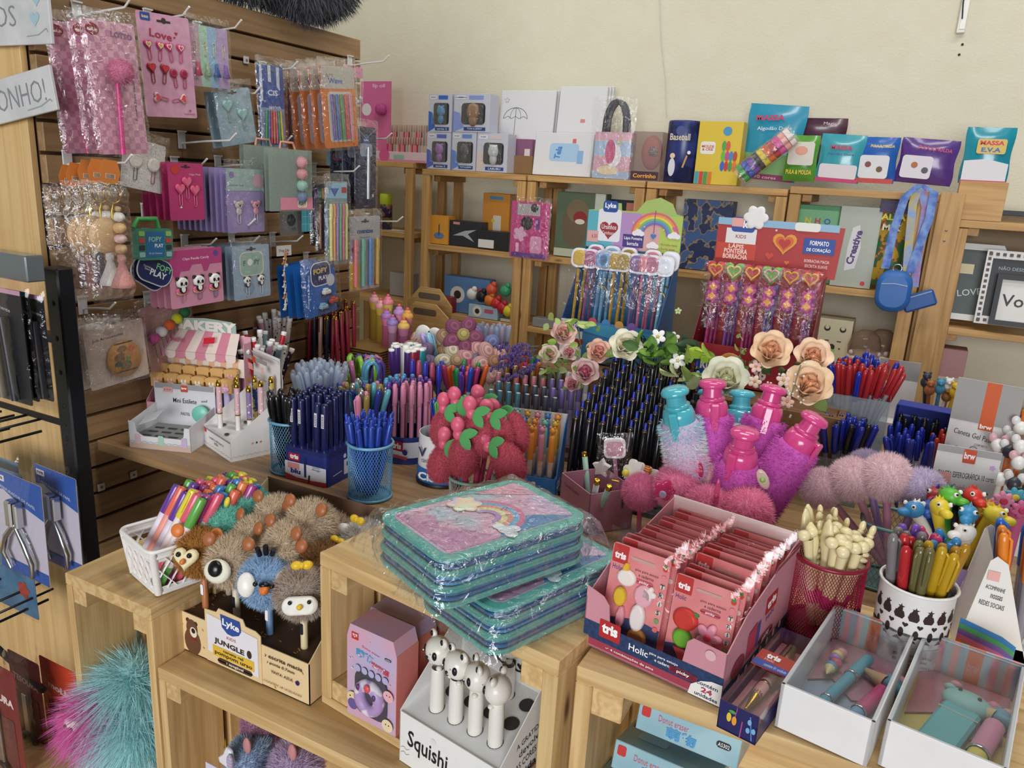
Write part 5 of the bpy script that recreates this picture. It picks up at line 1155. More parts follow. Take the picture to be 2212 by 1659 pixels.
 # knitted flower pens
P=az(985,815,TZ+.1)
tub('white lettered tin of knitted flower pens in the middle of the table',P.x,P.y,TZ,.042,.044,.10,M('#e0e0de',.4),extra=None)
draw(bpy.data.objects[[o.name for o in COL.objects if o.name.startswith('pen_tub')][-1]],[('t',-.012,.07,.014,'ERS',.03,0,.03,'#26262a'),('t',-.012,.05,.014,'L',.03,0,'#26262a'),('t',-.012,.03,.014,'N',.03,0,'#26262a')],TR(0,-.0448,0)@RZ(-12)@FY,'lettering')
knit=lambda c:PATTERN('wavez',c,'#'+''.join('%02x'%int(int(c[i:i+2],16)*.8)for i in(1,3,5)),130,.8)
fl=[((905,765),'lilac','#8f7aa4','#d0a83a'),((930,790),'purple','#84709c','#d0a83a'),((945,735),'mustard','#c9a83e','#c47a34'),((985,725),'tan','#a8866a','#b0924a'),((1015,730),'violet','#8f7aa8','#c4a23e'),((1045,745),'blue','#7884b4','#b05a78'),((985,768),'cream','#d8cbb0','#b89a72'),((1030,765),'pink','#cf9a98','#8a7a92'),((895,738),'rose','#cfa09c','#b0a060'),((1000,712),'berry','#8c4a68','#b0a060'),((1062,768),'peach','#cf9f98','#a87a5a')]
for i,((px,py),n_,c,c2)in enumerate(fl):
 yy=P.y-.055+.028*(i%3)+(.03 if py<740 else 0);q=ay(px,py+14,yy);b0=Vector((P.x+(q.x-P.x)*.2,P.y+(q.y-P.y)*.2,TZ+.02))
 d_=(CAM-q).normalized()*.7+Vector(((q.x-P.x)*6,-.1,.35));T=zframe(q,d_,i)@Matrix.Scale(1.35,4)
 t=thing('flower_pen',n_+' knitted flower pen with a contrasting centre','pen',T)
 for k in range(5):a=2*PI*k/5;obj('petal',cm(('kp',),lambda b:b.ell((0,0,0),(.0165,.0135,.012),14,9)),knit(c),t,RZ(72*k)@TR(.020,0,0))
 obj('centre',cm(('kc',),lambda b:b.ell((0,0,.008),(.0115,.0115,.008),12,8)),knit(c2),t)
 iv=T.inverted();obj('barrel',MB().tube([iv@b0,iv@q],.004,8),M('#d8c8b0' if i%2 else '#a9cfe0',.4),t)
for i,(px,py,c)in enumerate(((920,745,'#b9a6dc'),(935,755,'#8fc4dc'),(1010,715,'#7fb8d8'),(1046,757,'#a890cc'),(1025,700,'#8fc0d8'))):
 q=ay(px,py,P.y-.02);pen('gel',zframe((P.x+(q.x-P.x)*.3,P.y,TZ+.03),q-Vector((P.x+(q.x-P.x)*.3,P.y,TZ+.03)),i),mats(c,c),['lilac pastel pen poking up between knitted flowers at left','pale blue pastel pen in front of the mustard flower','pale blue pastel pen behind the tan flower','violet pastel pen right of the knitted flowers','pale blue pastel pen furthest back among the flowers'][i],None,s=1.2)
 # bright pens in clear flared cup
P=az(1002,850,TZ+.09)
tub('clear flared cup of bright assorted felt pens in front of the knitted flowers',P.x,P.y,TZ,.034,.046,.095,CLEAR('#dfe6ea',.15))
bc=[('orange','#d8622e'),('green','#2f8f4a'),('violet','#5a3aa0'),('pink','#d0446e'),('blue','#2c4fb8'),('red orange','#e0582e'),('magenta','#b83a78')]
for i,T in enumerate(bunch((P.x,P.y,TZ),.052,.11,26,51,.35,lift=.012)):k=i%7;pen('gel',T,mats('#c8ccd0',bc[k][1]),bc[k][0]+' capped pen in the clear flared cup',bc[k][0]+' pens in the flared cup')
# clear ink pens and mixed pens further back
P=ay(1065,735,1.62)
tub('clear cup of slim crystal pens behind the knitted flowers',P.x,P.y,TZ,.04,.045,.12,CLEAR('#e4eaf0',.12))
fill('bic',bunch((P.x,P.y,TZ+.05),.045,.12,22,55,.8,lift=.01),[(CLEAR('#3f62c0',.6),CLEAR('#dce6f6',.3)),(CLEAR('#b85a9a',.6),CLEAR('#f0e2ee',.3)),(CLEAR('#3f62c0',.6),CLEAR('#dce6f6',.3))],'slim crystal clear pen in the cup behind the knitted flowers','crystal pens')
P=ay(1120,800,1.50)
tub('dark tub of orange, purple and green pens under the lavender sprigs',P.x,P.y,TZ,.05,.052,.10,M('#4a3328',.5))
for i,T in enumerate(bunch((P.x,P.y,TZ+.012),.055,.12,24,57,.6,lift=.02)):k=(0,2,1,0,4,3)[i%6];pen('gel',T,mats('#c8ccd0',bc[k][1]),bc[k][0]+' pen in the dark tub by the lavender',bc[k][0]+' pens by the lavender')
P=ay(955,905,1.16)
tub('dark short cup of blue and green pens behind the strawberry pens',P.x+.01,P.y+.02,TZ,.034,.036,.07,M('#2a2c3a',.4))
fill('gel',bunch((P.x+.01,P.y+.02,TZ),.038,.11,14,59,.5),[mats('#2c3c8c','#26388e'),mats('#5fa0a0','#3f9a92'),mats('#2c3c8c','#1f2c78'),mats('#6fae5a','#63a84e')],'blue or green pen in the dark cup behind the strawberries','pens behind the strawberries')
# strawberry plush pens
P=az(1020,1028,TZ+.1);SP=P.copy()
mesh_cup('pale green mesh cup of strawberry plush pens',P.x,P.y,TZ,.033,.036,.10,'#8fb8a8',44)
t=tub('round blue and white printed tub left of the strawberry pens',*onT(955,1035)[:2],TZ,.047,.045,.095,M('#e6e4e4',.4));obj('blue_band',MB().lathe([(.0476,.006),(.0473,.034)],28),M('#2670b8',.4),t);obj('base_foot',MB().lathe([(.049,0),(.049,.006),(.047,.008)],28),M('#1c2030',.4),t)
draw(t,[('t',0,.020,.016,'CiS',.04,0,.036,'#ffffff'),('t',-.01,.066,.018,'V',.03,0,'#3a3a50'),('t',0,.05,.007,'caneta',0,0,.024,'#55556a')],TR(-.004,-.0482,0)@FY,'lettering')
SF=lambda:pom('straw',.0255,5200,.0055,.0009,(1,1,1.5),.5)
st=[((958,1000),-.02,'strawberry plush pen hanging lowest at left of the cup',20),((1003,985),-.035,'large strawberry plush pen at the front left of the cup',5),((1038,940),-.02,'strawberry plush pen at the front centre with long leaf',-4),((1078,945),.0,'strawberry plush pen standing tall right of centre',-8),((1098,1000),-.02,'strawberry plush pen hanging at the right of the cup',-35),((962,925),.03,'strawberry plush pen at the left rear',15),((1000,915),.035,'strawberry plush pen in the rear middle',0),((1060,910),.045,'strawberry plush pen at the rear right',-10),((1108,935),.03,'strawberry plush pen furthest right at the rear',-25)]
RED=FUR('#b42c3c','#9c2434')
for i,((px,py),dy,lab,roll)in enumerate(st):
 q=ay(px,py,P.y+dy);b0=Vector((P.x+(q.x-P.x)*.3,P.y+dy*.3,TZ+.03));T=TR(*q)@RY(roll)
 t=thing('strawberry_pen',lab,'pen',T);iv=T.inverted()
 obj('plush_strawberry',SF(),RED,t)
 obj('barrel',MB().tube([iv@b0,Vector((0,0,0))],.0045,8),M('#b83a62',.35),t)
 lf=M('#4f9a58',.8)
 for k in range(2):obj('leaf',cm(('sleaf',),lambda b:b.puff([(0,0),(.008,.008),(.010,.020),(.006,.03),(0,.036),(-.006,.03),(-.010,.02),(-.008,.008)],.0016)),lf,t,TR(0,-.020,.040)@RX(64)@RZ(-130+60*k+roll)@Matrix.Scale(.8,4))
 obj('topper_knob',cm(('sknob',),lambda b:b.ell((0,0,0),(.0125,.0115,.014),14,10).ell((0,-.002,-.016),(.0095,.009,.011),12,8)),M('#d9607c',.4),t,TR(-.012,-.010,.050)@RY(-roll*.3-14)@Matrix.Scale(.88,4),'plain pink rubber knob')
 # animal topped pens in a blue stand-up box
AT=TR(-.600,1.165,TZ)@RZ(14);w,d=.105,.085
t=thing('display_box','blue pointed display box of pastel animal topped pens','display box',AT);bl_=M('#2878c4',.45)
obj('front_panel',MB().box((w/2,.0006,.018),(w,.0012,.036)),bl_,t);obj('base',MB().box((w/2,d/2,.001),(w,d,.002)),bl_,t)
for x in(.0006,w-.0006):obj('side_panel',MB().prism([(0,0),(d,0),(d,.135),(d-.02,.122),(0,.037)],-.0006,.0006,0,TR(x,0,0)@FX),bl_,t)
obj('back_panel',MB().box((w/2,d,.0675),(w,.0012,.135)),M('#e9e4dc',.5),t)
draw(t,[('t',.5,.5,.5,'CiS',.04,0,.3,'#ffffff')],FY,w=w,h=.036);draw(t,[('t',.3,.14,.12,'CiS',.04,0,.4,'#ffffff')],TR(w,0,0)@FX,'side_print',w=d,h=.135)
an=[('orange','#e8923c'),('pink','#d88a9c'),('aqua','#7fbfb4'),('blue','#4a7fc0'),('yellow','#d8b03a')]
for j in range(3):
 for i in range(5):
  n_,c=an[(i*2+j)%5]if j else an[(0,1,0,1,0)[i]];T=AT@TR(.014+.019*i,.014+.024*j,.004+.005*j)
  inst('animal_pen',n_+' pastel pen with a small animal top in the blue pointed box','pen',T,[('barrel',cm(('ap0',),lambda b:b.lathe([(.0,0),(.0045,.004),(.005,.06)],10)),PATTERN('speckle','#ead9c0','#d8b0a0',150)),('cap',cm(('ap1',),lambda b:b.lathe([(.0054,.06),(.0058,.062),(.0058,.104),(.0046,.11),(0,.111)],10)),M(c,.4)),('animal_top',cm(('ap2',),lambda b:b.ell((0,0,.118),(.006,.005,.006),10,7).ell((-.004,0,.1245),.0024,8,5).ell((.004,0,.1245),.0024,8,5)),M(c,.4))],n_+' animal pens')
  # paint markers in steps
mk_rows=[(['gold']*4+['grey']*3+['white']*3,3),(['rose']*6+['lilac']*4,2),(['teal']*3+['slate']*3+['lilac']*3,1),(['teal']*4+['slate']*4,0)]
mc={'gold':('#b89a4a','#a8893c'),'grey':('#c4c4c6','#7a7c82'),'white':('#e8e8e6','#e4e4e2'),'rose':('#e0b0b4','#d88a94'),'lilac':('#b4a8d0','#8d7cbc'),'teal':('#8fb4c0','#5a8a9c'),'slate':('#8a8c96','#5a5e6c')}
M0=Vector((-.735,1.335,TZ));mr=RZ(12)
t=thing('marker_stand','brown stepped stand of metallic paint markers beside the flower box','pen stand',TR(*M0)@mr)
for k in range(4):obj('step',MB().box((.10,.014+.027*k,(.010+.012*k)/2),(.21,.026,.010+.012*k),ch=.001),M('#5a4030',.6),t)
for row,k in mk_rows:
 for i,n_ in enumerate(row):
  pen('mk',TR(*M0)@mr@TR(.010+.0195*i+(.009 if k%2 else 0),.014+.027*k,.010+.012*k)@RX(-4),(M(mc[n_][0],.4),M(mc[n_][1],.35,.5 if n_=='gold' else .1)),n_+' paint marker standing in the stepped brown stand',n_+' paint markers','paint_marker','marker',s=.9,extra=[('end_disc',cm(('mdisc',),lambda b:b.lathe([(.0046,.1276),(.0046,.130),(0,.130)],10)),M('#e8e6e2',.4))])
  # table, right half
  # black click pens in a stepped rack
BR0=Vector((-.50,1.205,TZ))
t=thing('pen_rack','black stepped rack full of black click pens with blue buttons','pen rack',TR(*BR0))
for k in range(9):obj('step',MB().box((.115,.014+.027*k,(.010+.0095*k)/2),(.23,.0265,.010+.0095*k),ch=.001),M('#15161c',.5),t)
bk_=(M('#14151b',.28,coat=.5),M('#101116',.25),M('#2438b4',.35));bk2=(bk_[0],bk_[1],M('#15151a',.35))
SIL=cm(('bring',),lambda b:b.lathe([(.0049,.128),(.0051,.1285),(.0051,.1315),(.0046,.132)],10))
for k in range(9):
 for i in range(9):
  if k<2 and i>6:continue
  blue=k in(0,1,2,3,5,8)and(k!=3 or i<4)or(k+i)%7==0
  tt=pen('click',TR(BR0.x+.012+.0258*i,BR0.y+.014+.027*k,TZ+.011+.0095*k)@RX(-8)@RZ(R.uniform(150,380)),bk_ if blue else bk2,'black click pen with %s button in the stepped rack'%('blue' if blue else 'black'),'black pens with %s buttons'%('blue' if blue else 'black'),extra=[('silver_ring',SIL,M('#8a7a60',.3,.9))],s=1.02)
for i in range(3):draw(t,[('r',0,0,.014,.014,'#d89a94')],TR(.03+.05*i,-.0006,.016)@FY,'price_sticker')
# pink paper box with assorted pens and erasers
PBT=TR(-.470,1.145,TZ)@RZ(-38);w,d,h=.098,.085,.072
t=thing('paper_box','small open pink paper box of assorted pens and eraser toppers','box',PBT);pm_=M('#c58ba0',.55)
for(c,s_)in(((w/2,.0008,h/2),(w,.0016,h)),((w/2,d-.0008,h/2),(w,.0016,h)),((.0008,d/2,h/2),(.0016,d,h)),((w-.0008,d/2,h/2),(.0016,d,h)),((w/2,d/2,.001),(w,d,.002))):obj('panel',MB().box(c,s_),pm_,t)
draw(t,[('s',.2+.13*i,.3+.4*((i*7)%5)/5,.012,'#9a5a72')for i in range(6)]+[('t',.4,.8,.09,'Caneta Oceano',0,0,.5,'#8a4a62')],FY,w=w,h=h)
draw(t,[('s',.2+.13*i,.2+.5*((i*3)%5)/5,.012,'#9a5a72')for i in range(6)],TR(w,0,0)@FX,w=d,h=h)
mint=M('#9fc4b4',.4)
for i,(x,y,tx,ty,m_,lab)in enumerate(((.02,.05,-.35,.0,mint,'mint green pen with gold end at the left of the pink paper box'),(.055,.03,.45,-.2,PATTERN('dots','#d8e2e4','#8aa0b8',150),'white floral pen leaning across the pink paper box'),(.07,.03,.55,-.1,mint,'mint green pen with gold end leaning to the right'))):
 inst('slim_pen',lab,'pen',PBT@TR(x,y,.004)@zframe((0,0,0),(tx,ty,1)),[('barrel',cm(('slp',),lambda b:b.lathe([(0,0),(.005,.002),(.005,.095),(0,.095)],10)),m_),('gold_end',cm(('slg',),lambda b:b.lathe([(.0051,.093),(.0053,.0945),(.0053,.101),(.004,.102),(0,.1015)],10)),GOLD)])
q=ay(1328,968,1.16)
t=thing('eraser_pencil','pink pencil with a white and pink eraser plate in a clear bag','pencil',TR(*q)@RZ(20)@RY(-6))
obj('eraser',MB().prism(rrect(.036,.033,.008),-.004,.004,0,FY),M('#ece4e6',.5),t);draw(t,[('rr',0,0,.028,.025,.007,'#d8a0b0')],TR(0,-.0042,0)@FY)
obj('pencil',MB().tube([(0,0,-.016),(.004,.004,-.13)],.0038,6),M('#c88aa4',.4),t);film_bag(t,.046,.085,.004,71,T=TR(-.023,-.006,-.062)@FY,up=.0)
obj('gold_tie',MB().tube([(-.006,-.005,-.055),(.006,-.006,-.057)],.002,6),GOLD,t)
q=ay(1385,1030,1.13)
t=thing('eraser_clips','white flower shaped erasers with pink and yellow striped sides','eraser',TR(*q)@RZ(30))
for i in range(3):obj('eraser_slice',MB().prism(flower(.021,6,0,0,.7),-.004,.004,0,TR(-.012+.014*i,.006*i,.008-.008*i)@RZ(-55)@RX(70)),(M('#f0ece6',.5),PATTERN('wavez','#e8c83a','#d0486a',90),M('#ece6e0',.5))[i],t)
obj('ribbon',MB().prism([(0,0),(.03,-.012),(.034,-.03),(.012,-.022)],-.002,.002,0,TR(.014,.004,-.004)@FY),M('#cf4a5c',.5),t)
obj('bead',MB().ell((-.026,0,.006),.006,10,7),M('#e6d84a',.4),t);obj('chain',MB().tube([(-.026,0,-.004),(-.027,.0,-.03),(-.026,0,-.055)],.0014,5),M('#6a4a4a',.3,.7),t)
o=obj('star_eraser',MB().prism(star(.017,0,0,5,.6),-.005,.005,0,FY),M('#eee8e0',.5),None,TR(*ay(1300,1010,1.2)));tag(o,'white star shaped eraser behind the pencil in the clear bag','eraser')
# pink pompom keyrings
for i,(px,py,yy,sc,c,lab)in enumerate(((1385,1085,1.10,1.0,('#f070a0','#e05a8c'),'rose pink pompom pen furthest left behind the pin packs'),(1465,1075,1.10,1.25,('#ff86b2','#f86aa0'),'bright pink pompom pen with a shell charm'),(1540,1075,1.13,1.25,('#f2b4be','#e6a2ae'),'pale pink pompom pen in the middle'),(1600,1075,1.14,1.1,('#f2b6be','#e6a4ac'),'pale pink pompom pen under the fluffy pens'),(1530,1125,1.06,1.25,('#ff84b0','#f86a9e'),'bright pink pompom pen in the front row with a mermaid charm stick'),(1610,1130,1.07,1.3,('#ff82ac','#f6689c'),'bright pink pompom pen at right with a swirl charm'))):
 q=ay(px,py-22,yy);t=thing('pompom_keyring',lab,'pompom pen',TR(*q));obj('pompom',POMB(),FUR(*c),t,Matrix.Scale(sc*.72,4))
 obj('barrel',MB().tube([(0,0,-.02),(.002,.01,-.13-(q.z-1.0))],.004,8),M('#d04a7a',.4),t)
 if i in(1,4,5):ch=obj('charm',MB().puff(flower(.017,5,0,0,.7),.003,0,TR(-.012 if i==1 else .012,-.036,.006 if i<5 else-.006)@RZ(20)@FY),CLEAR('#e03a7a',.6),t);obj('charm_shell',MB().puff(ngon(10,.006),.003,0,TR(-.012 if i==1 else .012,-.040,.0)@FY),M('#b8a0c8',.3),ch)
for i,(px,py,yy)in enumerate(((1548,1070,1.04),(1508,1015,1.10),(1648,1035,1.09))):
 q=ay(px,py,yy);t=thing('charm_stick',['thin pink clear stick charm standing upright among the pompoms','pink bird shaped charm behind the pompoms','rainbow unicorn charm at the right of the pompoms'][i],'charm',TR(*q));obj('plate',MB().puff(ngon(12,.004 if i==0 else .008,.026 if i==0 else .016),.003,0,RZ(10)@RY(-14*i)@FY),CLEAR(('#e05a8a','#d03a6a','#e8d8c0')[i],.7),t);obj('gem',MB().ell((0,-.004,0),.004,8,6),M(('#c83a72','#e86a92','#8fbf5a')[i],.3),t)
 # jumbo fluffy pens in a clear cup
FC=Vector((-.205,1.165,TZ))
tub('large clear cup of jumbo fluffy pens',FC.x,FC.y,TZ,.066,.074,.115,CLEAR('#e2dde6',.12),th=.0012)
def fluffy(label,base,top,fur,cap,bands=None,yaw=0.):
 base=Vector(base);top=Vector(top);L_=(top-base).length;T=zframe(base,top-base,yaw);t=thing('fluffy_pen',label,'pen',T)
 Lb=L_-.058;rg=random.Random(int(abs(top.x)*1e4));n=8200;r=.031
 b=MB();b.lathe([(0,0),(r*.8,.002),(r,.012),(r,Lb-.01),(r*.8,Lb),(0,Lb)],18)
 smp=[]
 for i in range(n):z=rg.uniform(.004,Lb);a=rg.uniform(0,2*PI);smp.append(((r*.96*math.cos(a),r*.96*math.sin(a),z),(math.cos(a),math.sin(a),.35)))
 b.fur(smp,.0085,.0014,rg,jit=.55,droop=(0,0,-.25))
 if bands:
  nb=len(bands)
  b.mi=[min(nb-1,int(max(0.,sum(b.v[i][2]for i in f)/len(f))/Lb*nb))for f in b.f]
  for k,f in enumerate(b.f):
   if len(f)==4 and k<18*5:b.mi[k]=nb//2
  obj('plush_sleeve',b,[FUR(c)for c in bands],t)
 else:obj('plush_sleeve',b,FUR(*fur),t)
 cp=M(cap,.22,coat=.6)
 o=obj('cap',cm(('flcap',),lambda b:b.lathe([(.023,0),(.0245,.006),(.0245,.016),(.022,.024),(.018,.026),(.018,.026),(.0195,.028),(.0195,.031),(.0155,.033),(.0155,.033),(.0145,.046),(.0145,.046),(.021,.048),(.0215,.052),(.018,.057),(.008,.0595),(0,.06)],22)),cp,t,TR(0,0,Lb-.004))
 obj('clip',cm(('flclip',),lambda b:b.box((0,-.028,.004),(.014,.006,.044),ch=.0025).box((0,-.024,.022),(.012,.01,.006),ch=.001)),cp,o)
 return t
MG=('#cc3cb0','#b02a98')
fluffy('jumbo fluffy pen in pastel rainbow bands with aqua cap, leftmost in the clear cup',FC+Vector((-.015,-.028,.01)),ay(1455,832,1.10),MG,'#4fb4c4',['#c8d8e8','#58a8d8','#9a78cc','#d89ccc','#cfa8d8','#eeb8d0','#d8ecec','#9cd0e4'],0)
fluffy('jumbo magenta fluffy pen with pink cap standing upright',FC+Vector((-.012,.0,.01)),ay(1540,815,1.165),MG,'#d84a8a',None,.4)
fluffy('jumbo magenta fluffy pen with pink cap lowest at the front',FC+Vector((.022,-.045,.005)),ay(1612,922,1.095),MG,'#d84a8a',None,-.3)
fluffy('jumbo magenta fluffy pen leaning to the right with barcode on its clip',FC+Vector((.03,-.005,.01)),ay(1768,893,1.17),MG,'#d84a8a',None,1.2)
fluffy('jumbo magenta fluffy pen tilted behind the cream rose',FC+Vector((.02,.03,.01)),ay(1675,828,1.235),MG,'#d84a8a',None,.2)
fluffy('jumbo pale fluffy pen with aqua cap half hidden behind the upright pink one',FC+Vector((-.02,.04,.01)),ay(1535,835,1.25),MG,'#4fb4c4',['#a9c8dc','#c8b4d8','#a9d0dc','#d8c8dc'],0)
fluffy('jumbo pale fluffy pen with aqua cap behind, near the white rose',FC+Vector((.01,.045,.01)),ay(1605,838,1.27),MG,'#4fb4c4',['#d8c8dc','#e0d0dc','#e0dce4'],.8)
# flower box with the pencil displays standing on it
RZT=1.045
t=thing('flower_box','brown wooden box covered in artificial flowers carrying two pencil displays','wooden box',TR(-.72,1.50,TZ));bw=WOOD('#8a6238','#5f4124',1.3,.6)
plank((0,0,0),(.66,.014,.155),bw,t,'front_board');plank((0,.27,0),(.66,.284,.155),bw,t,'back_board');plank((0,.015,0),(.014,.269,.155),bw,t,'side_board');plank((.646,.015,0),(.66,.269,.155),bw,t,'side_board');plank((.015,.015,.143),(.645,.269,.155),bw,t,'lid')
def petal_f(b):
 def f(u,v):
  u2=u*2-1;w_=.62*math.sin(PI*min(1.,.22+.62*v));return(u2*w_,.30*u2*u2*(1-.5*v)-.05*v-.22*max(0,v-.6),v)
 gridmesh(b,5,5,f);gridmesh(b,5,5,lambda u,v:tuple(x+y for x,y in zip(f(u,v),(0,.02,0))),flip=True)
PET=cm(('petal',),petal_f)
def rose(px,py,rpx,y,c,c_in,label,opened=1.):
 q=ay(px,py,y);r=rpx*(q-CAM).length/F*.98;dr=(CAM-q).normalized()+Vector((0,0,.45))+Vector((R.uniform(-.2,.2),0,0));T=zframe(q-dr.normalized()*r*.55,dr,R.uniform(0,6))@Matrix.Scale(r,4)
 t=thing('artificial_rose',label,'rose',T)
 for ring,(n,rr_,tl,sc)in enumerate(((3,.05,-10,.82),(4,.16,0,.92),(5,.26,14,.98),(6,.34,34*opened,1.0))):
  for k in range(n):obj('petal',PET,FUR2(c_in if ring<2 else c),t,RZ(360/n*k+ring*31)@TR(0,-rr_,-.05*ring)@RX(tl)@Matrix.Scale(sc,4))
 obj('bud',cm(('rbud',),lambda b:b.ell((0,0,.35),(.17,.17,.42),10,8)),FUR2(c_in),t)
 obj('stem',cm(('rstem',),lambda b:b.tube([(0,0,0),(0,.05,-.7)],.05,6)),M('#6a8a4a',.6),t)
 for k in range(2):obj('leaf',LEAF,M('#7f9a52',.6),t,RZ(150*k+40)@TR(0,-.45,-.12)@RX(75)@Matrix.Scale(.8,4))
def FUR2(c):return M(c,.7,var=.08,scale=3)
def leaf_f(b):
 def f(u,v):u2=u*2-1;w_=.34*math.sin(PI*min(1,.06+.93*v))**.8;return(u2*w_,.12*abs(u2)-.25*v*v,v)
 gridmesh(b,4,6,f);gridmesh(b,4,6,lambda u,v:tuple(x+y for x,y in zip(f(u,v),(0,.02,0))),flip=True)
LEAF=cm(('leafm',),leaf_f)
for a in((1264,802,33,1.41,'#f2d6d0','#e08aa0','pale pink artificial rose with deep pink heart, lowest of the left group'),(1293,758,29,1.42,'#f2cdb8','#ecb0a0','blush artificial rose next to the white one'),(1218,718,30,1.45,'#f0d2c6','#eab8aa','faded pink artificial rose at the top left of the flowers'),(1187,765,24,1.42,'#f2e0d2','#ecc4b8','small pale artificial rose bud at the left edge'),(1230,760,22,1.44,'#f4e2da','#eaa4aa','small pink artificial rosebud between green leaves'),(1237,828,20,1.40,'#eabcc0','#e098a4','small drooping pink artificial rose at the bottom left'),(1352,745,38,1.43,'#faf6e4','#f2ead0','white artificial rose in front of the blue display'),(1568,815,50,1.37,'#f8f8e6','#f0eecc','large greenish white artificial rose behind the pink capped pen'),(1666,755,44,1.40,'#fae0c0','#f4c49c','peach artificial rose furthest left of the three'),(1757,768,40,1.43,'#fae2c6','#f2c09c','peach artificial rose at the upper right'),(1748,828,50,1.38,'#fae2c2','#f6c8a0','large peach artificial rose at the lower right')):rose(*a)
def blossom(px,py,rpx,y,c,cc,label):
 q=ay(px,py,y);r=rpx*(q-CAM).length/F;t=thing('small_blossom',label,'flower',zframe(q,(CAM-q).normalized()+Vector((R.uniform(-.4,.4),0,.3)),R.uniform(0,6))@Matrix.Scale(r,4))
 for k in range(5):obj('petal',cm(('bpet',),lambda b:b.ell((.55,0,.1),(.42,.34,.09),10,6)),FUR2(c),t,RZ(72*k))
 obj('centre',cm(('bcen',),lambda b:b.ell((0,0,.12),(.17,.17,.12),8,6)),M(cc,.6),t);obj('stem',cm(('bst',),lambda b:b.tube([(0,0,0),(.1,.2,-1.6)],.06,5)),M('#7a9a4a',.6),t)
for a in((1421,728,19,1.42,'#f4f2ee','#d8c04a','white five petal blossom right of the white rose'),(1455,730,14,1.43,'#f2f0ea','#c8b84a','small white blossom nearest the red display'),(1464,780,19,1.40,'#f4f2ee','#e0d080','white blossom above the black pens'),(1508,812,12,1.38,'#7fa8d0','#e0c040','little blue daisy beside the greenish white rose'),(1633,792,15,1.38,'#ecc4bc','#c8a04a','pink blossom left of the large peach rose'),(1630,825,15,1.36,'#efd4c0','#d0b04a','pale pink blossom under the first peach rose'),(1692,822,16,1.36,'#efcfc0','#d8b84a','pink blossom touching the large peach rose'),(1700,868,15,1.34,'#ecbcb0','#d8b84a','pink blossom hanging below the peach rose'),(1672,895,15,1.33,'#e8b4a8','#d8b84a','lowest pink blossom over the fluffy pens'),(1465,672,8,1.45,'#b8c890','#8aa05a','tiny green bud beside the red display')):blossom(*a)
rg=random.Random(17)
def sprig(label,px,py,y,n,size,c,spread=(30,22)):
 q=ay(px,py,y);t=thing('leaf_sprig',label,'leaves',TR(*q))
 for i in range(n):
  p=ay(px+rg.gauss(0,spread[0]/2),py+rg.gauss(0,spread[1]/2),y+rg.uniform(-.02,.02))-q
  obj('leaf',LEAF,M(c[i%len(c)],.6),t,zframe(p,(rg.uniform(-1,1),rg.uniform(-.8,.1),rg.uniform(-.2,1)),rg.uniform(0,6))@Matrix.Scale(size*rg.uniform(.7,1.2),4))
 obj('stem',MB().tube([(0,0,0),(0,.02,-.05)],.0015,5),M('#5f7a3a',.6),t)
G1=['#7a9a4a','#98b060','#5f8440'];G2=['#a9bf6a','#c0cf8a','#8fb04a']
for a in(('round light green leaves above the pale pink roses',1250,705,1.42,16,.022,G2,(46,30)),('yellow green leaves at the far left of the flowers',1185,790,1.42,14,.02,G2,(34,50)),('small green leaves among the left roses',1240,785,1.41,10,.018,G1,(30,36)),('narrow grassy leaves between white rose and white blossoms',1425,765,1.42,34,.028,['#5f8a34','#7aa644','#4a7030'],(46,26)),('dark eucalyptus leaves behind the white rose',1388,740,1.47,8,.036,['#2f4a38','#37543f'],(20,40)),('dark round leaves in front of the red display',1500,750,1.45,6,.034,['#37503c','#4a6248'],(24,22)),('pale green broad leaves above the black pens',1475,800,1.385,9,.042,['#c3cf92','#d6dfae','#a8c060'],(36,26)),('bright green leaves beside the greenish white rose',1530,775,1.40,8,.028,['#9fc03a','#b4cc5a'],(24,18)),('tiny buds and leaves left of the peach roses',1610,780,1.42,16,.013,['#b8c08a','#8a9a5a'],(30,40)),('dark leaves under the peach roses',1690,800,1.43,10,.026,['#4a5a34','#5f7044'],(60,40)),('dark moss leaves along the front of the flower box',1400,790,1.46,34,.02,['#2c3628','#3a4634','#242c24'],(150,18))):sprig(*a)
for i,(x0,y0,x1,y1)in enumerate(((1165,748,1068,752),(1168,765,1062,800),(1172,785,1088,822),(1160,755,1080,775))):
 a=ay(x0,y0,1.45);c=ay(x1,y1,1.38);t=thing('lavender_sprig',['uppermost lavender sprig reaching left from the flower box','longest lavender sprig reaching down to the bright pens','lowest lavender sprig of the four','lavender sprig second from the top'][i],'lavender',TR(*a));obj('stem',MB().tube([(0,0,0),c-a],.0012,5),M('#5a6a50',.7),t)
 b=MB()
 for k in range(46):p=(c-a)*(.2+.8*k/46);b.ell(p+Vector((rg.gauss(0,.0035),rg.gauss(0,.0035),rg.gauss(0,.0035))),(.0032,.0026,.0042),6,4)
 o=obj('florets',b,M('#5d4a86',.8,var=.2),t);o['kind']='stuff'
t=thing('baby_breath','spray of tiny white beads hanging under the peach roses','flower',TR(*ay(1705,850,1.35)));b=MB()
for k in range(34):b.ell((rg.gauss(0,.014),rg.gauss(0,.008),rg.gauss(0,.024)),.0022,6,4)
o=obj('beads',b,M('#f0eee6',.5),t);o['kind']='stuff';obj('stem',MB().tube([(0,0,-.03),(.01,.01,.05)],.001,4),M('#7a8a5a',.7),t)
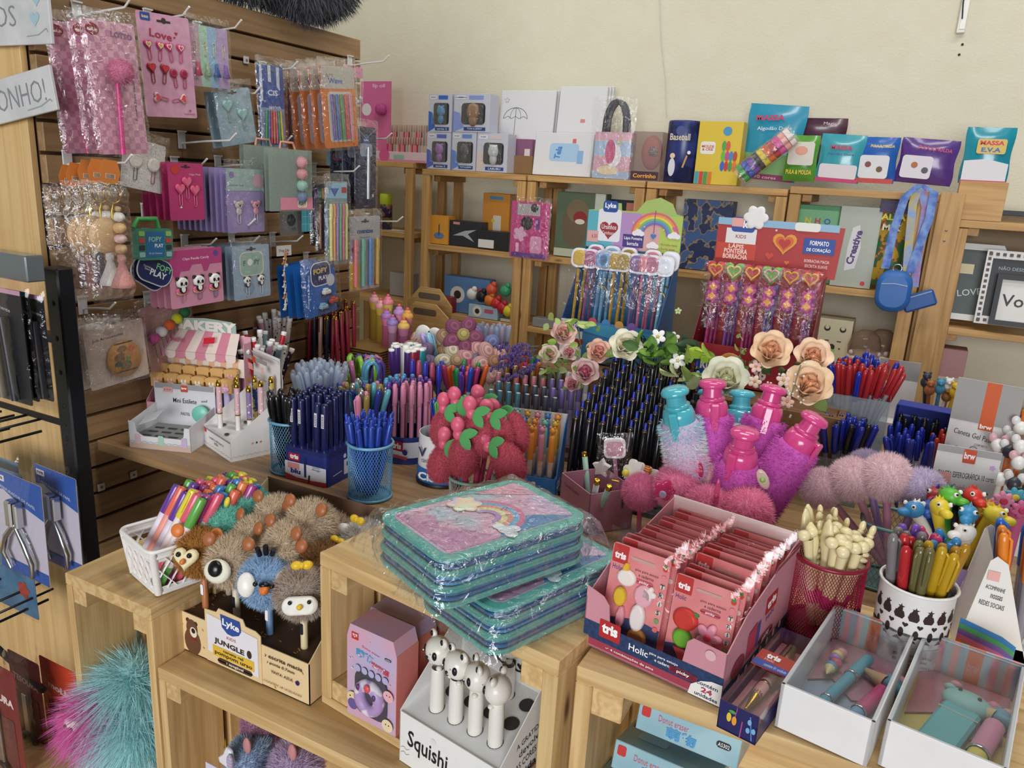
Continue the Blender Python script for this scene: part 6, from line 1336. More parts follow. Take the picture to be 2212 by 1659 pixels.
# pencil displays
def pencil_display(label,x,y,z,w,d,colr,side,fh,bh):
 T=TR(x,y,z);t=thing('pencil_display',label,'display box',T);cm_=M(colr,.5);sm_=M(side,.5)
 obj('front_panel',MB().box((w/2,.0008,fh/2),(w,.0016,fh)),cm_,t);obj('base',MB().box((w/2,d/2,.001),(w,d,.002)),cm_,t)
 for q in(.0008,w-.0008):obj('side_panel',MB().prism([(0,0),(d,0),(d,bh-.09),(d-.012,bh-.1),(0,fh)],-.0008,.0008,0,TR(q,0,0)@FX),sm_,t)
 obj('back_panel',MB().box((w/2,d,bh/2-.01),(w,.0016,bh-.02)),cm_,t)
 return t,T
x0=ay(1212,700,1.60).x;w1=.225
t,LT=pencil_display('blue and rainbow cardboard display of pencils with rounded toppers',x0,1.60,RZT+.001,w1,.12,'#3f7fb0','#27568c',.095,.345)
HT=LT@TR(0,.118,0)
hd1=obj('header',MB().prism([(0,.25),(w1,.25),(w1,.335),(w1*.93,.338),(w1*.88,.36),(w1*.75,.372),(w1*.6,.362),(w1*.52,.338),(w1*.36,.338),(w1*.35,.354),(w1*.14,.354),(w1*.13,.338),(0,.335)],-.001,.001,0,TR(0,.116,0)@FY),M('#a9c26a',.5),t)
pr=[('r',.5,.5,.999,.98,PATTERN('wavex','#b78fc4','#5fb0c0',1.2,.5,'#9aa8d0')),('r',.87,.5,.26,.97,'#b4c85e'),('r',.68,.5,.2,.97,'#d9a8a4'),('rr',.24,.62,.25,.86,.03,'#e8e6ea'),('rr',.24,1.12,.16,.3,.03,'#2c4f9e'),('t',.24,1.13,.17,'Lyke',.03,0,.12,'#ffffff'),('h',.24,.48,.1,'#9c3034'),('t',.24,.58,.13,'Ursinhos',.01,0,.16,'#f4e8e8'),('t',.24,.42,.1,'Carinhosos',.0,0,.14,'#f4e8e8'),('r',.51,.26,.22,.34,'#4a3a80'),('t',.51,.32,.1,'Lápis Ponteira',.01,0,.19,'#ffffff'),('t',.51,.19,.1,'borracha',.01,0,.12,'#ffffff'),('r',.07,.3,.12,.3,'#e0a8a4'),('t',.09,.3,.12,'6,50',0,0,.06,'#6a3a3a'),('t',.88,.24,.06,'• Borracha macia',0,0,.18,'#a03a3a'),('t',.87,.13,.06,'• Escrita suave',0,0,.16,'#a03a3a')]
for i,c in enumerate(('#d86a78','#e8a04a','#e8d05a','#7fb86a','#5a9ac8','#8a6ab0')):
 r=.25-.022*i;pr.append(('p',[(.73+r*math.cos(a),.45+r*2.4*math.sin(a))for a in[PI*k/16 for k in range(17)]]+[(.73+(r-.022)*math.cos(a),.45+(r-.022)*2.4*math.sin(a))for a in[PI*(16-k)/16 for k in range(17)]],c))
for cx,cy in((.56,.5),(.72,.2),(.93,.5)):pr+=[('e',cx+dx,cy+dy,r,r*2.2,'#eeeaee')for dx,dy,r in((0,0,.04),(-.035,-.03,.03),(.035,-.03,.03))]
pr+=[('s',.5,.75,.014,'#e8d05a'),('s',.62,.66,.012,'#e8d05a'),('s',.82,.62,.012,'#f0e070'),('h',.72,.42,.03,'#4a7ac0'),('h',.56,.66,.025,'#e0a83a'),('h',.93,.66,.025,'#d06aa0'),('l',[(.72,1.1),(.72,.5)],.008,'#8a5a9a')]
draw(hd1,pr,TR(0,.1145,.25)@FY,w=w1,h=.085)
draw(t,[('r',.12,.5,.24,.98,'#e2dfe6'),('r',.03,.75,.07,.4,'#c88ab0'),('rr',.17,.86,.16,.26,.03,'#2c4f9e'),('t',.17,.87,.14,'Lyke',.03,0,.12,'#ffffff'),('h',.21,.45,.05,'#9c3034'),('r',.45,.35,.2,.24,'#33306a'),('t',.45,.38,.08,'Lápis Ponteira',0,0,.17,'#ffffff')]+[('c',x,1.0,.045,c)for x,c in((.34,'#c8586a'),(.48,'#4a86c0'),(.62,'#cf9a4a'),(.75,'#7a5aa8'))]+[('p',[(.25,.75),(1,.55),(1,.9),(.25,.98)],'#3f9ac0')],FY,w=w1,h=.095)
bearc=[('yellow','#cfa23a','#d8b04a'),('mauve','#9a5a7c','#a8688a'),('blue','#6f9fc8','#7fa4d8'),('light blue','#7fb0cc','#8fb4d4'),('gold','#c49a36','#b99a4a'),('ochre','#b8902e','#a88a44'),('plum','#7a5a90','#8a6a9c'),('pink','#cc7a98','#d88a98'),('rose','#a85a80','#b8708c'),('pale blue','#8ab8d0','#e4e8f2')]
xs_=[.012,.036,.062,.078,.104,.120,.146,.168,.188,.208]
for j in range(2):
 for i,(n_,c,c2)in enumerate(bearc):
  px_=Vector((LT.translation.x+xs_[i],LT.translation.y+.03+.038*j,LT.translation.z+.03+.008*j))
  tt=thing('topper_pencil',n_+' pencil with rounded eraser topper in a clear sleeve, %s row'%('front' if j==0 else 'rear'),'pencil',TR(*px_)@RX(-7)@RY(R.uniform(-2,2)))
  obj('shaft',cm(('pen','pencil','shaft'),_penc),PATTERN('speckle',c,'#%02x%02x%02x'%tuple(int(int(c[k:k+2],16)*.8)for k in(1,3,5)),90,.4),tt)
  if j==0 or i%2:
   tp=obj('topper',cm(('btop',),lambda b:b.prism(rrect(.040,.044,.014),-.003,.003,0,TR(0,0,.20)@FY)),M('#eceaf0',.5),tt)
   obj('topper_face',cm(('btop2',),lambda b:b.puff(rrect(.031,.035,.013),.0015,0,TR(0,-.003,.20)@FY)),M(c2,.5),tp)
   obj('gold_tie',cm(('gtie',),lambda b:b.tube([(-.006,-.004,.145),(.006,-.005,.143)],.0014,5).tube([(.004,-.005,.143),(.012,-.008,.134)],.0012,5)),GOLD,tt)
film_bag(t,w1-.01,.11,.01,81,T=LT.inverted()@LT@TR(.004,.012,.13)@RX(-6)@FY,crk=.003,name='clear_sleeves',up=0)
x0=ay(1494,740,1.60).x;w2=.235
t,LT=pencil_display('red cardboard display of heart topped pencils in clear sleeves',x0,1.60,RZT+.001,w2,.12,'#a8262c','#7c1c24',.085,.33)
hd2_=obj('header',MB().prism([(0,.23),(w2+.015,.23),(w2+.02,.335),(0,.34)],-.001,.001,0,TR(0,.116,0)@FY),M('#b03030',.5),t)
obj('cloud',MB().puff(flower(.026,6,0,0,.75),.002,0,TR(w2*.33,.113,.344)@FY),M('#ecebe8',.5),hd2_);obj('white_tab',MB().prism(rrect(.05,.017,.006,w2*.78,.332),0,.0015,0,TR(0,.114,0)@FY),M('#e9e6e0',.5),hd2_)
pr=[('r',.5,.93,1.,.14,'#8fb8d4'),('p',[(.08,.35),(.34,.35),(.34,.8),(.08,.8)],'#e8e4e4'),('rr',.22,.88,.2,.3,.03,'#2c4f9e'),('t',.26,.9,.17,'ke',.03,0,.09,'#ffffff'),('r',.17,.92,.1,.17,'#e8a6a0'),('t',.21,.64,.07,'KIDS',.01,0,.09,'#a03038'),('r',.18,.34,.34,.32,'#c8442e'),('t',.18,.45,.1,'LÁPIS',.02,0,.13,'#f6e4da'),('t',.18,.34,.1,'PONTEIRA',.02,0,.2,'#f6e4da'),('t',.18,.23,.1,'BORRACHA',.02,0,.21,'#f6e4da'),('r',.86,.57,.25,.3,'#28499a'),('t',.86,.63,.09,'FORMATO',.02,0,.15,'#ffffff'),('t',.86,.5,.09,'DE CORAÇÃO',.02,0,.19,'#ffffff'),('t',.86,.28,.06,'BORRACHA MACIA',.01,0,.2,'#f0d8d4'),('t',.86,.18,.06,'ESCRITA SUAVE',.01,0,.18,'#f0d8d4'),('h',.58,.56,.1,'#e39a3a'),('h',.58,.56,.075,'#d8642e'),('h',.58,.56,.05,'#b8322c'),('h',.47,.3,.035,'#d0442e'),('h',.62,.2,.02,'#e0702e'),('s',.5,.82,.012,'#f4e8d8')]
draw(hd2_,pr,TR(0,.1145,.235)@FY,w=w2+.01,h=.105)
draw(t,[('rr',.14,.5,.16,.6,.03,'#2c4f9e'),('t',.15,.5,.3,'ke',.03,0,.1,'#ffffff'),('t',.62,.45,.35,'36',.04,0,.12,'#f0e4e0'),('t',.68,.15,.14,'unidades',0,0,.2,'#f0e4e0')],FY,w=w2,h=.085)
obj('round_sticker',MB().puff(ngon(18,.024,.022),.002,0,TR(w2*.36,-.002,.05)@FY),M('#e0a050',.5),t)
hs_=[('red','#c0282c','#e0a830'),('green','#6fae3a','#e8c890'),('red','#b8242c','#e8b83a'),('green','#6aa838','#e4a8b0'),('red','#a82028','#d8a030'),('red','#b82028','#e0b03a')]
for i,(n_,c,c2)in enumerate(hs_):
 for j in range(3):
  tt=thing('heart_pencil',('%s heart topped pencil number %s along the front of the red display'%(n_,('one','two','three','four','five','six')[i]))if j==0 else 'purple pencil standing behind the heart topped ones in the red display','pencil',LT@TR(.022+.038*i+.003*j,.022+.028*j,.036)@RX(-9),None if j==0 else 'rear pencils in the red display')
  obj('shaft',cm(('pen','pencil','shaft'),_penc),PATTERN('speckle',('#c03a78','#7a4a9a','#c83a6a','#6a6ab4','#b04a8a','#c85a9a')[i],'#5a2a6a',70,.4),tt)
  if j:continue
  hp_=obj('heart_topper',cm(('htop',),lambda b:b.puff(heart(.0225),.008,0,TR(0,-.004,.198)@FY)),M(c,.35,coat=.3),tt)
  obj('heart_outline',cm(('htop2',),lambda b:b.tube([(x*.6,-.0128,.198+y*.6)for x,y in heart(.0225)],.002,5,closed=True)),M(c2,.4),hp_)
  for k in range(2):obj('flower_disc',cm(('hflow',),lambda b:b.puff(flower(.0145,5,0,0,.7),.003,0,FY)),M('#b83a8a',.45),tt,TR(0,-.006,.164-.020*k));obj('flower_centre',cm(('hfc',),lambda b:b.puff(flower(.008,4,0,0,.6),.001,0,FY)),M('#e8a83a',.45),tt,TR(0,-.0092,.164-.020*k))
  film_bag(tt,.040,.085,.006,90+i,T=TR(-.020,-.008,.125)@FY,crk=.0025,up=0,mat=FILM('#f8f4f8',.11,.09,60,.9));film_bag(tt,.024,.05,.006,96+i,T=TR(-.012,-.008,.075)@FY,crk=.0025,up=0)
  obj('gold_tie',cm(('gtie2',),lambda b:b.tube([(-.008,-.008,.122),(.008,-.009,.121)],.0016,5).tube([(.004,-.009,.12),(.012,-.012,.108)],.0013,5)),GOLD,tt)
  # red and blue capped pens
P=ay(1850,850,1.63);AC=CLEAR('#dfe4e8',.14)
def square_cup(label,x,y,r,h,z=0.):
 t=thing('acrylic_cup',label,'pen cup',TR(x,y,TZ+z))
 for k in range(4):obj('wall_panel',MB().box((0,-r,h/2),(r*2,.002,h)),AC,t,RZ(90*k))
 obj('base_panel',MB().box((0,0,.001),(r*2,r*2,.002)),AC,t)
square_cup('large square acrylic cup of red and blue capped pens',P.x,P.y,.062,.11,.075);carton('white_box','white box raising the acrylic cup of red pens','box',TR(P.x-.06,P.y-.06,TZ),.12,.12,.074,'#d8d4ce')
for i,T in enumerate(bunch((P.x,P.y,TZ+.076),.08,.12,56,61,.55,lift=.015)):
 red=T.translation.y<P.y+.01 and i%6;c='#a8262c' if red else '#2030a0'
 pen('bic',T,(CLEAR('#d8dce4',.4),M(c,.35,coat=.3)),('red' if red else 'dark blue')+' capped pen in the large acrylic cup',('red' if red else 'blue')+' pens in the large acrylic cup',s=1.08)
P=az(1812,985,TZ+.08)
square_cup('small square acrylic cup of clear barrel pens in front of the red ones',P.x,P.y,.042,.085)
for i,T in enumerate(bunch((P.x,P.y,TZ),.05,.1,22,63,.35)):k=i%3;pen('bic',T,(CLEAR('#b8bcc8',.5),M(('#1f2c98','#1a1a1e','#1f2c98')[k],.3,coat=.3)),('dark blue','black','dark blue')[k]+' capped clear pen in the small acrylic cup',('dark blue','black','dark blue')[k]+' pens in the small acrylic cup',s=1.05)
# royal blue cardboard pen box
UT=TR(.012,1.56,TZ)@RZ(-6);w,d=.165,.15;rb_=M('#1c2f9a',.5)
t=thing('display_box','royal blue cardboard box of red, blue and black capped pens','display box',UT)
obj('front_panel',MB().box((w/2,0,.02),(w,.0016,.04)),rb_,t);obj('back_panel',MB().box((w/2,d,.08),(w,.0016,.16)),rb_,t);obj('folded_top',MB().box((w/2,d-.02,.16),(w,.045,.002)),rb_,t,RX(0))
for q in(0,w):obj('side_panel',MB().prism([(0,0),(d,0),(d,.158),(d-.045,.158),(d-.06,.06),(0,.04)],-.0008,.0008,0,TR(q,0,0)@FX),rb_,t)
draw(t,[('t',.2,.82,.04,'caneta esferográfica',0,0,.3,'#d8def4'),('rr',.86,.3,.16,.14,.01,'#b8262e'),('t',.86,.3,.08,'tris',.05,0,.13,'#ffffff')],TR(0,d-.001,0)@FY,'header_print',w=w,h=.16)
for j in range(6):
 for i in range(9):
  n_,c=('blue','#2034a8')if(i<4 and j<4)else(('red','#b83028')if j<4 else('black','#15161a'))
  pen('bic',UT@TR(.012+.0175*i,.012+.0195*j,.0+.004*j)@RY(R.uniform(-6,6))@RX(R.uniform(-6,4)),(M('#dcdce0',.4),M(c,.35,coat=.3)),n_+' capped pen in the royal blue box',n_+' pens in the royal blue box',s=.84)
for i in range(5):pen('gel',zframe((.055+.02*i,1.50,TZ),(-.3+.12*i,-.12,1),i),mats('#2034a8','#1c2c98'),'large blue capped pen leaning in front of the royal blue box','blue pens before the royal blue box',s=1.0)
# grey and white header cards
def header_card(label,px0,px1,py0,py1,y,rot,pr,name='header_card',d=.05):
 T,w,h=ybox(px0,px1,py0,py1,y);o_=T.translation.copy();hh=o_.z+h-TZ
 t=thing(name,label,'display box',TR(o_.x,y,TZ)@RZ(rot));obj('panel',MB().box((w/2,0,hh/2),(w,.0015,hh)),M('#e2e0de',.5),t);obj('tray',MB().box((w/2,-d/2,.025),(w,d,.05)),M('#dcdad8',.5),t)
 draw(t,pr,TR(0,-.001,hh-h)@FY,w=w,h=h);return t
header_card('grey topped cardboard stand with orange stripe behind the red pens',1895,1985,778,850,1.98,0,[('r',.5,.72,1,.56,'#9a9896'),('r',.33,.62,.26,.75,'#c85a2c'),('t',.33,.3,.12,'brw',.03,0,.2,'#ffffff')])
header_card('large grey and white stand with orange stripe for pastel gel pens',2052,2200,822,985,1.52,-10,[('r',.5,.72,1,.56,'#9c9a98'),('r',.56,.68,.22,.64,'#cc5a2a'),('t',.56,.41,.06,'brw',.03,0,.18,'#ffffff'),('t',.5,.26,.07,'Caneta Gel Pastel 1.0',0,-6,.8,'#33333a'),('t',.55,.15,.03,'COM BICO',0,0,.2,'#33333a'),('c',.45,.08,.06,'#8a6a6a'),('c',.45,.08,.048,'#e2e0de'),('t',.64,.06,.08,'6+',.02,0,.16,'#33333a')])
header_card('white folded stand with orange logo for ten colour pens',2012,2156,968,1090,1.30,4,[('r',.5,.94,1,.12,'#a09e9c'),('rr',.52,.86,.2,.25,.02,'#c84a2a'),('t',.52,.87,.12,'brw',.03,0,.17,'#ffffff'),('t',.52,.52,.13,'CANETA ESFEROGRÁFICA 10 cores',0,2,.88,'#2a2a30'),('r',.2,.42,.2,.2,'#e8a8a4'),('t',.52,.28,.12,'Rainbow',0,2,.3,'#c87aa0'),('f',.36,.28,.04,'#6a9ad0'),('f',.9,.72,.05,'#c8a8d8'),('c',.66,.3,.02,'#e0a03a')])
# far right cups
def topper_pens(lst,base,cat='pen',grp=None):
 pass
P=az(2030,862,TZ+.13)
tub('purple cup of animal topped pens behind the royal blue box',P.x,P.y,TZ,.04,.044,.1,M('#5a2a6a',.4))
for i,(px,py,c,lab)in enumerate(((2008,842,'#a8643a','brown animal topped pen behind the royal blue box'),(2030,840,'#4a94b8','blue animal topped pen behind the royal blue box'),(2048,838,'#e8e6e0','white animal topped pen behind the royal blue box'),(2062,848,'#e0b82a','yellow duck topped pen behind the royal blue box'),(2000,826,'#33384a','dark animal topped pen behind the royal blue box'),(2045,856,'#b87a4a','tan animal topped pen behind the royal blue box'))):
 q=ay(px,py,P.y-.02+.01*(i%3));t=thing('animal_topper_pen',lab,'pen',TR(*q));obj('animal',cm(('atp',),lambda b:b.ell((0,0,0),(.011,.010,.013),12,8).ell((0,-.003,.015),(.009,.009,.008),12,8).ell((-.006,0,.022),.003,8,5).ell((.006,0,.022),.003,8,5).ell((0,-.012,.013),(.003,.004,.002),8,5)),M(c,.4),t);obj('barrel',MB().tube([(0,0,-.01),((P.x-q.x)*.5,P.y-q.y,-.12)],.004,8),M(c,.4),t)
P=az(2185,890,TZ+.13)
tub('clear cup of bright fat pens at the right edge',P.x,P.y,TZ,.05,.055,.1,AC)
for i,T in enumerate(bunch((P.x,P.y,TZ),.06,.11,20,65,.6,lift=.01)):k=('#d8622e','#5a3a92','#3f8fd0','#5fae3a','#7a2a5a','#e07a2e')[i%6];pen('hl',T,(M(k,.35),)*3,('orange','violet','blue','green','plum','amber')[i%6]+' fat pen at the far right edge behind the grey stand',('orange','violet','blue','green','plum','amber')[i%6]+' fat pens at the far right')
P=az(2190,1030,TZ+.12)
tub('white cup of mouse topped pens at the right edge',P.x+.02,P.y,TZ,.045,.05,.09,M('#e4e2e0',.4))
for i,(px,py)in enumerate(((2160,935),(2185,945),(2205,925),(2155,962),(2180,975),(2205,965),(2200,1000),(2160,1035),(2190,1045))):
 yy=P.y+.06-.014*i;q=ay(px,py,yy);t=thing('mouse_pen',['white mouse topped pen in the upper row at the right edge','white mouse topped pen in the lower row at the right edge'][i>5],'pen',TR(*q),['upper mouse pens','lower mouse pens'][i>5]);obj('mouse_head',cm(('mh',),lambda b:b.ell((0,0,0),(.011,.011,.012),12,8)),M('#e9e7e4' if i%4 else '#3a3a44',.35),t)
 for s_ in(-1,1):obj('ear',cm(('mear',),lambda b:b.ell((0,0,0),(.007,.003,.008),10,7)),M('#d8d8d6' if i%3 else '#d8a8b0',.35),t,TR(.009*s_,0,.012))
 obj('barrel',MB().tube([(0,0,-.008),(0,.005,-.1)],.0045,8),M('#e0dcd8' if i%2 else '#d87a4a',.4),t)
 # teal cup of pink pompom pens
P=az(1937,1125,TZ+.10);mesh_cup('squarish teal mesh cup of pink and lilac pompom pens',P.x,P.y,TZ,.04,.046,.1,'#5f8a86',40,2.)
for i,(px,py,dy,c,lab,sc,br)in enumerate(((1775,1055,.0,('#efc4cc','#e2b2bc'),'pink pompom pen leaning furthest left out of the teal cup',1.,'#c890a4'),(1840,1035,.0,('#f0c8ce','#e2b4bc'),'pink pompom pen second from the left out of the teal cup',1.05,'#c890a4'),(1915,1030,-.005,('#f2ccd2','#e6b8c0'),'pink pompom pen in the middle of the teal cup',1.12,'#c88aa4'),(1990,1060,.0,('#d4c0e2','#c4aed4'),'lilac pompom pen at the right of the teal cup',1.05,'#a88ac0'),(1870,1010,.05,('#b8a4c8','#a890b8'),'lilac pompom pen hidden behind the pink ones',.9,'#a88ac0'))):
 q=ay(px,py,P.y+dy);t=thing('pompom_pen',lab,'pen',TR(*q));obj('pompom',POMB(),FUR(*c),t,Matrix.Scale(sc*.76,4));b0=Vector((P.x+(P.x-q.x)*.12,P.y,TZ+.01));obj('barrel',MB().tube([(b0-q),(b0-q)*.2],.0058,10),M(br,.4),t)
 # bone shaped pens in the red mesh cup
RC=Vector((-.026,.944,CZ));mesh_cup('dark red mesh cup of cream bone shaped pens',RC.x,RC.y,CZ,.043,.042,.098,'#8e1c38',76,ww=.0005)
bone=M('#e6d8a8',.35,coat=.2)
def bone_a(b):b.lathe([(.0045,0),(.005,.10),(.006,.128)],10).ell((-.0065,0,.134),.0075,12,8).ell((.0065,0,.135),.0075,12,8)
def bone_b(b):
 b.lathe([(.0045,0),(.005,.09)],10)
 for k in range(7):b.ell((0,0,.085+.009*k),(.010-.001*k,.0045,.0042),10,6)
 b.ell((0,0,.147),(.004,.003,.008),8,6)
def bone_c(b):b.lathe([(.0045,0),(.0052,.1),(.008,.116),(.009,.128),(.006,.148),(.0015,.156),(0,.156)],10,sx=1.,sy=.6)
BN=[('knobbed',cm(('bna',),bone_a)),('ribbed fishbone',cm(('bnb',),bone_b)),('pointed',cm(('bnc',),bone_c))]
for i,T in enumerate(bunch(RC,.044,.105,24,67,.4,lift=.01)):
 T=T@Matrix.Diagonal((1.05,1.05,.9,1));n_,me=BN[(0,1,2,0,1)[i%5]];inst('bone_pen',n_+' cream bone pen in the dark red mesh cup','pen',T,[('bone_shaft',me,bone),('magenta_label',cm(('bnl',),lambda b:b.lathe([(.0054,.03),(.0055,.05)],10)),M('#c0246e',.4))],n_+' bone pens')
 # white openwork cup of gel pens
WC=Vector((.070,.930,CZ));t=tub('white metal cup with cut-out leaf pattern holding glitter gel pens',WC.x,WC.y,CZ,.039,.040,.1,M('#e6e4e0',.35));obj('rolled_rim',MB().tube([(.0405*math.cos(a),.0405*math.sin(a),.1)for a in[2*PI*i/36 for i in range(36)]],.0018,6,closed=True),M('#f0eeea',.3),t)
b=MB();rg=random.Random(3)
def cyl_shape(b,a0,z0,poly,r=.0402):
 b.add([(r*math.cos(a0+x/r),r*math.sin(a0+x/r),z0+y)for x,y in poly],[list(range(len(poly)))])
for k in range(7):
 a=-PI/2-1.15+.38*k
 cyl_shape(b,a,.072,[(-.006+.0015*q,.010*math.sin(PI*q/8)*(1 if k%2 else .8)+.002*(q%2))for q in range(9)][::-1]+[(-.004,-.004),(.004,-.004)][::1]);cyl_shape(b,a+.12,.052,ngon(10,.003,.006,.5));cyl_shape(b,a-.1,.050,ngon(8,.006,.0016));cyl_shape(b,a+.02,.082,star(.004,0,0,5,.4));cyl_shape(b,a+.2,.062,heart(.0032));cyl_shape(b,a+.05,.042,[(-.005,0),(0,.005),(.005,0),(0,.001)])
obj('cutouts',b,M('#33221e',.8),t)
bnd=MB();gridmesh(bnd,14,1,lambda u,v:(.0404*math.cos(-PI/2-1.0+2.0*u),.0404*math.sin(-PI/2-1.0+2.0*u),.002+.034*v));obj('paper_band',bnd,M('#d8d2ca',.6),t)
draw(t,[('t',.010,.027,.0042,'@winpaper_oficial',0,0,.03,'#33302c'),('t',.008,.021,.0042,'winpaperoficial',0,0,.026,'#33302c'),('t',.010,.015,.0045,'www.grupowin.com.br',.0,0,.034,'#33302c'),('r',-.012,.027,.004,.004,'#33302c'),('r',-.012,.021,.004,.004,'#33302c')],TR(0,-.0412,0)@RZ(8)@FY,'lettering')
gcol=[('blue','#4a90c8'),('smoke grey','#8a8688'),('yellow','#d0a82a'),('pink','#d8467c'),('red','#c83238'),('amber','#b88a2a'),('violet','#8a5ac0'),('olive','#7a744a')]
for i,T in enumerate(bunch(WC,.040,.105,26,69,.55,lift=.006)):n_,c=gcol[i%8];pen('gel',T,(CLEAR(c,.7),CLEAR(c,.78,.08)),n_+' translucent glitter gel pen in the white cut-out cup',n_+' gel pens in the white cup')
# dinosaur pens
P=az(2065,1195,TZ+.1);DC=Vector((P.x,P.y,TZ));tub('lilac cup of dinosaur and animal topped pens',P.x,P.y,TZ,.045,.05,.1,M('#a48cc0',.4))
dn=[((1975,1100),'#3f8fc8','#eceae4','blue dinosaur pen with white round neck, leftmost',-.01),((2010,1098),'#2a5ab0','#2a4aa8','dark blue round headed dinosaur pen',.01),((2030,1095),'#e8cf3a','#e8cf3a','yellow long necked dinosaur pen',-.02),((2052,1072),'#5fb83a','#4aa83a','green dinosaur pen standing tallest',0.),((2085,1150),'#eceae4','#eceae4','white dinosaur pen lowest at the front',-.04),((2092,1110),'#3a94c8','#4a9cb8','sky blue spiky dinosaur pen in the centre',-.02),((2102,1072),'#d8382c','#c8382c','red spiky dinosaur pen at the top',.02),((2150,1112),'#e8d23a','#e0b828','large yellow dinosaur pen bending right',-.01),((2128,1100),'#e0a83a','#d08a3a','orange bear topped pen between red and yellow',.02),((2022,1070),'#b83a3a','#2a3a9a','dark red dinosaur pen behind the blue one',.04),((2070,1085),'#222228','#2a2a30','black topped pen behind the dinosaurs',.05)]
for i,((px,py),c,c2,lab,dy)in enumerate(dn):
 q=ay(px,py,P.y+dy);T=TR(*q)@RZ(-50+40*(i%4));t=thing('dinosaur_pen',lab,'pen',T);hm=M(c,.4)
 hd_=obj('head',cm(('dhead',),lambda b:b.ell((0,0,0),(.012,.014,.012),14,9).ell((0,-.015,-.003),(.008,.010,.006),12,8)),hm,t);
 for s_ in(-1,1):obj('eye',cm(('deye',),lambda b:b.ell((0,0,0),.0032,8,6)),WHT,hd_,TR(.008*s_,-.009,.007));obj('pupil',cm(('dpup',),lambda b:b.ell((0,0,0),.0017,6,5)),EYE,hd_,TR(.0098*s_,-.011,.008))
 obj('crest',cm(('dcr',),lambda b:[b.lathe([(.003,0),(0,.006)],6,0,False,RX(-20-28*k)@TR(0,0,.011))for k in range(-1,5)]),M(c2,.4),hd_)
 iv=T.inverted();nb=Vector((DC.x+(q.x-DC.x)*.45,DC.y+(q.y-DC.y)*.4,TZ+.09));obj('neck',MB().tube([iv@nb,(iv@nb)*.5+Vector((0,.004,.004)),Vector((0,.004,-.006))],[.007,.0065,.0085],10),M(c2,.4),t);obj('barrel',MB().tube([iv@Vector((DC.x+(q.x-DC.x)*.2,DC.y,TZ+.008)),iv@nb],.005,8),M(c2,.4),t)
for i,(px,py,c,c2)in enumerate(((2160,1080,'#d88aa8','#c8305a'),(2185,1072,'#4aa0b0','#e0c84a'),(2172,1115,'#3fa0b0','#e8d05a'),(2200,1100,'#d86a98','#c83a6a'),(2150,1125,'#222226','#48a0b0'),(2208,1065,'#2a2a2e','#d8d8d4'))):
 q=ay(px,py,1.20+.02*(i%3));t=thing('flower_pen',['pink flower topped multicolour pen above the orange pens','teal flower topped multicolour pen with yellow centre, upper','teal flower topped multicolour pen with yellow centre, lower','pink flower topped multicolour pen at the right edge','black topped multicolour pen with teal flower','black topped multicolour pen at the right edge'][i],'pen',TR(*q)@RZ(10));obj('cap',MB().lathe([(.010,-.03),(.011,-.02),(.011,-.004),(.010,0),(0,0)],14),M(c,.4),t);f=obj('flower',MB().puff(flower(.014,7,0,0,.7),.004,0,TR(0,-.011,.004)@FY),M(c,.4),t);obj('flower_centre',MB().puff(ngon(10,.005),.002,0,TR(0,-.0155,.004)@FY),M(c2,.4),f);obj('barrel',MB().lathe([(.0,-.14),(.007,-.138),(.0085,-.03)],12),M(c,.4),t)
 # white display with orange and blue pens at the right edge
OX=ay(2062,1400,.965).x;OT=TR(OX,.975,CZ+.001);w,d,h=.075,.10,.15
t=thing('display_box','white wedge display with rainbow print holding orange and blue gel pens','display box',OT)
obj('side_panel',MB().prism([(0,0),(.062,0),(.074,.004),(.034,.125),(.022,.132),(.016,.125)],-.0012,0,0,FY),M('#eae8e4',.5),t)
obj('far_side_panel',MB().prism([(0,0),(.062,0),(.074,.004),(.034,.125),(.022,.132),(.016,.125)],-.0012,0,0,TR(0,d,0)@FY),M('#eae8e4',.5),t)
obj('back_panel',MB().quad((.0,0,0),(.0,d,0),(.018,d,.13),(.018,0,.13)),M('#e4e2de',.5),t);obj('tray',MB().box((.075,d/2,.012),(.12,d,.024)),M('#e6e4e0',.5),t)
rb2=[]
for i,c in enumerate(('#2f7fc0','#4aa06a','#7a5ab0','#d06a9a','#d8742e','#e0c83a')):z_=.27-.045*i;rb2.append(('p',[(.0,z_+.04),(.2,z_+.015),(.4,z_-.01),(.6,z_-.035),(.8,z_-.09),(.8,z_-.14),(.55,z_-.09),(.3,z_-.05),(0,z_-.01)],c))
draw(t,rb2[:5]+[('t',.36,.62,.035,'ACOMPANHE',0,-4,.26,'#2a2a2e'),('t',.40,.55,.035,'nossas',0,-4,.16,'#2a2a2e'),('t',.36,.48,.04,'REDES SOCIAIS',0,-4,.34,'#2a2a2e'),('r',.3,.72,.16,.08,'#e8b0a8')],TR(0,-.0002,0)@FY,w=.075,h=.15)
for j in range(3):
 for i in range(4):
  n_,c=('orange','#e8862a')if j<2 and i<2 or(i,j)==(2,0)else(('blue','#2a6ac8')if(i+j)%5 else('red','#c8322e'))
  pen('gel',OT@TR(.045+.020*i,.014+.024*j,.012)@RY(-8+3*i),(CLEAR('#b8b4bc',.45),M(c,.3,coat=.4)),n_+' capped gel pen in the white wedge display',n_+' pens in the wedge display',s=.98)
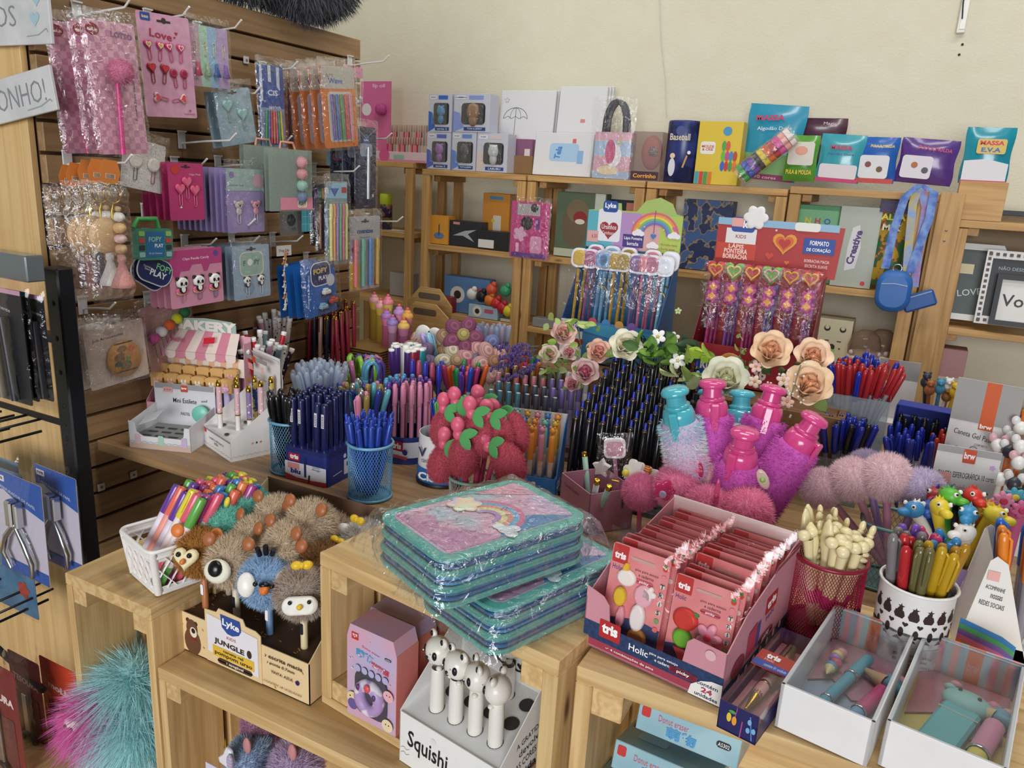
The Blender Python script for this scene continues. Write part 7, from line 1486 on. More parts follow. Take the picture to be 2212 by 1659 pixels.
  # goods on the slat wall
DN='#1d2448'
for a in((165,28,.13,'white wall hook at the top left above the checked pink cards'),(318,42,.10,'white wall hook holding the heart clip card'),(425,68,.11,'white wall hook holding the tassel clip card'),(531,130,.0,'small empty hook plate left of the striped pen bag'),(634,151,.0,'small empty hook plate left of the orange pen cards'),(566,152,.09,'white wall hook holding the blue striped pen bag'),(648,180,.12,'white wall hook holding the orange pen cards'),(755,137,.11,'white wall hook at the top right end of the slats'),(392,303,.14,'long empty white hook in the middle of the slat wall'),(478,205,.10,'white wall hook holding the blue heart clips'),(145,348,.16,'white wall hook holding the wooden bead keyrings'),(376,358,.08,'white wall hook holding the deep pink heart clips'),(470,355,.09,'white wall hook holding the lilac clip stack'),(677,368,.13,'empty long white hook right of the clear pouch'),(445,480,.13,'empty hook crossing in front of the lilac clips'),(313,459,.09,'white wall hook with red dot holding the green stamp toy'),(398,525,.08,'white wall hook holding the panda clips'),(500,520,.07,'white wall hook holding the blue panda card'),(588,518,.08,'white wall hook holding the paper bones'),(660,560,.09,'white wall hook holding the blue toy car pack'),(770,300,.10,'white wall hook holding the navy pen pack'),(790,475,.11,'white wall hook holding the four pen blister pack'),(178,660,.08,'white wall hook holding the round wooden badge bag'),(318,648,.08,'white wall hook holding the pompom comb card'),(430,728,.0,'small hook plate just above the bakery sign'),(288,1025,.0,'hook plate on the slats under the table, right one'),(218,1052,.0,'hook plate on the slats under the table, left one'),(555,308,.09,'white wall hook holding the clear pompom pouch')):
 if a[2]>0:hook(*a)
 else:
  p=ax(a[0],a[1],SX+.002);t=thing('hook_plate',a[3],'hook',TR(*p));obj('plate',MB().box((.001,0,0),(.003,.016,.016),ch=.001),M('#d5d5d2',.4),t);obj('screw',MB().ell((.003,0,0),(.0015,.003,.003),8,5),M('#8a6a5a',.4),t)
chk=PATTERN('check','#d9a6b6','#c489a4',95,.45)
for i,(p0,p1,y0,y1,xx,lab)in enumerate(((188,298,48,332,-1.24,'pink checked pen card in front on the top left hook'),(162,272,50,330,-1.285,'pink checked pen card second on the top left hook'),(112,222,52,330,-1.33,'pink checked pen card furthest back on the top left hook'))):
 T,w,h=wbox(p0,p1,y0,y1,xx,3.5)
 t=card('pen_card',lab,'pen pack',T,w,h,chk,[('e',.17,.93,.13,.045,'#8f2c34'),('t',.17,.93,.025,'moLin',.02,0,.18,'#f0e0e0'),('t',.72,.905,.045,'LOTSO',.04,-4,.42,'#8a5a86'),('t',.84,.42,.02,'Caneta Face Plush',0,88,.75,'#4a3a44')],slot=False,film=1,seed=i,bagd=.014)
 obj('plush_ball',pom('wp',.021,1500,.005),FUR('#c4587c','#ae4668'),t,TR(w*.5,h*.63,.016));obj('pen_barrel',MB().tube([(w*.46,h*.55,.010),(w*.40,h*.0,.008)],.0044,8),M('#d83a88',.3),t)
T,w,h=wbox(300,412,32,252,-1.28,3)
t=card('clip_card','lilac pink card of ten heart paper clips with red script','clip card',T,w,h,PATTERN('soft','#d8a4bc','#cc96b2',60),[('rr',.16,.955,.18,.075,.02,'#24509a'),('t',.16,.955,.03,'kaz',.04,0,.14,'#e8c0a0'),('t',.42,.80,.075,'Love',.015,-6,.42,'#b02a48'),('h',.72,.83,.03,'#b02a48'),('h',.68,.79,.02,'#b02a48'),('t',.86,.075,.025,'10',.02,0,'#7a3a5a'),('t',.84,.04,.014,'UNIDADES',0,0,.22,'#a0405a')],film=0)
for i in range(4):clip(t,w*(.16+.2*i),h*.62,.008,.026,'#d0507a',tp_heart('#d8386e','#f0d8d8','#d8a83a' if i<2 else '#d8386e'),tsz=.0085,rot=(4,-8,8,-4)[i])
for i in range(2):clip(t,w*(.18+.22*i),h*.40,.008,.026,'#8a2438',tp_heart('#a8202c','#c8343a'),tsz=.0095,rot=(3,-10)[i]);clip(t,w*(.60+.19*i),h*.37,.008,.026,'#b8385e',tp_round('#b8305a','#8a1c40'),tsz=.008,rot=6-9*i)
for i in range(2):clip(t,w*(.34+.28*i),h*.18,.007,.024,'#d0708c',tp_heart('#e8c0b8','#d84a5a'),tsz=.009,rot=80 if i==0 else-80)
T,w,h=wbox(408,492,58,188,-1.29,2)
t=card('clip_card','striped pastel card of tassel paper clips beside the heart clips','clip card',T,w,h,'#c8a4b8',[('r',.36,.5,.22,1,'#a8ccb8'),('r',.58,.5,.22,1,'#8fb8d8'),('r',.84,.5,.3,1,'#b49ac8')],film=1)
for i,c in enumerate(('#c8506a','#9fb89a','#3a6aa8','#8a6ab4')):
 clip(t,w*(.14+.24*i),h*.62,.006,.026,'#d8c8a8',None);obj('tassel',MB().lathe([(0,.026),(.0035,.024),(.003,.019),(.0075,0),(0,0)],9,0,True,TR(w*(.16+.24*i),h*.18,.003)@RX(-90)),M(c,.8,bump=.5,scale=300),t)
T,w,h=wbox(462,540,192,312,-1.30,10);gli=PATTERN('speckle','#9fc8c4','#7fb0ac',400,.3)
t=card('clip_card','pale blue card of two glitter heart clips tilted on its hook','clip card',T,w,h,PATTERN('soft','#9fb8c4','#8aa8b4',50),film=1)
for i in range(2):clip(t,w*(.30+.38*i),h*(.56-.18*i),.009,.034,'#8aa0a0',tp_heart('#a8d0cc','#8fc4be'),tsz=.0125)
copies(t,1,(-.02,-.006,-.004),'pale clip card half hidden behind the glitter hearts','hidden clip cards',('paper_clip',))
T,w,h=wbox(557,612,142,316,-1.30,2)
t=card('pen_bag','blue and white striped bag of coloured refill pens','pen pack',T,w,h,'#2b4f9a',[('r',.12,.78,.1,.44,'#c8d0e0'),('r',.45,.9,.12,.2,'#c8d0e0'),('r',.78,.85,.12,.28,'#c8d0e0'),('e',.55,.67,.28,.10,'#2a56a8'),('t',.55,.67,.07,'CiS',.03,0,.4,'#e6ecf6'),('r',.5,.24,.96,.48,'#8a9ab8'),('t',.6,.49,.05,'spirinh',.01,0,.55,'#e8ecf4'),('e',.6,.07,.2,.05,'#2a62b8')],film=1,bagd=.012)
for i in range(7):obj('pen',MB().tube([(w*(.15+.11*i),h*.04,.005),(w*(.22+.09*i),h*.45,.006)],.0026,6),M(('#2f8a4a','#3a6ab8','#c83a5a','#d8702e','#c85a8a','#3f9a5a','#d8b83a')[i],.4),t)
T,w,h=wbox(690,764,142,318,-1.235,6)
t=card('pen_card','orange and white card of wavy gel pens, front one of six','pen pack',T,w,h,'#d87f3c',[('rr',.5,.86,.97,.27,.06,'#b8b4aa'),('t',.26,.88,.04,'GATTE',0,0,.22,'#4a4a4a'),('t',.42,.82,.07,'Wave',.03,0,.42,'#3a5ab0'),('rr',.52,.38,.72,.62,.08,'#cfc6c0'),('t',.86,.03,.03,'5',.03,0,'#5a2a1a')],film=1,r=.008,bagd=.012)
for i,c in enumerate(('#5a4a9a','#2f62b0','#3f8f4a','#c8423a','#d87a9a')):obj('pen',MB().tube([(w*(.26+.13*i),h*.10,.005),(w*(.24+.13*i),h*.66,.006)],.0034,7),M(c,.25,coat=.5),t)
for q in copies(t,5,(-.027,-.0035,-.003),'orange wavy pen card further back on the same hook','orange pen cards behind'):pass
T,w,h=wbox(742,784,142,228,-1.30)
t=card('googly_eye_bag','clear bag of googly eyes with pink header at the right end','craft bag',T@TR(0,h*.72,0),w,h*.28,PATTERN('dots','#d8a0b4','#c87a94',130),film=0,slot=True);film_bag(t,w,h*.72,.006,9,T=TR(0,-h*.72,0),up=0,m=0)
for i in range(26):obj('googly_eye',cm(('geye',),lambda b:b.ell((0,0,0),(.0055,.0055,.002),10,6)),M('#d8d8d6',.3),t,TR(w*(.12+.76*R.random()),-h*(.46+.24*R.random()),.003+.003*R.random()))
T,w,h=wbox(768,812,274,450,-1.27)
t=card('pen_card','tall navy blue card with a single clear pen at the end of the slat wall','pen pack',T,w,h,DN,[('c',.5,.84,.17,'#24499a'),('t',.5,.84,.03,'Lyke',.03,0,.26,'#ffffff'),('rr',.5,.72,.6,.16,.1,'#9aa4b8'),('l',[(.05,.98),(.5,.86),(.95,.98)],.02,'#8a94b0'),('l',[(.1,.6),(.5,.55),(.9,.62)],.02,'#6a7490'),('c',.84,.16,.05,'#c8ccd8'),('t',.5,.03,.015,'caneta',0,0,.4,'#9aa4b8')],film=1,r=.008)
obj('pen',MB().tube([(w*.52,h*.12,.006),(w*.52,h*.76,.007)],.0045,8),M('#b8bcc4',.2,.5),t)
copies(t,2,(-.03,-.012,-.004),'navy pen card behind the front one at the end of the slat wall','navy pen cards behind')
def keyring(px,py,xx,label,tas='#c48a84',disc=True):
 p=ax(px,py,xx);t=thing('bead_keyring',label,'keyring',TR(*p)@FX)
 obj('orange_tag',MB().prism([(-.014,-.012),(.014,-.012),(.019,.004),(.012,.024),(-.012,.024),(-.019,.004)],-.0008,0,0,RZ(-6)),M('#d07a35',.45),t)
 draw(t,[('r',0,-.002,.018,.008,'#e8c8a8')]+[('r',-.007+.0022*k,-.002,.001,.007,'#33221a')for k in range(7)],RZ(-6),'barcode')
 obj('split_ring',MB().tube([(.016*math.cos(a),-.03+.016*math.sin(a),.002)for a in[2*PI*i/20 for i in range(20)]],.0012,5,closed=True),GOLD,t)
 z=-.05
 for(r,c,s_)in((.006,'#c8a878',.8),(.0105,'#e8e4de',.8),(.0115,'#d8b078',.85),(.011,'#d8b4b0',.75),(.0105,'#c8a47a',.85)):z-=r*s_;obj('bead',cm(('bead',r,s_),lambda b:b.ell((0,0,0),(r,r*s_,r),12,8)),M(c,.45),t,TR(.006,z,.004));z-=r*s_
 obj('tassel',MB().lathe([(0,0),(.006,-.001),(.007,-.012),(.005,-.015),(.010,-.03),(.018,-.048),(.020,-.056),(0,-.056)],16,0,True,TR(.006,z,.004)@RX(-90)),M(tas,.9,bump=.8,scale=260,var=.2),t)
 if disc:obj('wood_disc',MB().lathe([(0,0),(.029,0),(.030,.001),(.029,.003),(0,.003)],28,0,True,TR(-.018,-.098,0)),WOOD('#dcb98a','#cfa878',1.2,.6,False),t);obj('gold_clasp',MB().tube([(0,-.046,.003),(-.004,-.058,.003),(-.004,-.07,.003)],.0025,6),GOLD,t)
 film_bag(t,.066,.19,.016,int(px),T=TR(-.042,-.205,-.004),up=0);return t
keyring(238,378,-1.20,'wood disc and bead keyring with dusty pink tassel, front of the orange tag row');keyring(212,376,-1.235,'wood disc keyring with white tassel in the middle of the orange tag row','#d8d4ce');keyring(190,378,-1.27,'wood disc keyring behind the white tassel one','#3a4050');keyring(166,384,-1.28,'bead keyring with pink tassel third from the left',disc=False);keyring(150,388,-1.305,'bead keyring with pink tassel at the left end',disc=False)
T,w,h=wbox(272,362,305,412,-1.31,-10)
t=card('clip_card','white dotted card of black and red clips with plain round tops','clip card',T,w,h,PATTERN('dots','#e2e0dc','#b8b4b4',260),film=1,slot=False)
for i,(x,c)in enumerate(((.3,'#e6e2da'),(.72,'#e6e2da'))):clip(t,w*x,h*.36,.009,.036,'#1c1c20' if i==0 else '#a8323a',tp_round('#e8e4dc',None),tsz=.013)
T,w,h=wbox(365,440,352,476,-1.29)
t=card('clip_card','deep pink card of three heart clips at the front of its stack','clip card',T,w,h,'#b8386e',[('e',.2,.88,.12,.08,'#c83a34'),('t',.75,.80,.04,'Clips Pink',0,0,.34,'#f0d0dc')],film=0)
for x,y in((.5,.52),(.3,.40),(.72,.38)):clip(t,w*x,h*y,.008,.032,'#d87a98',tp_heart('#d8587c','#e06a8a'),tsz=.0115)
copies(t,4,(-.014,-.004,0),'deep pink clip card further back in its stack','deep pink clip cards behind',('paper_clip','print'))
T,w,h=wbox(490,570,365,502,-1.27)
t=card('clip_card','mint and lilac card of koala and bear clips at the front of its stack','clip card',T,w,h,'#9d8fc0',[('r',.5,.83,1.,.34,'#9fb8b4'),('c',.14,.9,.07,'#8a78b4'),('t',.26,.74,.03,'Clips Lazy Cute',0,0,.38,'#4a4a5a'),('rr',.84,.82,.28,.2,.08,'#d8a8b8')],film=1)
for i in range(2):
 o=clip(t,w*(.28+.46*i),h*.27,.010,.034,'#d8d0d8',None);b=MB();s_=.009
 b.puff(ngon(14,s_,s_*.85),s_*.6,0);b.puff(ngon(10,s_*.4),s_*.4,0,TR(-s_,s_*.6,0));b.puff(ngon(10,s_*.4),s_*.4,0,TR(s_,s_*.6,0));b.puff(ngon(12,s_*.7,s_*.9),s_*.5,0,TR(0,-s_*1.4,0));b.puff(ngon(8,s_*.2,s_*.28),s_*.1,1,TR(0,-.001,0),s_*.6);b.puff(ngon(6,s_*.1),s_*.06,1,TR(-s_*.4,s_*.2,0),s_*.6);b.puff(ngon(6,s_*.1),s_*.06,1,TR(s_*.4,s_*.2,0),s_*.6)
 obj('topper',b,[M('#c9c2bc' if i==0 else '#d89aa8',.45),EYE],o,TR(0,.022,.0005))
copies(t,9,(-.0125,-.0034,0),'lilac clip card further back in the thick stack','lilac clip cards behind',('paper_clip','print','clear_bag'))
T,w,h=wbox(572,665,322,455,-1.25)
t=thing('clear_pouch','clear plastic pouch with a row of pastel pompom clips and pink label','pouch',T);obj('front_sheet',MB().box((w/2,h/2,.012),(w,h,.0006)),CLEAR('#c8d4cc',.3),t);obj('back_sheet',MB().box((w/2,h/2,0),(w,h,.0006)),CLEAR('#c8d4cc',.35),t);obj('hanger',MB().tube([(w*.3,h,.006),(w*.32,h+.014,.006),(w*.6,h+.014,.006),(w*.65,h,.006)],.0025,6),M('#d89a86',.5),t)
for i,c in enumerate(('#d88a92','#d0807e','#86b8a4','#5a6a88')):obj('pompom',pom('wp',.021,1500,.005),FUR(c),t,TR(w*.72,h*(.80-.19*i),.016)@Matrix.Scale(.62,4))
lb=obj('pink_label',MB().box((w*.62,h*.12,.013),(w*.76,h*.2,.0008)),M('#d88a9c',.5),t);draw(lb,[('rr',.66,.5,.3,.7,.05,'#e4dcc0'),('t',.66,.5,.3,'FOFY',.03,0,.24,'#3a3a4a')],TR(w*.24,h*.02,.0135),w=w*.76,h=h*.2)
copies(t,1,(-.05,-.02,.004),'clear pouch half hidden behind the pompom clip pouch','clear pouches behind',('pompom','pink_label'))
T,w,h=wbox(652,680,418,500,-1.30);card('grid_card','cyan card with white grid lines under the clear pouch','card',T,w,h,'#4fa8b8',[('r',.5,.2*i,1,.012,'#a8d8dc')for i in range(1,5)]+[('r',.25*i,.5,.03,1,'#a8d8dc')for i in range(1,4)],slot=False)
T,w,h=wbox(605,652,455,508,-1.32);card('grey_bag','small grey bag with a dark round badge under the clear pouch','bag',T,w,h,'#8f8a88',[('c',.5,.62,.2,'#26343a'),('t',.6,.25,.12,'m',0,0,.4,'#6a6664')],slot=False,film=1)
def pen_pack(label,px0,px1,py0,py1,xx,colr,prints,cols,top=.78,bot=.08,rot=0.,film=1,r_=.004,name='pen_card'):
 T,w,h=wbox(px0,px1,py0,py1,xx,rot);t=card(name,label,'pen pack',T,w,h,colr,prints,film=film,bagd=.012);n=len(cols)
 for i,c in enumerate(cols):
  x=w*(.14+.72*i/max(1,n-1));p_=obj('pen',MB().tube([(x,h*bot,.006),(x,h*top,.006)],r_,8),M(c,.35,coat=.3),t);obj('pen_clip',MB().box((x+.001,h*(top-.09),.006+r_),(.002,h*.14,.0014),ch=.0004),M(c,.35,coat=.3),p_)
 return t
pen_pack('clear pack of pastel mechanical pencils with blue header',704,750,392,572,-1.25,CLEAR('#b8ccd0',.5),[('p',[(.06,.80),(.3,.98),(.98,.98),(.98,.80)],'#8fbcd8'),('p',[(.2,.92),(.6,.92),(.4,.82)],'#3a6ab0'),('rr',.84,.9,.24,.07,.03,'#b83038')],['#d8d48a','#e0a468','#a88ac0','#6fae94','#d8708c','#c8d488'],.74,.06)
pen_pack('grey blister pack of four pastel rollerball pens with blue lettering',755,820,467,625,-1.25,'#a9a9ac',[('t',.5,.80,.055,'mentos',.03,0,.52,'#26408c'),('t',.5,.72,.022,'Marca texto',0,0,.34,'#4a4a52'),('c',.12,.56,.06,'#a83a48'),('p',[(0,.02),(.3,.0),(.34,.34),(.1,.4),(0,.36)],'#c8a83a'),('p',[(.8,.04),(1,.04),(1,.34),(.86,.3)],'#b83a34')],['#d8747c','#6ab49a','#4f86c8','#c8a648'],.70,.06,r_=.0055)
pen_pack('dark pack of coloured felt pens behind the mechanical pencils',672,702,396,530,-1.30,'#3a3a44',[],['#6a3a7a','#2f62a8','#3f8f5a','#d8a03a','#b83a3a'],.92,.3,r_=.003)
pen_pack('brown multi pack of pens half hidden by the mechanical pencils',684,712,430,545,-1.28,'#6a5a4a',[],['#8a5a3a','#2a4a8a','#a8a8a0'],.9,.08,r_=.0035)
T,w,h=wbox(706,742,326,358,-1.33);card('small_card','small pale blue card under the orange pen cards','card',T,w,h,'#7faab8',[('rr',.6,.6,.5,.5,.08,'#b84a7a')],slot=False)
T,w,h=wbox(284,362,492,560,-1.27,-2)
t=thing('stamp_toy','green framed toy stamp case with handle and navy cards below','toy',T);gm=CLEAR('#5fa890',.6);obj('case',MB().prism(rrect(w,h,.01,w/2,h/2),0,.016),gm,t);obj('handle',MB().tube([(w*.0,h*1.02,.008),(w*.12,h*1.28,.008),(w*.62,h*1.30,.008),(w*.68,h*1.0,.008)],.0045,8),M('#3f9a52',.4),t)
draw(t,[('r',.5,.5,.5,.8,'#2a6aa0'),('t',.5,.66,.16,'FOFY',.03,0,.36,'#8fc8a0'),('t',.6,.46,.12,'PLAY',.03,0,.24,'#e8eef0'),('t',.5,.22,.06,'Kit de Carimbos',0,0,.36,'#c8d8e4')]+[('rr',x,y,.16,.16,.03,c)for x in(.13,.87)for y,c in((.84,'#8ac06a'),(.62,'#b8484a'),(.4,'#2a3a3a'),(.18,'#8fb8c0'))],TR(0,0,.016),w=w,h=h)
for i in range(2):
 p=ax(335-14*i,585+6*i,-1.262-.01*i);o=thing('stamp_card',['navy rounded toy card with white edge in front','navy rounded toy card with white edge behind'][i],'card',TR(*p)@FX@RZ(-24-10*i));pl=rrect(.074,.046,.02,0,0,6);obj('white_edge',MB().prism([(x*1.06,y*1.1)for x,y in pl],-.001,0),M('#dfe0e4',.5),o);obj('navy_card',MB().prism(pl,0,.0008),M('#1f2c60',.45),o)
 draw(o,[('t',.018,.010,.012,'FOFY',.03,0,'#7fc88a'),('t',.008,-.004,.012,'PLAY',.03,0,'#e8ecf0'),('t',-.018,.0,.004,'Carimbos\nGame',0,0,'#e8ecf0')],TR(0,0,.0009))
T,w,h=wbox(365,480,538,660,-1.265,1)
t=card('clip_card','pink card of three panda clips sitting in donuts','clip card',T,w,h,'#cf8fa6',[('p',[(0,.62),(.06,.62),(.1,.5),(.16,.5),(.2,.64),(.36,.64),(.42,.74),(.6,.74),(.64,.6),(.7,.6),(.76,.72),(1,.72),(1,1),(0,1)],'#b8447e'),('t',.5,.84,.055,'Clips Panda Candy',.01,0,.5,'#f0dce6'),('c',.88,.9,.05,'#6a4a8a')],film=0)
for i in range(3):clip(t,w*(.20+.31*i),h*.26,.011,.036,('#c88aa0','#8a6a9a','#5a6a8a')[i],tp_panda(True),tsz=.0125)
copies(t,3,(-.014,-.004,0),'pink panda clip card further back in its stack','pink panda cards behind',('paper_clip','print'))
T,w,h=wbox(503,582,530,645,-1.275,1)
t=card('clip_card','pale blue card of two panda clips with green lettering','clip card',T,w,h,'#9fb4c8',[('rr',.5,.66,.66,.46,.14,'#d8dccc'),('rr',.5,.66,.6,.42,.12,'#9fbcb0'),('t',.30,.68,.1,'F',.05,0,'#5f8a70'),('c',.45,.69,.07,'#f0eeea'),('t',.64,.68,.1,'FY',.05,0,'#5f8a70'),('c',.4,.22,.14,'#8aa0b8')],film=1)
for i in range(2):clip(t,w*(.34+.38*i),h*.20,.010,.034,'#d0d8e0',tp_panda(False),tsz=.009)
copies(t,4,(-.016,-.005,0),'pale blue panda clip card further back in its stack','blue panda cards behind',('paper_clip','print','clear_bag'))
T,w,h=wbox(597,632,530,668,-1.29)
t=thing('bone_garland','hanging strip of white and orange bone shaped erasers','garland',T);obj('top_tag',MB().box((w/2,h*.92,0),(w*.9,h*.16,.0008)),M('#d8d4cc',.5),t);draw(t,[('t',.5,.92,.05,'Dog Clip',0,0,.6,'#4a4a4a')],TR(0,0,.0005),w=w,h=h)
for i in range(9):obj('bone_piece',cm(('gbone',),lambda b:b.puff([(-.012,-.003),(.012,-.003),(.016,-.007),(.018,-.002),(.016,0),(.018,.004),(.015,.006),(.012,.003),(-.012,.003),(-.016,.007),(-.018,.002),(-.016,0),(-.018,-.004),(-.015,-.006)],.003)),M('#e2ddd6' if i%3 else '#c8845a',.5),t,TR(w*.5,h*(.80-.09*i),.001)@RZ(90 if i%2 else 70)@Matrix.Scale(.9,4))
T,w,h=wbox(652,722,570,682,-1.25,5)
t=card('toy_car_pack','bright blue hanging pack of small toy cars with bear shaped header','toy pack',T,w,h,'#1f62b0',[('rr',.55,.80,.62,.46,.16,'#d8dce8'),('rr',.55,.80,.57,.42,.15,'#1f2c62'),('t',.55,.86,.1,'FOFY',.04,0,.44,'#d8c06a'),('t',.62,.72,.08,'PLAY',.03,0,.28,'#f0f0f4'),('t',.14,.5,.05,'Acelera a diversão!',.01,84,.7,'#d8e4f4'),('c',.84,.64,.13,'#c8ccd4')],slot=False,film=1,bagd=.02)
for i,(x,y,c)in enumerate(((.62,.44,'#e0e0de'),(.50,.17,'#7fb0c8'),(.82,.24,'#b83a34'))):
 o=obj('toy_car',MB().box((0,0,0),(.026,.011,.012),ch=.003).box((-.002,.007,0),(.014,.006,.010),ch=.002),M(c,.3,coat=.4),t,TR(w*x,h*y,.008));obj('wheels',MB().lathe([(0,-.0065),(.0035,-.0065),(.0035,.0065),(0,.0065)],10,0,True,TR(-.008,-.006,0)).lathe([(0,-.0065),(.0035,-.0065),(.0035,.0065),(0,.0065)],10,0,True,TR(.008,-.006,0)),M('#222226',.5),o)
copies(t,3,(-.018,-.008,0),'blue toy car pack further back on its hook','blue toy packs behind',('toy_car','print','clear_bag'))
T,w,h=wbox(182,312,700,830,-1.33,4)
t=card('badge_bag','clear bag with a round wooden badge on a cream card','craft bag',T,w,h,'#c9b6a8',[('t',.38,.80,.06,'Joh.Artesanatos',0,2,.52,'#2a2420'),('e',.42,.9,.1,.05,'#b0a090')],slot=False,film=1,bagd=.016)
bd=obj('wooden_badge',MB().lathe([(0,0),(.036,0),(.037,.003),(.036,.006),(0,.006)],32,0,True,TR(w*.58,h*.40,.001)),WOOD('#c08a3a','#a8722a',1.2,.4,False),t)
draw(bd,[('e',x,y,a,a*.7,c)for x,y,a,c in((.5,.45,.1,'#7a5a34'),(.66,.45,.09,'#b87a3a'),(.55,.58,.08,'#8a6a3a'),(.7,.56,.06,'#c8643a'),(.58,.30,.1,'#6a5a3a'),(.62,.4,.05,'#5a8a3a'),(.46,.34,.07,'#4a3a2a'))]+[('l',[(.4,.2),(.76,.2)],.02,'#3a2a1c'),('l',[(.42,.68),(.74,.68)],.015,'#3a2a1c')],TR(0,0,.0072),w=w,h=h)
copies(t,2,(-.016,-.012,0),'wooden badge bag behind the front one','badge bags behind')
T,w,h=wbox(300,408,650,800,-1.36,10)
t=card('comb_card','dusty pink card with a hair comb of five coloured pompoms','hair comb',T,w,h,'#b88a88',[('c',.88,.95,.07,'#a86a60')],film=1,bagd=.014)
for i,c in enumerate(('#c85a98','#dcdcda','#d8642c','#c8d02a','#1f6a3c')):obj('pompom',MB().ell((0,0,0),.0115,14,9),M(c,.9,bump=.6,scale=300),t,TR(w*(.12+.175*i),h*(.56+.05*i),.010))
for i in range(9):obj('comb_tooth',MB().tube([(w*(.14+.085*i),h*(.50+.025*i),.004),(w*(.14+.085*i),h*(.24+.025*i),.004)],.0008,5),M('#5a3a2c',.4,.4),t)
obj('comb_bar',MB().tube([(w*.10,h*.44,.004),(w*.86,h*.66,.004)],.0012,5),M('#5a3a2c',.4,.4),t)
t=thing('plush_toy','large charcoal grey fluffy plush lying on top of the slat wall','plush',TR(SX-.03,1.385,1.865));b=MB();rg=random.Random(2);sm_=[]
for(c,r)in(((0,.0,.03),(.13,.27,.10)),((.05,.16,.02),(.12,.13,.105)),((.03,-.24,.06),(.12,.16,.10))):
 b.ell(c,r,20,12);sm_+=[((c[0]+p[0]*r[0],c[1]+p[1]*r[1],c[2]+p[2]*r[2]),n)for p,n in sph_samples(6000,1.,rg)]
b.fur(sm_,.024,.003,rg,jit=.6,droop=(0,0,-.3));obj('furry_body',b,FUR('#3c4048','#24272e'),t)
wash=PATTERN('speckle','#dcdcdc','#c4c6c8',14,.7)
for i,(x0,x1,y0,y1,rot,s,lab)in enumerate(((-60,106,-30,98,0,'OS','whitewashed wooden sign with pale hearts at the top left corner'),(-80,118,168,262,9,'SONHO!','whitewashed wooden sign lettered in grey hanging crooked at the left'))):
 T,w,h=ybox(x0,x1,y0,y1,.855);t=thing('wooden_sign',lab,'sign',T@TR(w/2,h/2,0)@RZ(rot)@TR(-w/2,-h/2,0));obj('sign_board',MB().box((w/2,h/2,-.003),(w,h,.006),ch=.001),wash,t)
 draw(t,[('t',.62 if i else .44,.5,.5 if i else .36,s,-.01,0,.6 if i else .28,'#8a8c94'),('l',[(.7,.14),(.85,.16),(.95,.26),(.97,.2)],.008,'#a0a4ac')]+([('h',.82,.42,.06,'#a9c8d4'),('h',.86,.75,.06,'#a9c8d4')]if i==0 else[]),w=w,h=h)
 # black wire rack at the left
bm=M('#1b1e24',.4,.3);q0=ay(150,700,.80)
t=thing('wire_rack','black metal wire rack with hooks at the left edge','rack',TR(0,.80,0))
obj('post',MB().box((-1.262,0,.63),(.036,.03,1.26),ch=.003),bm,t)
for z in(1.245,1.135):obj('rail',MB().box((-1.50,0,z),(.46,.02,.022 if z>1.2 else .014)),bm,t)
obj('hook_bar',MB().tube([(-1.70,-.01,.985),(-1.26,-.01,.985)],.006,8),bm,t);obj('hook_bar',MB().tube([(-1.62,-.10,.60),(-1.20,-.14,.55)],.006,8),bm,t)
for(x,z,l)in((-1.52,1.19,.12),(-1.40,1.15,.1),(-1.46,.935,.15),(-1.36,.95,.11),(-1.50,.60,.16),(-1.40,.59,.14)):
 obj('wire_hook',MB().tube([(x,0,z),(x,-l,z),(x,-l-.005,z+.022)],.0026,6),bm,t);obj('wire_loop',MB().tube([(x-.02,0,z+.03),(x-.02,-l*.8,z+.03),(x+.02,-l*.8,z+.03),(x+.02,0,z+.03)],.0024,6),bm,t)
for i in range(9):obj('hole',MB().lathe([(.005,0),(.0035,.001),(0,.001)],10,0,True,TR(-1.262,-.0152,1.2-.06*i)@RX(90)),M('#07080a',.6),t)
T,w,h=ybox(-20,76,545,600,.74);o=obj('price_rail',MB().box((w/2,.0,h/2),(w,.03,h),ch=.002),M('#6a7478',.12,.2),None,TR(*T.translation));tag(o,'glossy grey price rail across the top of the black rack','price rail')
def rk(label,px0,px1,py0,py1,y,colr,pr,ex=None,rot=0.,**k):
 T,w,h=ybox(px0,px1,py0,py1,y);T=T@TR(w/2,h,0)@RZ(rot)@TR(-w/2,-h,0);return card('hanging_pack',label,'hanging pack',T,w,h,colr,pr,film=1,bagd=.010,extra=ex,crk=.0006,fm=FPK,**k)
def mks(t,w,h):
 for i,c in enumerate(('#3a3a72','#7a7466','#2a2c34')):obj('marker',MB().tube([(w*(.25+.25*i),h*.03,.006),(w*(.22+.22*i),h*.76,.006)],.0065,8),M(c,.35),t)
for i,(a,c,lab)in enumerate(((-50,55,'marker pack furthest left on the black rack'),(22,72,'permanent marker pack with blue top edge on the black rack'),(55,104,'permanent marker pack with pink top edge nearest the post'))):rk(lab,a,c,622+8*i,858,.70+.015*i,'#1d2026',[('r',.5,.98,1,.04,('#c8a0b8','#3a8ab0','#c0a4c8')[i]),('t',.55,.83,.035,'permanente',0,-8,.8,'#c8ccd4')],mks,slot=False)
def punch(t,w,h):
 o=obj('punch_jaw',MB().box((w*.48,h*.66,.012),(.018,h*.26,.016),ch=.003).box((w*.62,h*.66,.012),(.010,h*.24,.014),ch=.002),CHROME,t)
 for s_ in(-1,1):obj('handle',MB().tube([(w*.52,h*.56,.012),(w*(.5+.18*s_),h*.40,.012),(w*(.52+.30*s_),h*.22,.012),(w*(.58+.22*s_),h*.08,.012)],[.005,.006,.006,.004],8),CHROME,t)
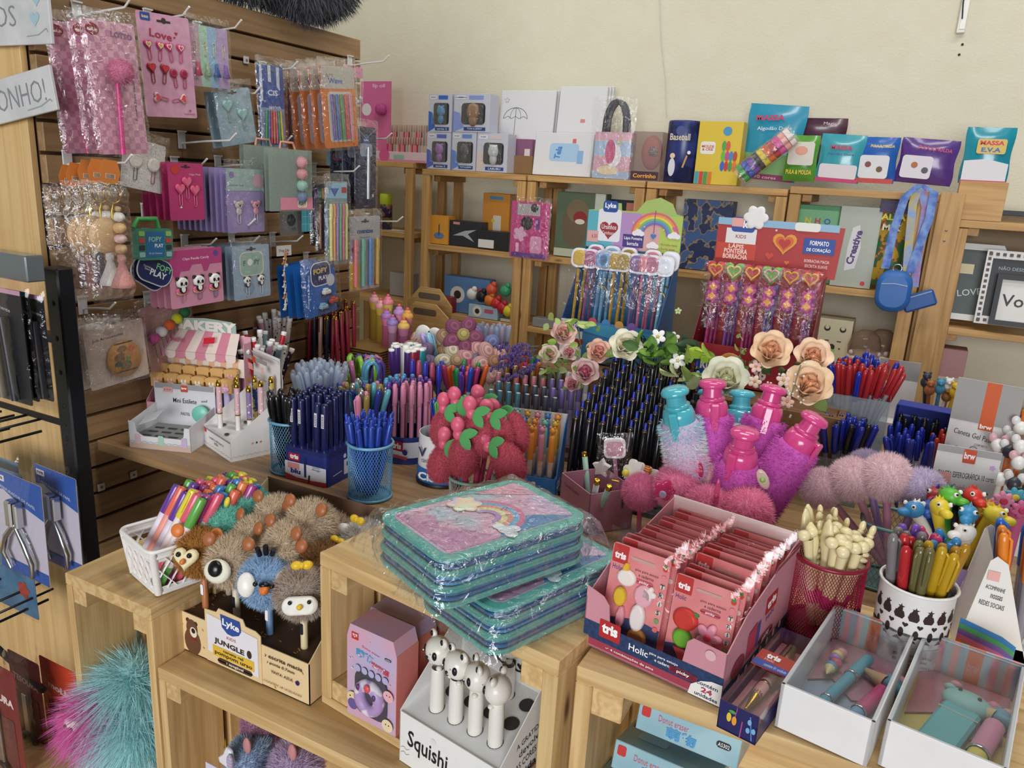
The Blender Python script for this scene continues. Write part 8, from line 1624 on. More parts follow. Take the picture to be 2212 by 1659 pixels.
for a,c,e,f,y,lab in((0,98,1035,1240,.71,'blue and white blister pack with a chrome hole punch, nearer one'),(88,172,1022,1222,.755,'blue and white blister pack with a chrome hole punch by the rack post')):rk(lab,a,c,e,f,y,'#c9ccda',[('p',[(0,1),(1,1),(1,.66),(.5,.74),(.2,.82),(0,.80)],'#2b5cb0'),('r',.5,.06,1,.12,'#2b5cb0'),('r',.14,.93,.2,.06,'#e8eaf0'),('t',.14,.93,.025,'FWB',.04,0,.15,'#2a2a30'),('t',.5,.80,.03,'PERFURADOR DE PAPEL',.01,-10,.72,'#c8d4e8')],punch,rot=-2)
rk('blue sea patterned pack hanging low at the left edge',-60,62,1010,1300,.76,PATTERN('soft','#3a6a94','#5a8fb0',16,.4),[('f',.8,.18,.1,'#b04a3a'),('c',.5,.5,.12,'#c8b43a')],slot=False);rk('pale blue tag pack behind the hole punches',0,40,995,1040,.79,'#8ab4d0',[],slot=False)
def scis(t,w,h):obj('scissor_handle',MB().tube([(w*.5+.022*math.cos(a),h*-.02+.032*math.sin(a),.006)for a in[2*PI*i/16 for i in range(16)]],.005,7,closed=True),M('#1a1c22',.4),t);obj('scissor_blade',MB().box((w*.5,h*.35,.005),(.014,h*.5,.004),ch=.001),STEEL,t)
for i,(a,c,e,f,y)in enumerate(((98,170,1440,1625,.69),(30,92,1425,1600,.66),(-40,42,1440,1660,.60))):rk(['orange red scissors pack with white lettering at the lower left','red and grey scissors pack second from the right','dark red scissors pack in the lower left corner'][i],a,c,e,f,y,('#cf4a30','#8a3038','#7a2a2c')[i],[('t',.5,.72,.07,('moLin','TESOURA','TESOURA')[i],.05,-6,.8,'#f0ded8'),('r',.5,.3,.7,.5,'#6a3a3a')],scis,slot=False)
HAIR=lambda n,L_,seed:(lambda b:b.ell((0,0,0),(.036,.034,.05),16,10)and b.fur([((p[0],p[1],p[2]),(d_[0],d_[1]-.2,d_[2]))for p,d_ in sph_samples(n,.034,random.Random(seed))],L_*.85,.002,random.Random(seed),jit=.75,droop=(0,-.15,-.45)))
for i,(px,py,y,c,lab,L_)in enumerate(((290,1475,.72,('#b4f2f4','#98e4e8'),'aqua long haired plush pen at the front of the left crate',.085),(305,1420,.80,('#8cdce0','#74ccd2'),'aqua long haired plush pen behind in the left crate',.06),(225,1530,.68,('#f048a8','#d83a94'),'magenta haired plush pen with big eyes and pink lips',.06),(300,1570,.70,('#b4f2f6','#98e6ec'),'aqua haired plush pen lowest at the right of the crate',.08))):
 q=ay(px,py,y);t=thing('haired_pen',lab,'pen',TR(*q));obj('hair',cm(('hair',i),HAIR(6000,L_,i)),FUR(*c),t);obj('barrel',MB().tube([(.0,0,-.03),(.01,0,-.12)],.006,8),M('#b82a4a',.4),t)
 if i==2:
  for s_ in(0,1):e=obj('eye',MB().ell((-.012+.016*s_,-.052,.004),.0085,12,8),WHT,t);obj('pupil',MB().ell((-.011+.016*s_,-.060,.003),.003,8,6),EYE,e)
  obj('lips',MB().ell((-.002,-.050,-.010),(.019,.010,.005),14,8).ell((-.002,-.050,-.018),(.018,.010,.005),14,8),M('#d8708c',.4),t)
carton('white_box','white box under the furry haired pens','box',TR(-1.06,.675,.445),.12,.1,.05,'#e2e0e4')
for i,(px,py,c,lab)in enumerate(((545,1640,('#9ab8dc','#86a4cc'),'pale blue plush pen with unicorn head charm under the shelf'),(640,1655,('#c0a4cc','#ac90bc'),'lilac plush pen with ear and white tag under the shelf'),(560,1560,('#b87a9c','#a4688c'),'pink plush ball high under the shelf'),(600,1625,('#8a5a78','#744864'),'plum plush pen at the back under the shelf'))):
 q=ay(px,py,.72+.03*(i>1));t=thing('plush_pen',lab,'pen',TR(*q));obj('pompom',POMB(),FUR(*c),t,Matrix.Scale(1. if i<2 else .7,4));obj('barrel',MB().tube([(0,0,-.02),(0,0,-.12)],.005,8),M('#d8b8c8',.4),t)
 if i<2:obj('tag',MB().box((-.035,-.045,-.005),(.03,.001,.024)),M('#d8d4ec',.5),t);obj('ear',MB().ell((.012,-.02,.045),(.008,.004,.014),10,7),M('#c88a8a',.6),t)
 if i==0:o=obj('unicorn_head',MB().puff([(-.016,-.010),(.004,-.014),(.014,.0),(.010,.020),(.0,.024),(-.006,.010),(-.018,-.002)],.005,0,TR(-.004,-.042,.03)@FY),M('#ece8f0',.4),t);obj('horn',MB().lathe([(.003,0),(0,.016)],8,0,True,TR(-.006,-.044,.052)),GOLD,o);obj('mane',MB().puff(ngon(10,.006,.014),.004,0,TR(.006,-.047,.034)@FY),PATTERN('wavez','#d88ab8','#8fc8d8',60),o)
 # further back on the table
for i,(x0,x1,y0,y1,yy)in enumerate(((880,975,622,700,1.98),(868,968,655,712,1.90))):
 T,w,h=ybox(x0,x1,y0,y1,yy);hh=T.translation.z+h-TZ;z0=h/1.;t=thing('wood_carrier',['plywood carrier with cut-out handle, rear one','plywood carrier with cut-out handle, front one'][i],'carrier',TR(T.translation.x,yy,TZ));b=MB();P8=[(0,0),(w,0),(w,hh-h*.45),(w*.72,hh),(w*.28,hh),(0,hh-h*.45)]
 obj('end_board',b.prism(P8,-.006,0,0,FY),WOOD('#b5925c','#97743f',2.4,.6,False),t);draw(t,[('rr',.5,hh/w-.16,.5,.12,.05,'#5a4a3a')],FY,'handle_slot',w=w,h=w);obj('floor_board',MB().box((w/2,.07,.006),(w,.14,.01)),WOOD('#b5925c','#97743f',2.4,.6,False),t)
for i,(px,py,c,c2)in enumerate(((808,655,'#d89aa0','#c8a84a'),(822,668,'#e0a0a4','#d0b050'),(838,660,'#d87a8a','#c8b858'),(835,690,'#a878b8','#d878a0'),(862,682,'#b488c0','#d884a8'),(880,690,'#d8a048','#c87a98'),(848,705,'#9a80c0','#c898b8'),(872,712,'#e0b860','#b8709a'))):
 q=ay(px,py,1.72-.015*i);t=thing('cupcake_pen','cupcake topped pen number %s from the left by the plywood carriers'%('one','two','three','four','five','six','seven','eight')[i],'pen',TR(*q));obj('frosting',MB().ell((0,0,.008),(.016,.016,.012),14,9).ell((0,0,.018),(.010,.010,.008),12,8),M(c,.45),t);obj('cup',MB().lathe([(.011,-.016),(.015,.004)],12),M(c2,.5),t);obj('cherry',MB().ell((0,0,.027),.005,8,6),M('#d85a6a',.4),t);obj('barrel',MB().lathe([(0,-.12),(.011,-.12),(.012,-.016)],12),CLEAR(c2,.5),t)
T,w,h=ybox(765,850,715,800,1.66);t=carton('wicker_box','dark wicker box with gold streaks in front of the cupcake pens','box',TR(T.translation.x,1.60,TZ),w,.12,.09,PATTERN('wavez','#2c2218','#8a6a34',45,.5))
# goods on the back shelves
def sb(label,px0,px1,py0,py1,y,d,colr,pr=(),name='boxed_toy',cat='box',zs=None,**k):
 T,w,h=ybox(px0,px1,py0,py1,y);z=T.translation.z if zs is None else zs;return carton(name,label,cat,TR(T.translation.x,y,z),w,d,T.translation.z+h-z,colr,pr,**k),w,T.translation.z+h-z
ZA,ZM=1.454,1.157
def figure(label,px0,px1,py0,py1,c,fc,txt_,z):
 t,w,h=sb(label,px0,px1,py0,py1,2.72,.07,'#c8cad8',[('p',[(0,0),(.3,.12),(.18,.5),(0,.55)],c),('rr',.55,.48,.66,.56,.1,'#23252e'),('rr',.2,.9,.3,.1,.05,'#e8e6ea'),('t',.2,.9,.04,'POP!',.03,0,.2,'#3a4a9a'),('r',.62,.9,.4,.1,c),('r',.6,.09,.6,.09,'#2a4a8a'),('t',.6,.09,.05,txt_,.01,0,.5,'#f0f0f4')],zs=z)
 f=obj('figure',MB().ell((w*.55,-.002,h*.54),(w*.17,.012,w*.19),14,9).ell((w*.55,-.001,h*.34),(w*.12,.01,w*.17),12,8).ell((w*.46,-.001,h*.66),(w*.05,.006,w*.06),8,6).ell((w*.64,-.001,h*.66),(w*.05,.006,w*.06),8,6),M(fc,.4),t);obj('window',MB().box((w*.55,-.016,h*.48),(w*.66,.0005,h*.56)),FILM('#ffffff',.1),t);return h
h1=figure('boxed purple vinyl figure at the lower left of the stack',922,973,286,362,'#5a6ac0','#9a6ab4','series 2',ZA);h2=figure('boxed dark grey vinyl figure in the lower middle',976,1028,286,364,'#6a8ad0','#4a4c52','TOM & JERRY',ZA);figure('boxed white vinyl figure at the lower right with small print along its base',1030,1096,288,368,'#d8c8c4','#c8ccd0','LABUBU',ZA)
figure('boxed blue vinyl figure at the upper left of the stack',926,976,202,282,'#3a6ac0','#4a90b8','series 2',ZA+h1+.001);figure('boxed brown vinyl figure at the upper right of the stack',980,1058,202,284,'#8a9ad8','#9a7250','TOM & JERRY',ZA+h2+.001)
cv=M('#dcdcde',.8,bump=.3,scale=200)
def canvas(label,px0,px1,py0,py1,y,pr,n=3):
 for i in range(n):
  T,w,h=ybox(px0,px1,py0,py1,y+.022*i);t=thing('canvas',label if i==0 else label+', one of those behind it','canvas',TR(T.translation.x+.012*i,y+.022*i,ZA+.001 if py1>280 else ZA+.001)@RX(-6),None if i==0 else label);obj('canvas_board',MB().box((w/2,.008,h/2),(w,.016,h),ch=.002),cv,t)
  if i==0 and pr:draw(t,pr,FY,w=w,h=h)
arc=lambda cx,cy,r,a0,a1,k=1.:[(cx+r*math.cos(rad(a0+(a1-a0)*i/12)),cy+r*k*math.sin(rad(a0+(a1-a0)*i/12)))for i in range(13)]
canvas('white colouring canvas with an umbrella and star outlines',1072,1190,184,368,2.83,[('l',arc(.3,.66,.22,0,180,.6),.008,'#55555a'),('l',arc(.3,.66,.1,0,180,1.3),.006,'#55555a'),('l',[(.3,.79),(.3,.4)],.008,'#55555a'),('l',[(.08,.66),(.16,.69),(.23,.66),(.3,.69),(.37,.66),(.45,.69),(.52,.66)],.006,'#55555a'),('l',arc(.35,.2,.14,0,360,.5),.006,'#55555a'),('s',.12,.88,.05,'#77777c'),('s',.12,.88,.04,'#dcdcde'),('s',.84,.45,.05,'#77777c'),('s',.84,.45,.04,'#dcdcde')])
canvas('tall blank white canvas in clear wrap, leaning on the wall',1198,1300,168,368,2.83,[('r',.55,.62,.1,.04,'#d88a84')])
canvas('small white canvas with blue printed label lying across the others',1152,1278,280,374,2.74,[('rr',.52,.55,.5,.42,.06,'#a8c8e4'),('t',.42,.54,.16,'Tela',.04,80,.2,'#4a8ac8'),('r',.8,.45,.1,.3,'#8ab4dc'),('r',.68,.82,.06,.1,'#d86a64')],2)
sb('small purple printed box behind the figures',1092,1150,300,336,2.80,.05,'#8a5a7a',[('r',.82,.4,.2,.4,'#e0d8d0')],zs=ZA+.04);sb('wooden toy box under the purple printed box',1094,1150,336,372,2.78,.05,'#8a6a44',zs=ZA)
def tote(label,px0,px1,py0,py1,y):
 t,w,h=sb(label,px0,px1,py0,py1,y,.05,PATTERN('wavez','#d8a8b8','#a8c0dc',3,.4,'#d8d0a8'),[('e',.55,.5,.2,.25,'#e8e4ea'),('e',.45,.58,.14,.26,'#c85a84'),('p',[(.62,.72),(.7,.74),(.74,.92)],'#d8b84a'),('e',.4,.18,.3,.1,'#e4d4b0')],name='tote_bag',cat='bag',zs=ZA)
 for s_ in(0,.04):obj('handle',MB().tube([(w*.5-w*.28*math.cos(PI*k/10),.005+s_,h*(1.1+.55*math.sin(PI*k/10)))if 0<k<10 else(w*(.22 if k==0 else .78),.005+s_,h)for k in range(11)],.0085,8),M('#2a2c38',.5),t)
 film_bag(t,w*1.1,h*1.7,.01,5,T=TR(-w*.05,-.006,0)@FY,crk=.004,up=0)
tote('rainbow unicorn gift bag with dark rope handles in clear wrap',1283,1362,285,378,2.72)
t,w,h=sb('clear box with a pink capsule toy',1365,1428,284,380,2.71,.06,CLEAR('#c8b8b4',.25),[('r',.5,.1,.96,.18,'#4a2a3a'),('t',.5,.1,.09,'Corrinho',.03,0,.8,'#e8a83a')],zs=ZA);o=obj('pink_capsule',MB().ell((w*.6,.03,h*.58),(w*.36,.025,h*.36),16,10),M('#d88a84',.4),t);obj('dial',MB().lathe([(0,0),(.016,0),(.018,.004),(0,.004)],20,0,True,TR(w*.72,.006,h*.6)@RX(90)),PATTERN('speckle','#d8d8da','#5a5a6a',300),o)
p=ay(1470,388,2.76);t=thing('round_tin','navy blue baseball tin','tin',TR(p.x,2.76,ZA));obj('tin',MB().lathe([(0,0),(.058,0),(.06,.002),(.06,.2),(.058,.205),(0,.205)],28),PATTERN('blobs','#1f2650','#2f3a78',12,.3),t);draw(t,[('t',0,.15,.022,'Baseball',.02,0,.07,'#d8d0b8'),('c',0,.17,.016,'#4a5488'),('e',-.02,.05,.012,.03,'#d8d8e0'),('c',-.02,.088,.009,'#e8c8a8'),('l',[(.03,.09),(.018,.05)],.006,'#c89a5a'),('c',.036,.1,.006,'#e8e6e0')],TR(0,-.0605,0)@FY)
sb('yellow modelling dough box with coloured stripes',1505,1600,262,392,2.72,.07,'#dcc03a',[('rr',.25,.58,.34,.2,.06,'#e8e8dc'),('t',.25,.58,.045,'MOLDE\n& CRIE',.03,0,.28,'#c8443a'),('c',.66,.85,.1,'#4a94c0')]+[('r',.06+.1*i,.1,.09,.2,c)for i,c in enumerate(('#3fa0b0','#c8443a','#4a9a4a','#d87a2e'))]+[('e',.62+.09*(i%4),.3+.16*(i//4),.05,.08,c)for i,c in enumerate(('#2f6ac0','#c83a3a','#3f9a4a','#e07a2e','#6ab83a','#c84a8a','#3a8ac0','#b84a2e','#4aa84a','#d8583a'))],zs=ZA)
def sack(label,px0,px1,py0,py1,y,colr,pr,rot=0.):
 T,w,h=ybox(px0,px1,py0,py1,y);T=T@TR(w/2,0,0)@RZ(rot)@TR(-w/2,0,0);t=thing('foil_bag',label,'bag',T);rg=random.Random(px0);b=MB()
 for s_ in(1,-1):gridmesh(b,10,12,lambda u,v:(w*(u+.03*math.sin(v*9)*(u-.5)),h*v,s_*(.022*(math.sin(PI*u)*math.sin(PI*min(1,v*1.05)))**.5+rg.uniform(-.001,.001))),flip=s_<0)
 obj('foil',b,M(colr,.25,coat=.5)if isinstance(colr,str)else colr,t);draw(t,pr,TR(0,0,.0245),w=w,h=h)
WX=lambda c,c2:[('t',.5,.72,.09,'MASSA',.04,0,.5,c),('t',.5,.58,.06,c2,.01,0,.6,'#2a5a9a'),('rr',.5,.22,.86,.3,.06,'#d8d0d4'),('r',.5,.04,.96,.08,'#b8306a')]
for a in(('large turquoise bag of soft dough tilted at the back',1605,1728,226,390,2.86,'#2f94b4',[('t',.4,.82,.07,'MASSA',.04,4,.5,'#c83a6a'),('t',.5,.68,.06,'Algodão Doce',.01,4,.6,'#d8e4ec'),('r',.5,.18,.94,.34,'#7aa86a'),('r',.5,.04,.96,.08,'#8a2a5a'),('t',.5,.04,.04,'10 cores',0,0,.4,'#e8d8e0')],-3),('dark plum bag behind the green one',1708,1822,255,385,2.88,'#4a2238',[('t',.7,.9,.06,'Magic',0,0,.24,'#e0d0d8'),('e',.4,.6,.2,.1,'#c8602e')],0),('green and white toy dough bag',1697,1766,292,392,2.76,'#5a9a3a',[('rr',.5,.6,.8,.5,.08,'#d8d4c8'),('e',.5,.66,.2,.1,'#e0a08a'),('t',.5,.2,.1,'PULA & MOLDA',.03,0,.8,'#e8c83a')],0),('turquoise and pink bag of cotton candy dough',1767,1862,290,394,2.76,'#3fa0ae',WX('#c8305a','Algodão Doce'),-2),('blue puppy sticker dough bag',1852,1938,296,396,2.77,'#2a62b4',[('t',.6,.8,.06,'PULA & MOLDA',.03,0,.6,'#e8c83a'),('rr',.45,.35,.74,.5,.08,'#d8d8dc'),('c',.3,.4,.08,'#7a3a3a'),('c',.6,.3,.08,'#6a4a2a'),('r',.5,.05,.96,.1,'#b83a2e')],0),('purple sticker dough bag',1938,2062,300,398,2.78,'#5a3a86',[('t',.6,.78,.08,'PULA & MOLDA',.03,-4,.6,'#c83a6a'),('rr',.34,.36,.54,.5,.06,'#d8d4dc'),('c',.3,.4,.06,'#a8642e'),('c',.5,.3,.06,'#4a4a5a')],-3)):sack(*a)
sack('turquoise bag of white foam dough in a wooden tray',2080,2185,275,398,2.73,'#1f90a4',[('rr',.55,.66,.6,.26,.05,'#d8b85a'),('t',.55,.72,.08,'MASSA',.04,0,.5,'#c8304a'),('t',.55,.60,.08,'E.V.A',.04,0,.4,'#2a6ab0'),('p',[(.04,.06),(.96,.06),(.96,.36),(.5,.44),(.04,.4)],'#dcdade'),('r',.5,.03,.96,.06,'#b8306a')]);t,w,h=sb('small wooden tray under the turquoise dough bag',2070,2176,392,436,2.70,.08,pine_shelf,name='wooden_tray',cat='tray',zs=1.393)
for i,c in enumerate(('#3f9a4a','#2f4fb0','#6a3a9a','#3a3034','#d8c02a','#d8622a','#b8283a','#d84a98','#e8a4a0','#e8dcd6')):
 if i==0:p0=ay(1600,378,2.68);p1=ay(1712,292,2.70);ct=thing('clay_tube','clear tube of rainbow clay flowers propped diagonally','clay',frame(p0,p1-p0,(0,0,1)));LN=(p1-p0).length;obj('clear_tube',MB().tube([(-.01,0,0),(LN+.01,0,0)],.036,18,caps=False),FILM('#ffffff',.12),ct)
 obj('clay_piece',MB().prism(flower(.033,6,0,0,.7),-LN*.045,LN*.045,0,TR(LN*(.05+.1*i),0,0)@RY(90)),M(c,.6),ct)
sb('small orange and green toy box on the middle shelf',925,968,466,522,2.72,.06,'#d8952e',[('r',.05,.5,.1,1,'#3a7a4a'),('e',.55,.3,.25,.12,'#5a7aa8'),('l',[(.55,.3),(.55,.7)],.06,'#5a4a3a')],zs=ZM)
sb('black box with a silver model plane',968,1040,478,530,2.73,.05,'#20242e',[('p',[(.15,.4),(.5,.62),(.85,.7),(.6,.5),(.8,.2),(.45,.42)],'#a8acb0'),('r',.25,.9,.2,.1,'#c88a8a')],zs=ZM);sb('large orange toy box behind the plane',1042,1100,418,530,2.80,.06,'#cf8a34',[('rr',.55,.4,.3,.4,.04,'#d8d0c4'),('c',.4,.5,.06,'#d8c83a'),('r',.5,.92,.5,.06,'#4a8ab0')],zs=ZM);sb('flat black box with white label',1030,1098,500,532,2.71,.06,'#1c1e22',[('r',.3,.3,.5,.45,'#d8d4d0')],zs=ZM)
sb('puzzle box with a roaring dinosaur picture',1200,1306,416,552,2.74,.05,'#5a6a52',[('r',.88,.5,.2,1,'#c8ccc0'),('e',.4,.5,.26,.34,'#6a5a42'),('e',.44,.72,.22,.18,'#7a6a4c'),('e',.5,.62,.14,.1,'#8a2a2a'),('e',.5,.56,.1,.04,'#d8d0c0'),('t',.8,.07,.07,'150',.02,0,.2,'#4a8a4a'),('r',.4,.07,.8,.12,'#b8c0a8')],zs=ZM)
sb('dark thousand piece puzzle box',1312,1372,432,500,2.85,.05,'#20343c',[('t',.5,.6,.16,'1000',.03,0,.6,'#d8d4c8')],zs=ZM);sb('blue fantasy puzzle box behind the red display',1472,1580,432,556,2.76,.05,PATTERN('blobs','#4a6aa0','#2a3a64',22,.4,'#b89a5a'),zs=ZM);sb('flat pink and orange box behind the rainbow display',1352,1420,440,470,2.8,.05,'#d88a74',zs=ZM+.11)
sb('green letter board box',1708,1812,443,600,2.75,.04,'#4a9a62',[('rr',.5,.52,.84,.84,.04,'#7ab888')]+[('t',.3+.2*(i%3),.8-.16*(i//3),.08,'NHOWMA'[i],.04,0,('#d8c83a','#b84a4a','#2f6ab0')[i%3])for i in range(6)],zs=ZM)
sb('pale grey boxed creative building set',1806,1896,446,600,2.72,.04,'#aeb4a8',[('p',[(.3,.2),(.55,.24),(.62,.5),(.52,.78),(.36,.74),(.3,.5)],'#d8d8dc'),('t',.46,.5,.09,'Creative',.04,82,.9,'#5a3a78'),('c',.8,.06,.06,'#c83a34')],zs=ZM)
sack('bag of colourful alphabet dough letters',1888,1955,430,618,2.74,PATTERN('blobs','#c8a83a','#3f7a4a',30,.35,'#a83a4a'),[('r',.5,.92,.96,.14,'#3a2a58'),('t',.5,.80,.07,'ALFA',.04,0,.8,'#d8c83a'),('t',.5,.68,.07,'MIX',.04,0,.6,'#e8e0d0')])
def ribbon(pts,w=.0115):
 b=MB()
 for p,q in zip(pts,pts[1:]):b.add([p+Vector((-w,0,0)),p+Vector((w,0,0)),q+Vector((w,0,0)),q+Vector((-w,0,0))]+[v+Vector((0,.0015,0))for v in(p+Vector((-w,0,0)),p+Vector((w,0,0)),q+Vector((w,0,0)),q+Vector((-w,0,0)))],[(0,1,2,3),(7,6,5,4),(1,5,6,2),(4,0,3,7)])
 return b
t=thing('lanyard','blue and rainbow lanyards hanging over the shelf post','lanyard',TR(*ay(1965,400,2.62)));o0=t.location.copy()if False else ay(1965,400,2.62)
for i,(pts,m_)in enumerate((([(1988,398),(1955,425),(1930,500),(1912,580)],'#2f55b0'),([(1988,398),(2018,415),(2008,470),(1965,590)],'#2f55b0'),([(1985,402),(1972,440),(1962,540),(1958,600)],'#c8b03a'),([(1990,402),(2000,450),(1985,540),(1975,620)],'#a85a9a'))):obj('strap',ribbon([ay(a,c,2.62+.008*i)-o0 for a,c in pts]),PATTERN('speckle',m_,'#7aa0d8',40,.5),t)
q=ay(1930,628,2.60);t=thing('rubber_pouch','plain blue rounded rubber pouch hanging from the lanyard','pouch',TR(*q));obj('pouch_body',MB().puff(rrect(.098,.125,.042,0,0,6),.03,0,FY).puff(rrect(.098,.125,.042,0,0,6),.03,0,RZ(180)@FY),M('#2f6ab4',.45),t);obj('zip',MB().tube([(-.035,-.03,.02),(0,-.031,.024),(.035,-.03,.02)],.0018,5),M('#9ab0d0',.3),t);obj('clip_ring',MB().tube([(.012*math.cos(a),-.01,.068+.012*math.sin(a))for a in[2*PI*i/14 for i in range(14)]],.002,5,closed=True),CHROME,t)
q=ay(1985,650,2.60);t=thing('coin_purse','small flat blue zip purse beside the blue pouch','purse',TR(*q)@RY(-25));obj('purse_body',MB().box((0,0,0),(.09,.014,.05),ch=.006),M('#2a5aa0',.5),t);obj('zip',MB().box((0,-.008,.018),(.08,.002,.003)),M('#8a9ab8',.3),t)
T,w,h=ybox(1103,1186,436,558,2.66);card('toy_pack','bright pink beauty toy pack hanging from the shelf post','toy pack',T,w,h,'#c0347e',[('r',.45,.86,.6,.2,PATTERN('wavex','#e8e4e4','#3a3a40',60)),('c',.6,.9,.1,'#26262a'),('c',.42,.62,.16,'#1c1c20'),('f',.25,.42,.18,'#d8a8c0'),('r',.7,.62,.1,.2,'#6a3a8a'),('rr',.68,.25,.3,.3,.06,'#d898b8'),('r',.2,.18,.08,.16,'#e0b0c8'),('r',.35,.2,.08,.14,'#b85a98'),('r',.5,.05,.9,.08,'#5a2a8a')],slot=False,film=1)
T,w,h=ybox(780,845,188,275,2.86);t=thing('lip_display','bright pink wavy display card with a fluffy key charm','display',TR(T.translation.x,2.86,ZA+.02));obj('pink_card',MB().box((w/2,0,h),(w,.003,h*2)),M('#d86aa0',.5),t);obj('pompom',pom('wp',.021,1500,.005),FUR('#c83a88'),t,TR(w*.75,-.02,h*1.3)@Matrix.Scale(1.2,4));draw(t,[('t',.6,.88,.12,'lip oil',.03,0,.5,'#f0c8dc'),('c',.2,.3,.16,'#e8e0e4')],TR(0,-.002,h)@FY,w=w,h=h)
t,w,h=sb('white and pink stepped stand of lip gloss tubes',808,922,328,350,2.72,.09,'#e0c4cc',[('r',.5,.15,.96,.2,'#d88aa8'),('c',.2,.6,.1,'#d85a98'),('rr',.48,.5,.2,.4,.02,'#8fc0b8')],zs=ZA+.02,name='lip_stand',cat='stand')
for i in range(30):pen('mk',TR(t.location.x+.05+.0125*(i%15),2.745+.03*(i//15),ZA+.04+.05*(i//15)),(M(('#c83a5a','#d87a94','#b8283a','#8fa8b0','#e0a890')[i%5],.3),M(('#c8a89a','#b89a8a')[i%2],.35)),'lip gloss tube in the stepped stand','lip gloss tubes','lip_gloss','lip gloss',s=.62)
p=ay(833,505,2.76);t=thing('spray_can','purple spray can with lime green cap on the left unit','spray can',TR(p.x,2.76,1.192));obj('can',MB().lathe([(0,0),(.028,0),(.028,.10),(.024,.108)],18),PATTERN('blobs','#2c1c44','#8a6a3a',40,.35),t);obj('cap',MB().lathe([(.025,.106),(.026,.11),(.026,.145),(.022,.15),(0,.15)],18),M('#b8cc2a',.4),t)
for i,(a,c,e,f,y,z,col_,lab)in enumerate(((700,800,470,520,2.80,1.192,'#d8d0d4','white and pink packet on the left unit'),(812,868,515,535,2.74,1.192,'#d8d4cc','flat stack of white cards on the left unit'),(842,890,590,640,2.80,.902,'#b8b8be','silver wrapped packet on the lower left shelf'),(960,1058,600,645,2.76,.877,'#5a8ac0','blue pack with a football picture on the low shelf'),(928,975,640,690,2.72,.877,'#8a2a34','dark red packet on the low shelf'),(1012,1075,660,690,2.71,.877,'#a8c4d8','pale blue dotted pack on the low shelf'),(1080,1112,690,705,2.71,.877,'#c8c4bc','small white packet at the low shelf corner'),(1150,1215,690,706,2.71,.877,'#8a8a88','flat grey packets on the low shelf'))):sb(lab,a,c,e,f,y,.05,col_,[('c',.3,.5,.16,'#e8e6e0'),('c',.3,.5,.08,'#26262a'),('r',.7,.6,.3,.3,'#c85a7a')]if i in(3,0,5)else(),name='packet',zs=z)
for i,(px,py,c)in enumerate(((1020,635,'#e8e6e2'),(1040,640,'#1c1c20'),(1058,648,'#e07a2e'),(1072,655,'#c8282e'),(1085,665,'#b82030'),(1098,672,'#d8c82a'),(1062,625,'#d85a3a'),(1092,628,'#3a9a6a'))):
 q=ay(px,py,2.72);o=obj('rubber_ball_toy',MB().ell((0,0,0),(.024,.02,.024),14,9).ell((.012,-.004,.022),(.012,.01,.012),10,7),M(c,.4),None,TR(*q));tag(o,['white','black','orange','red','crimson','yellow','coral','green'][i]+' rubber animal toy in the pile on the low shelf','toy')
q=ay(1795,740,2.74);t=carton('bear_candle','cream square box with a sleeping bear face','candle',TR(q.x-.05,2.72,.877),.11,.1,.17,'#d8cfae',[('c',.3,.82,.09,'#2c241c'),('c',.74,.82,.09,'#2c241c'),('c',.3,.84,.06,'#d8cfae'),('c',.74,.84,.06,'#d8cfae'),('l',[(.28,.58),(.4,.58)],.03,'#3a3028'),('l',[(.62,.58),(.74,.58)],.03,'#3a3028'),('e',.5,.46,.09,.06,'#3a2c24'),('c',.3,.44,.03,'#b83a34'),('c',.72,.44,.03,'#b83a34')])
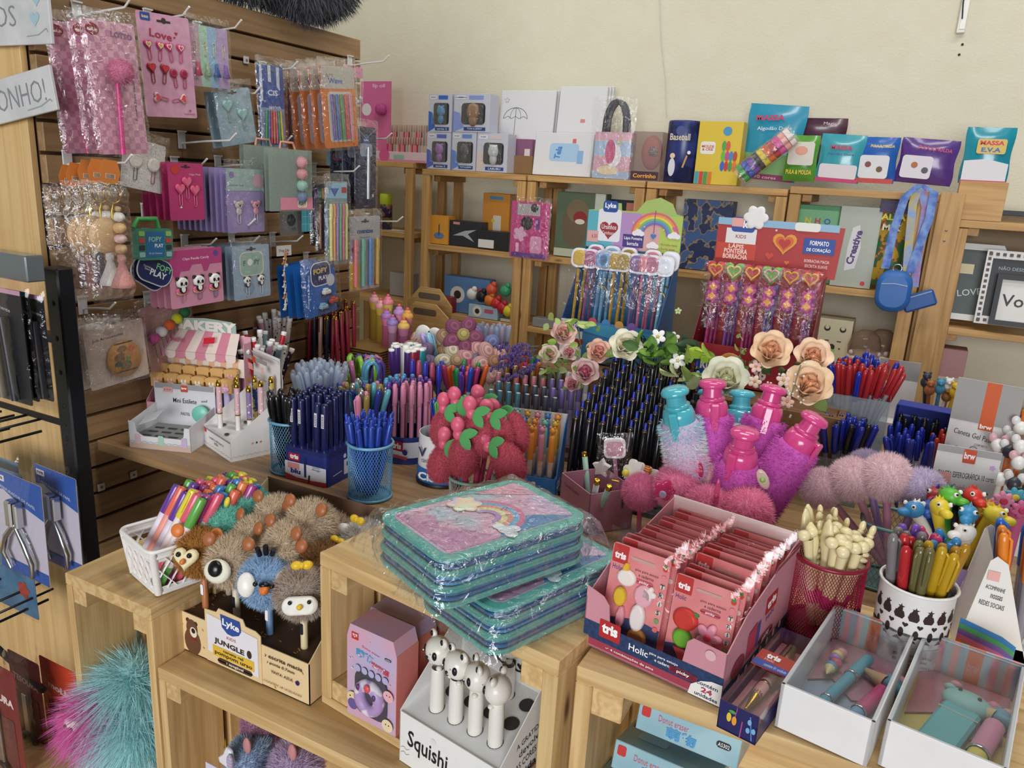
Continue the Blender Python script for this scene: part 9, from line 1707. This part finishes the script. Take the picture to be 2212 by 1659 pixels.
for i,px in enumerate((1868,1905)):q=ay(px,745,2.70+.06*i);t=thing('dome_candle',['cream scalloped candle under a clear dome, front one','cream scalloped candle under a clear dome, rear one'][i],'candle',TR(q.x,q.y,.877));obj('candle_base',MB().lathe([(0,0),(.044,0),(.052,.025),(.048,.07),(.036,.082),(0,.08)],20),M('#e8e0c4',.5),t);obj('dome',MB().lathe([(.048,.07),(.05,.10),(.04,.135),(.02,.15),(0,.152)],20),CLEAR('#c8b09a',.25),t);[obj('pearl',MB().ell((.046*math.cos(a),.046*math.sin(a),.08),.009,10,7),M('#d8c4c8',.3),t)for a in(-2.4,-1.2,-.3)]
sb('clear lidded dusty pink box on the low shelf at right',1992,2084,752,840,2.72,.08,'#a87a7a',[('r',.5,.3,.9,.5,'#c8b09a')],zs=.802)
def pframe(label,poly,px,py,y,mat_,in_,wd,pr=(),rot=0.,tilt=-8,sq=0):
 q=ay(px,py,y);t=thing('picture_frame',label,'frame',TR(*q)@RX(tilt)@FY@RZ(rot));n=len(poly)
 for i in range(n):a,c=Vector((*poly[i],0)),Vector((*poly[(i+1)%n],0));d_=(c-a);obj('frame_side',MB().prism([tuple(a[:2]),tuple(c[:2]),tuple((c*(1-wd))[:2]),tuple((a*(1-wd))[:2])],-.01,.006),mat_,t)
 obj('picture',MB().prism([(x*(1-wd),z*(1-wd))for x,z in poly],-.009,-.004),in_,t)
 if pr:draw(t,pr,TR(0,0,-.0035))
 if sq:draw(t,[('r',s_*.071,-.1+.0167*i,.008,.009,'#4a4038')for s_ in(-1,1)for i in range(13)]+[('r',-.07+.0175*i,s_*.098,.009,.009,'#4a4038')for s_ in(-1,1)for i in range(9)],TR(0,0,.006),'film_holes')
rc=lambda w,h:[(-w/2,-h/2),(w/2,-h/2),(w/2,h/2),(-w/2,h/2)]
pframe('dark square frame leaning at the back of the right shelf',rc(.26,.20),2150,525,2.84,M('#23262e',.5),M('#8a765a',.7),.14);pframe('white hexagonal frame left of the film strip frame',ngon(6,.135),2098,610,2.76,M('#dcdad6',.5),M('#56605e',.6),.16,[('t',.0,-.03,.02,'LOVE',.01,12,'#c8ccc8'),('r',-.02,.04,.04,.03,'#d8c8a0')])
pframe('white film strip frame with square holes',rc(.16,.22),2185,625,2.715,M('#dedcda',.5),M('#26282c',.5),.22,[('t',0,.06,.012,'NÃO DESISTA',0,0,'#a8b4c4')],sq=1);pframe('black frame with white card at the right edge',rc(.14,.15),2205,652,2.69,M('#1e2024',.5),M('#e4e2de',.6),.2,[('t',-.02,0,.035,'Vo',.01,0,'#222226')])
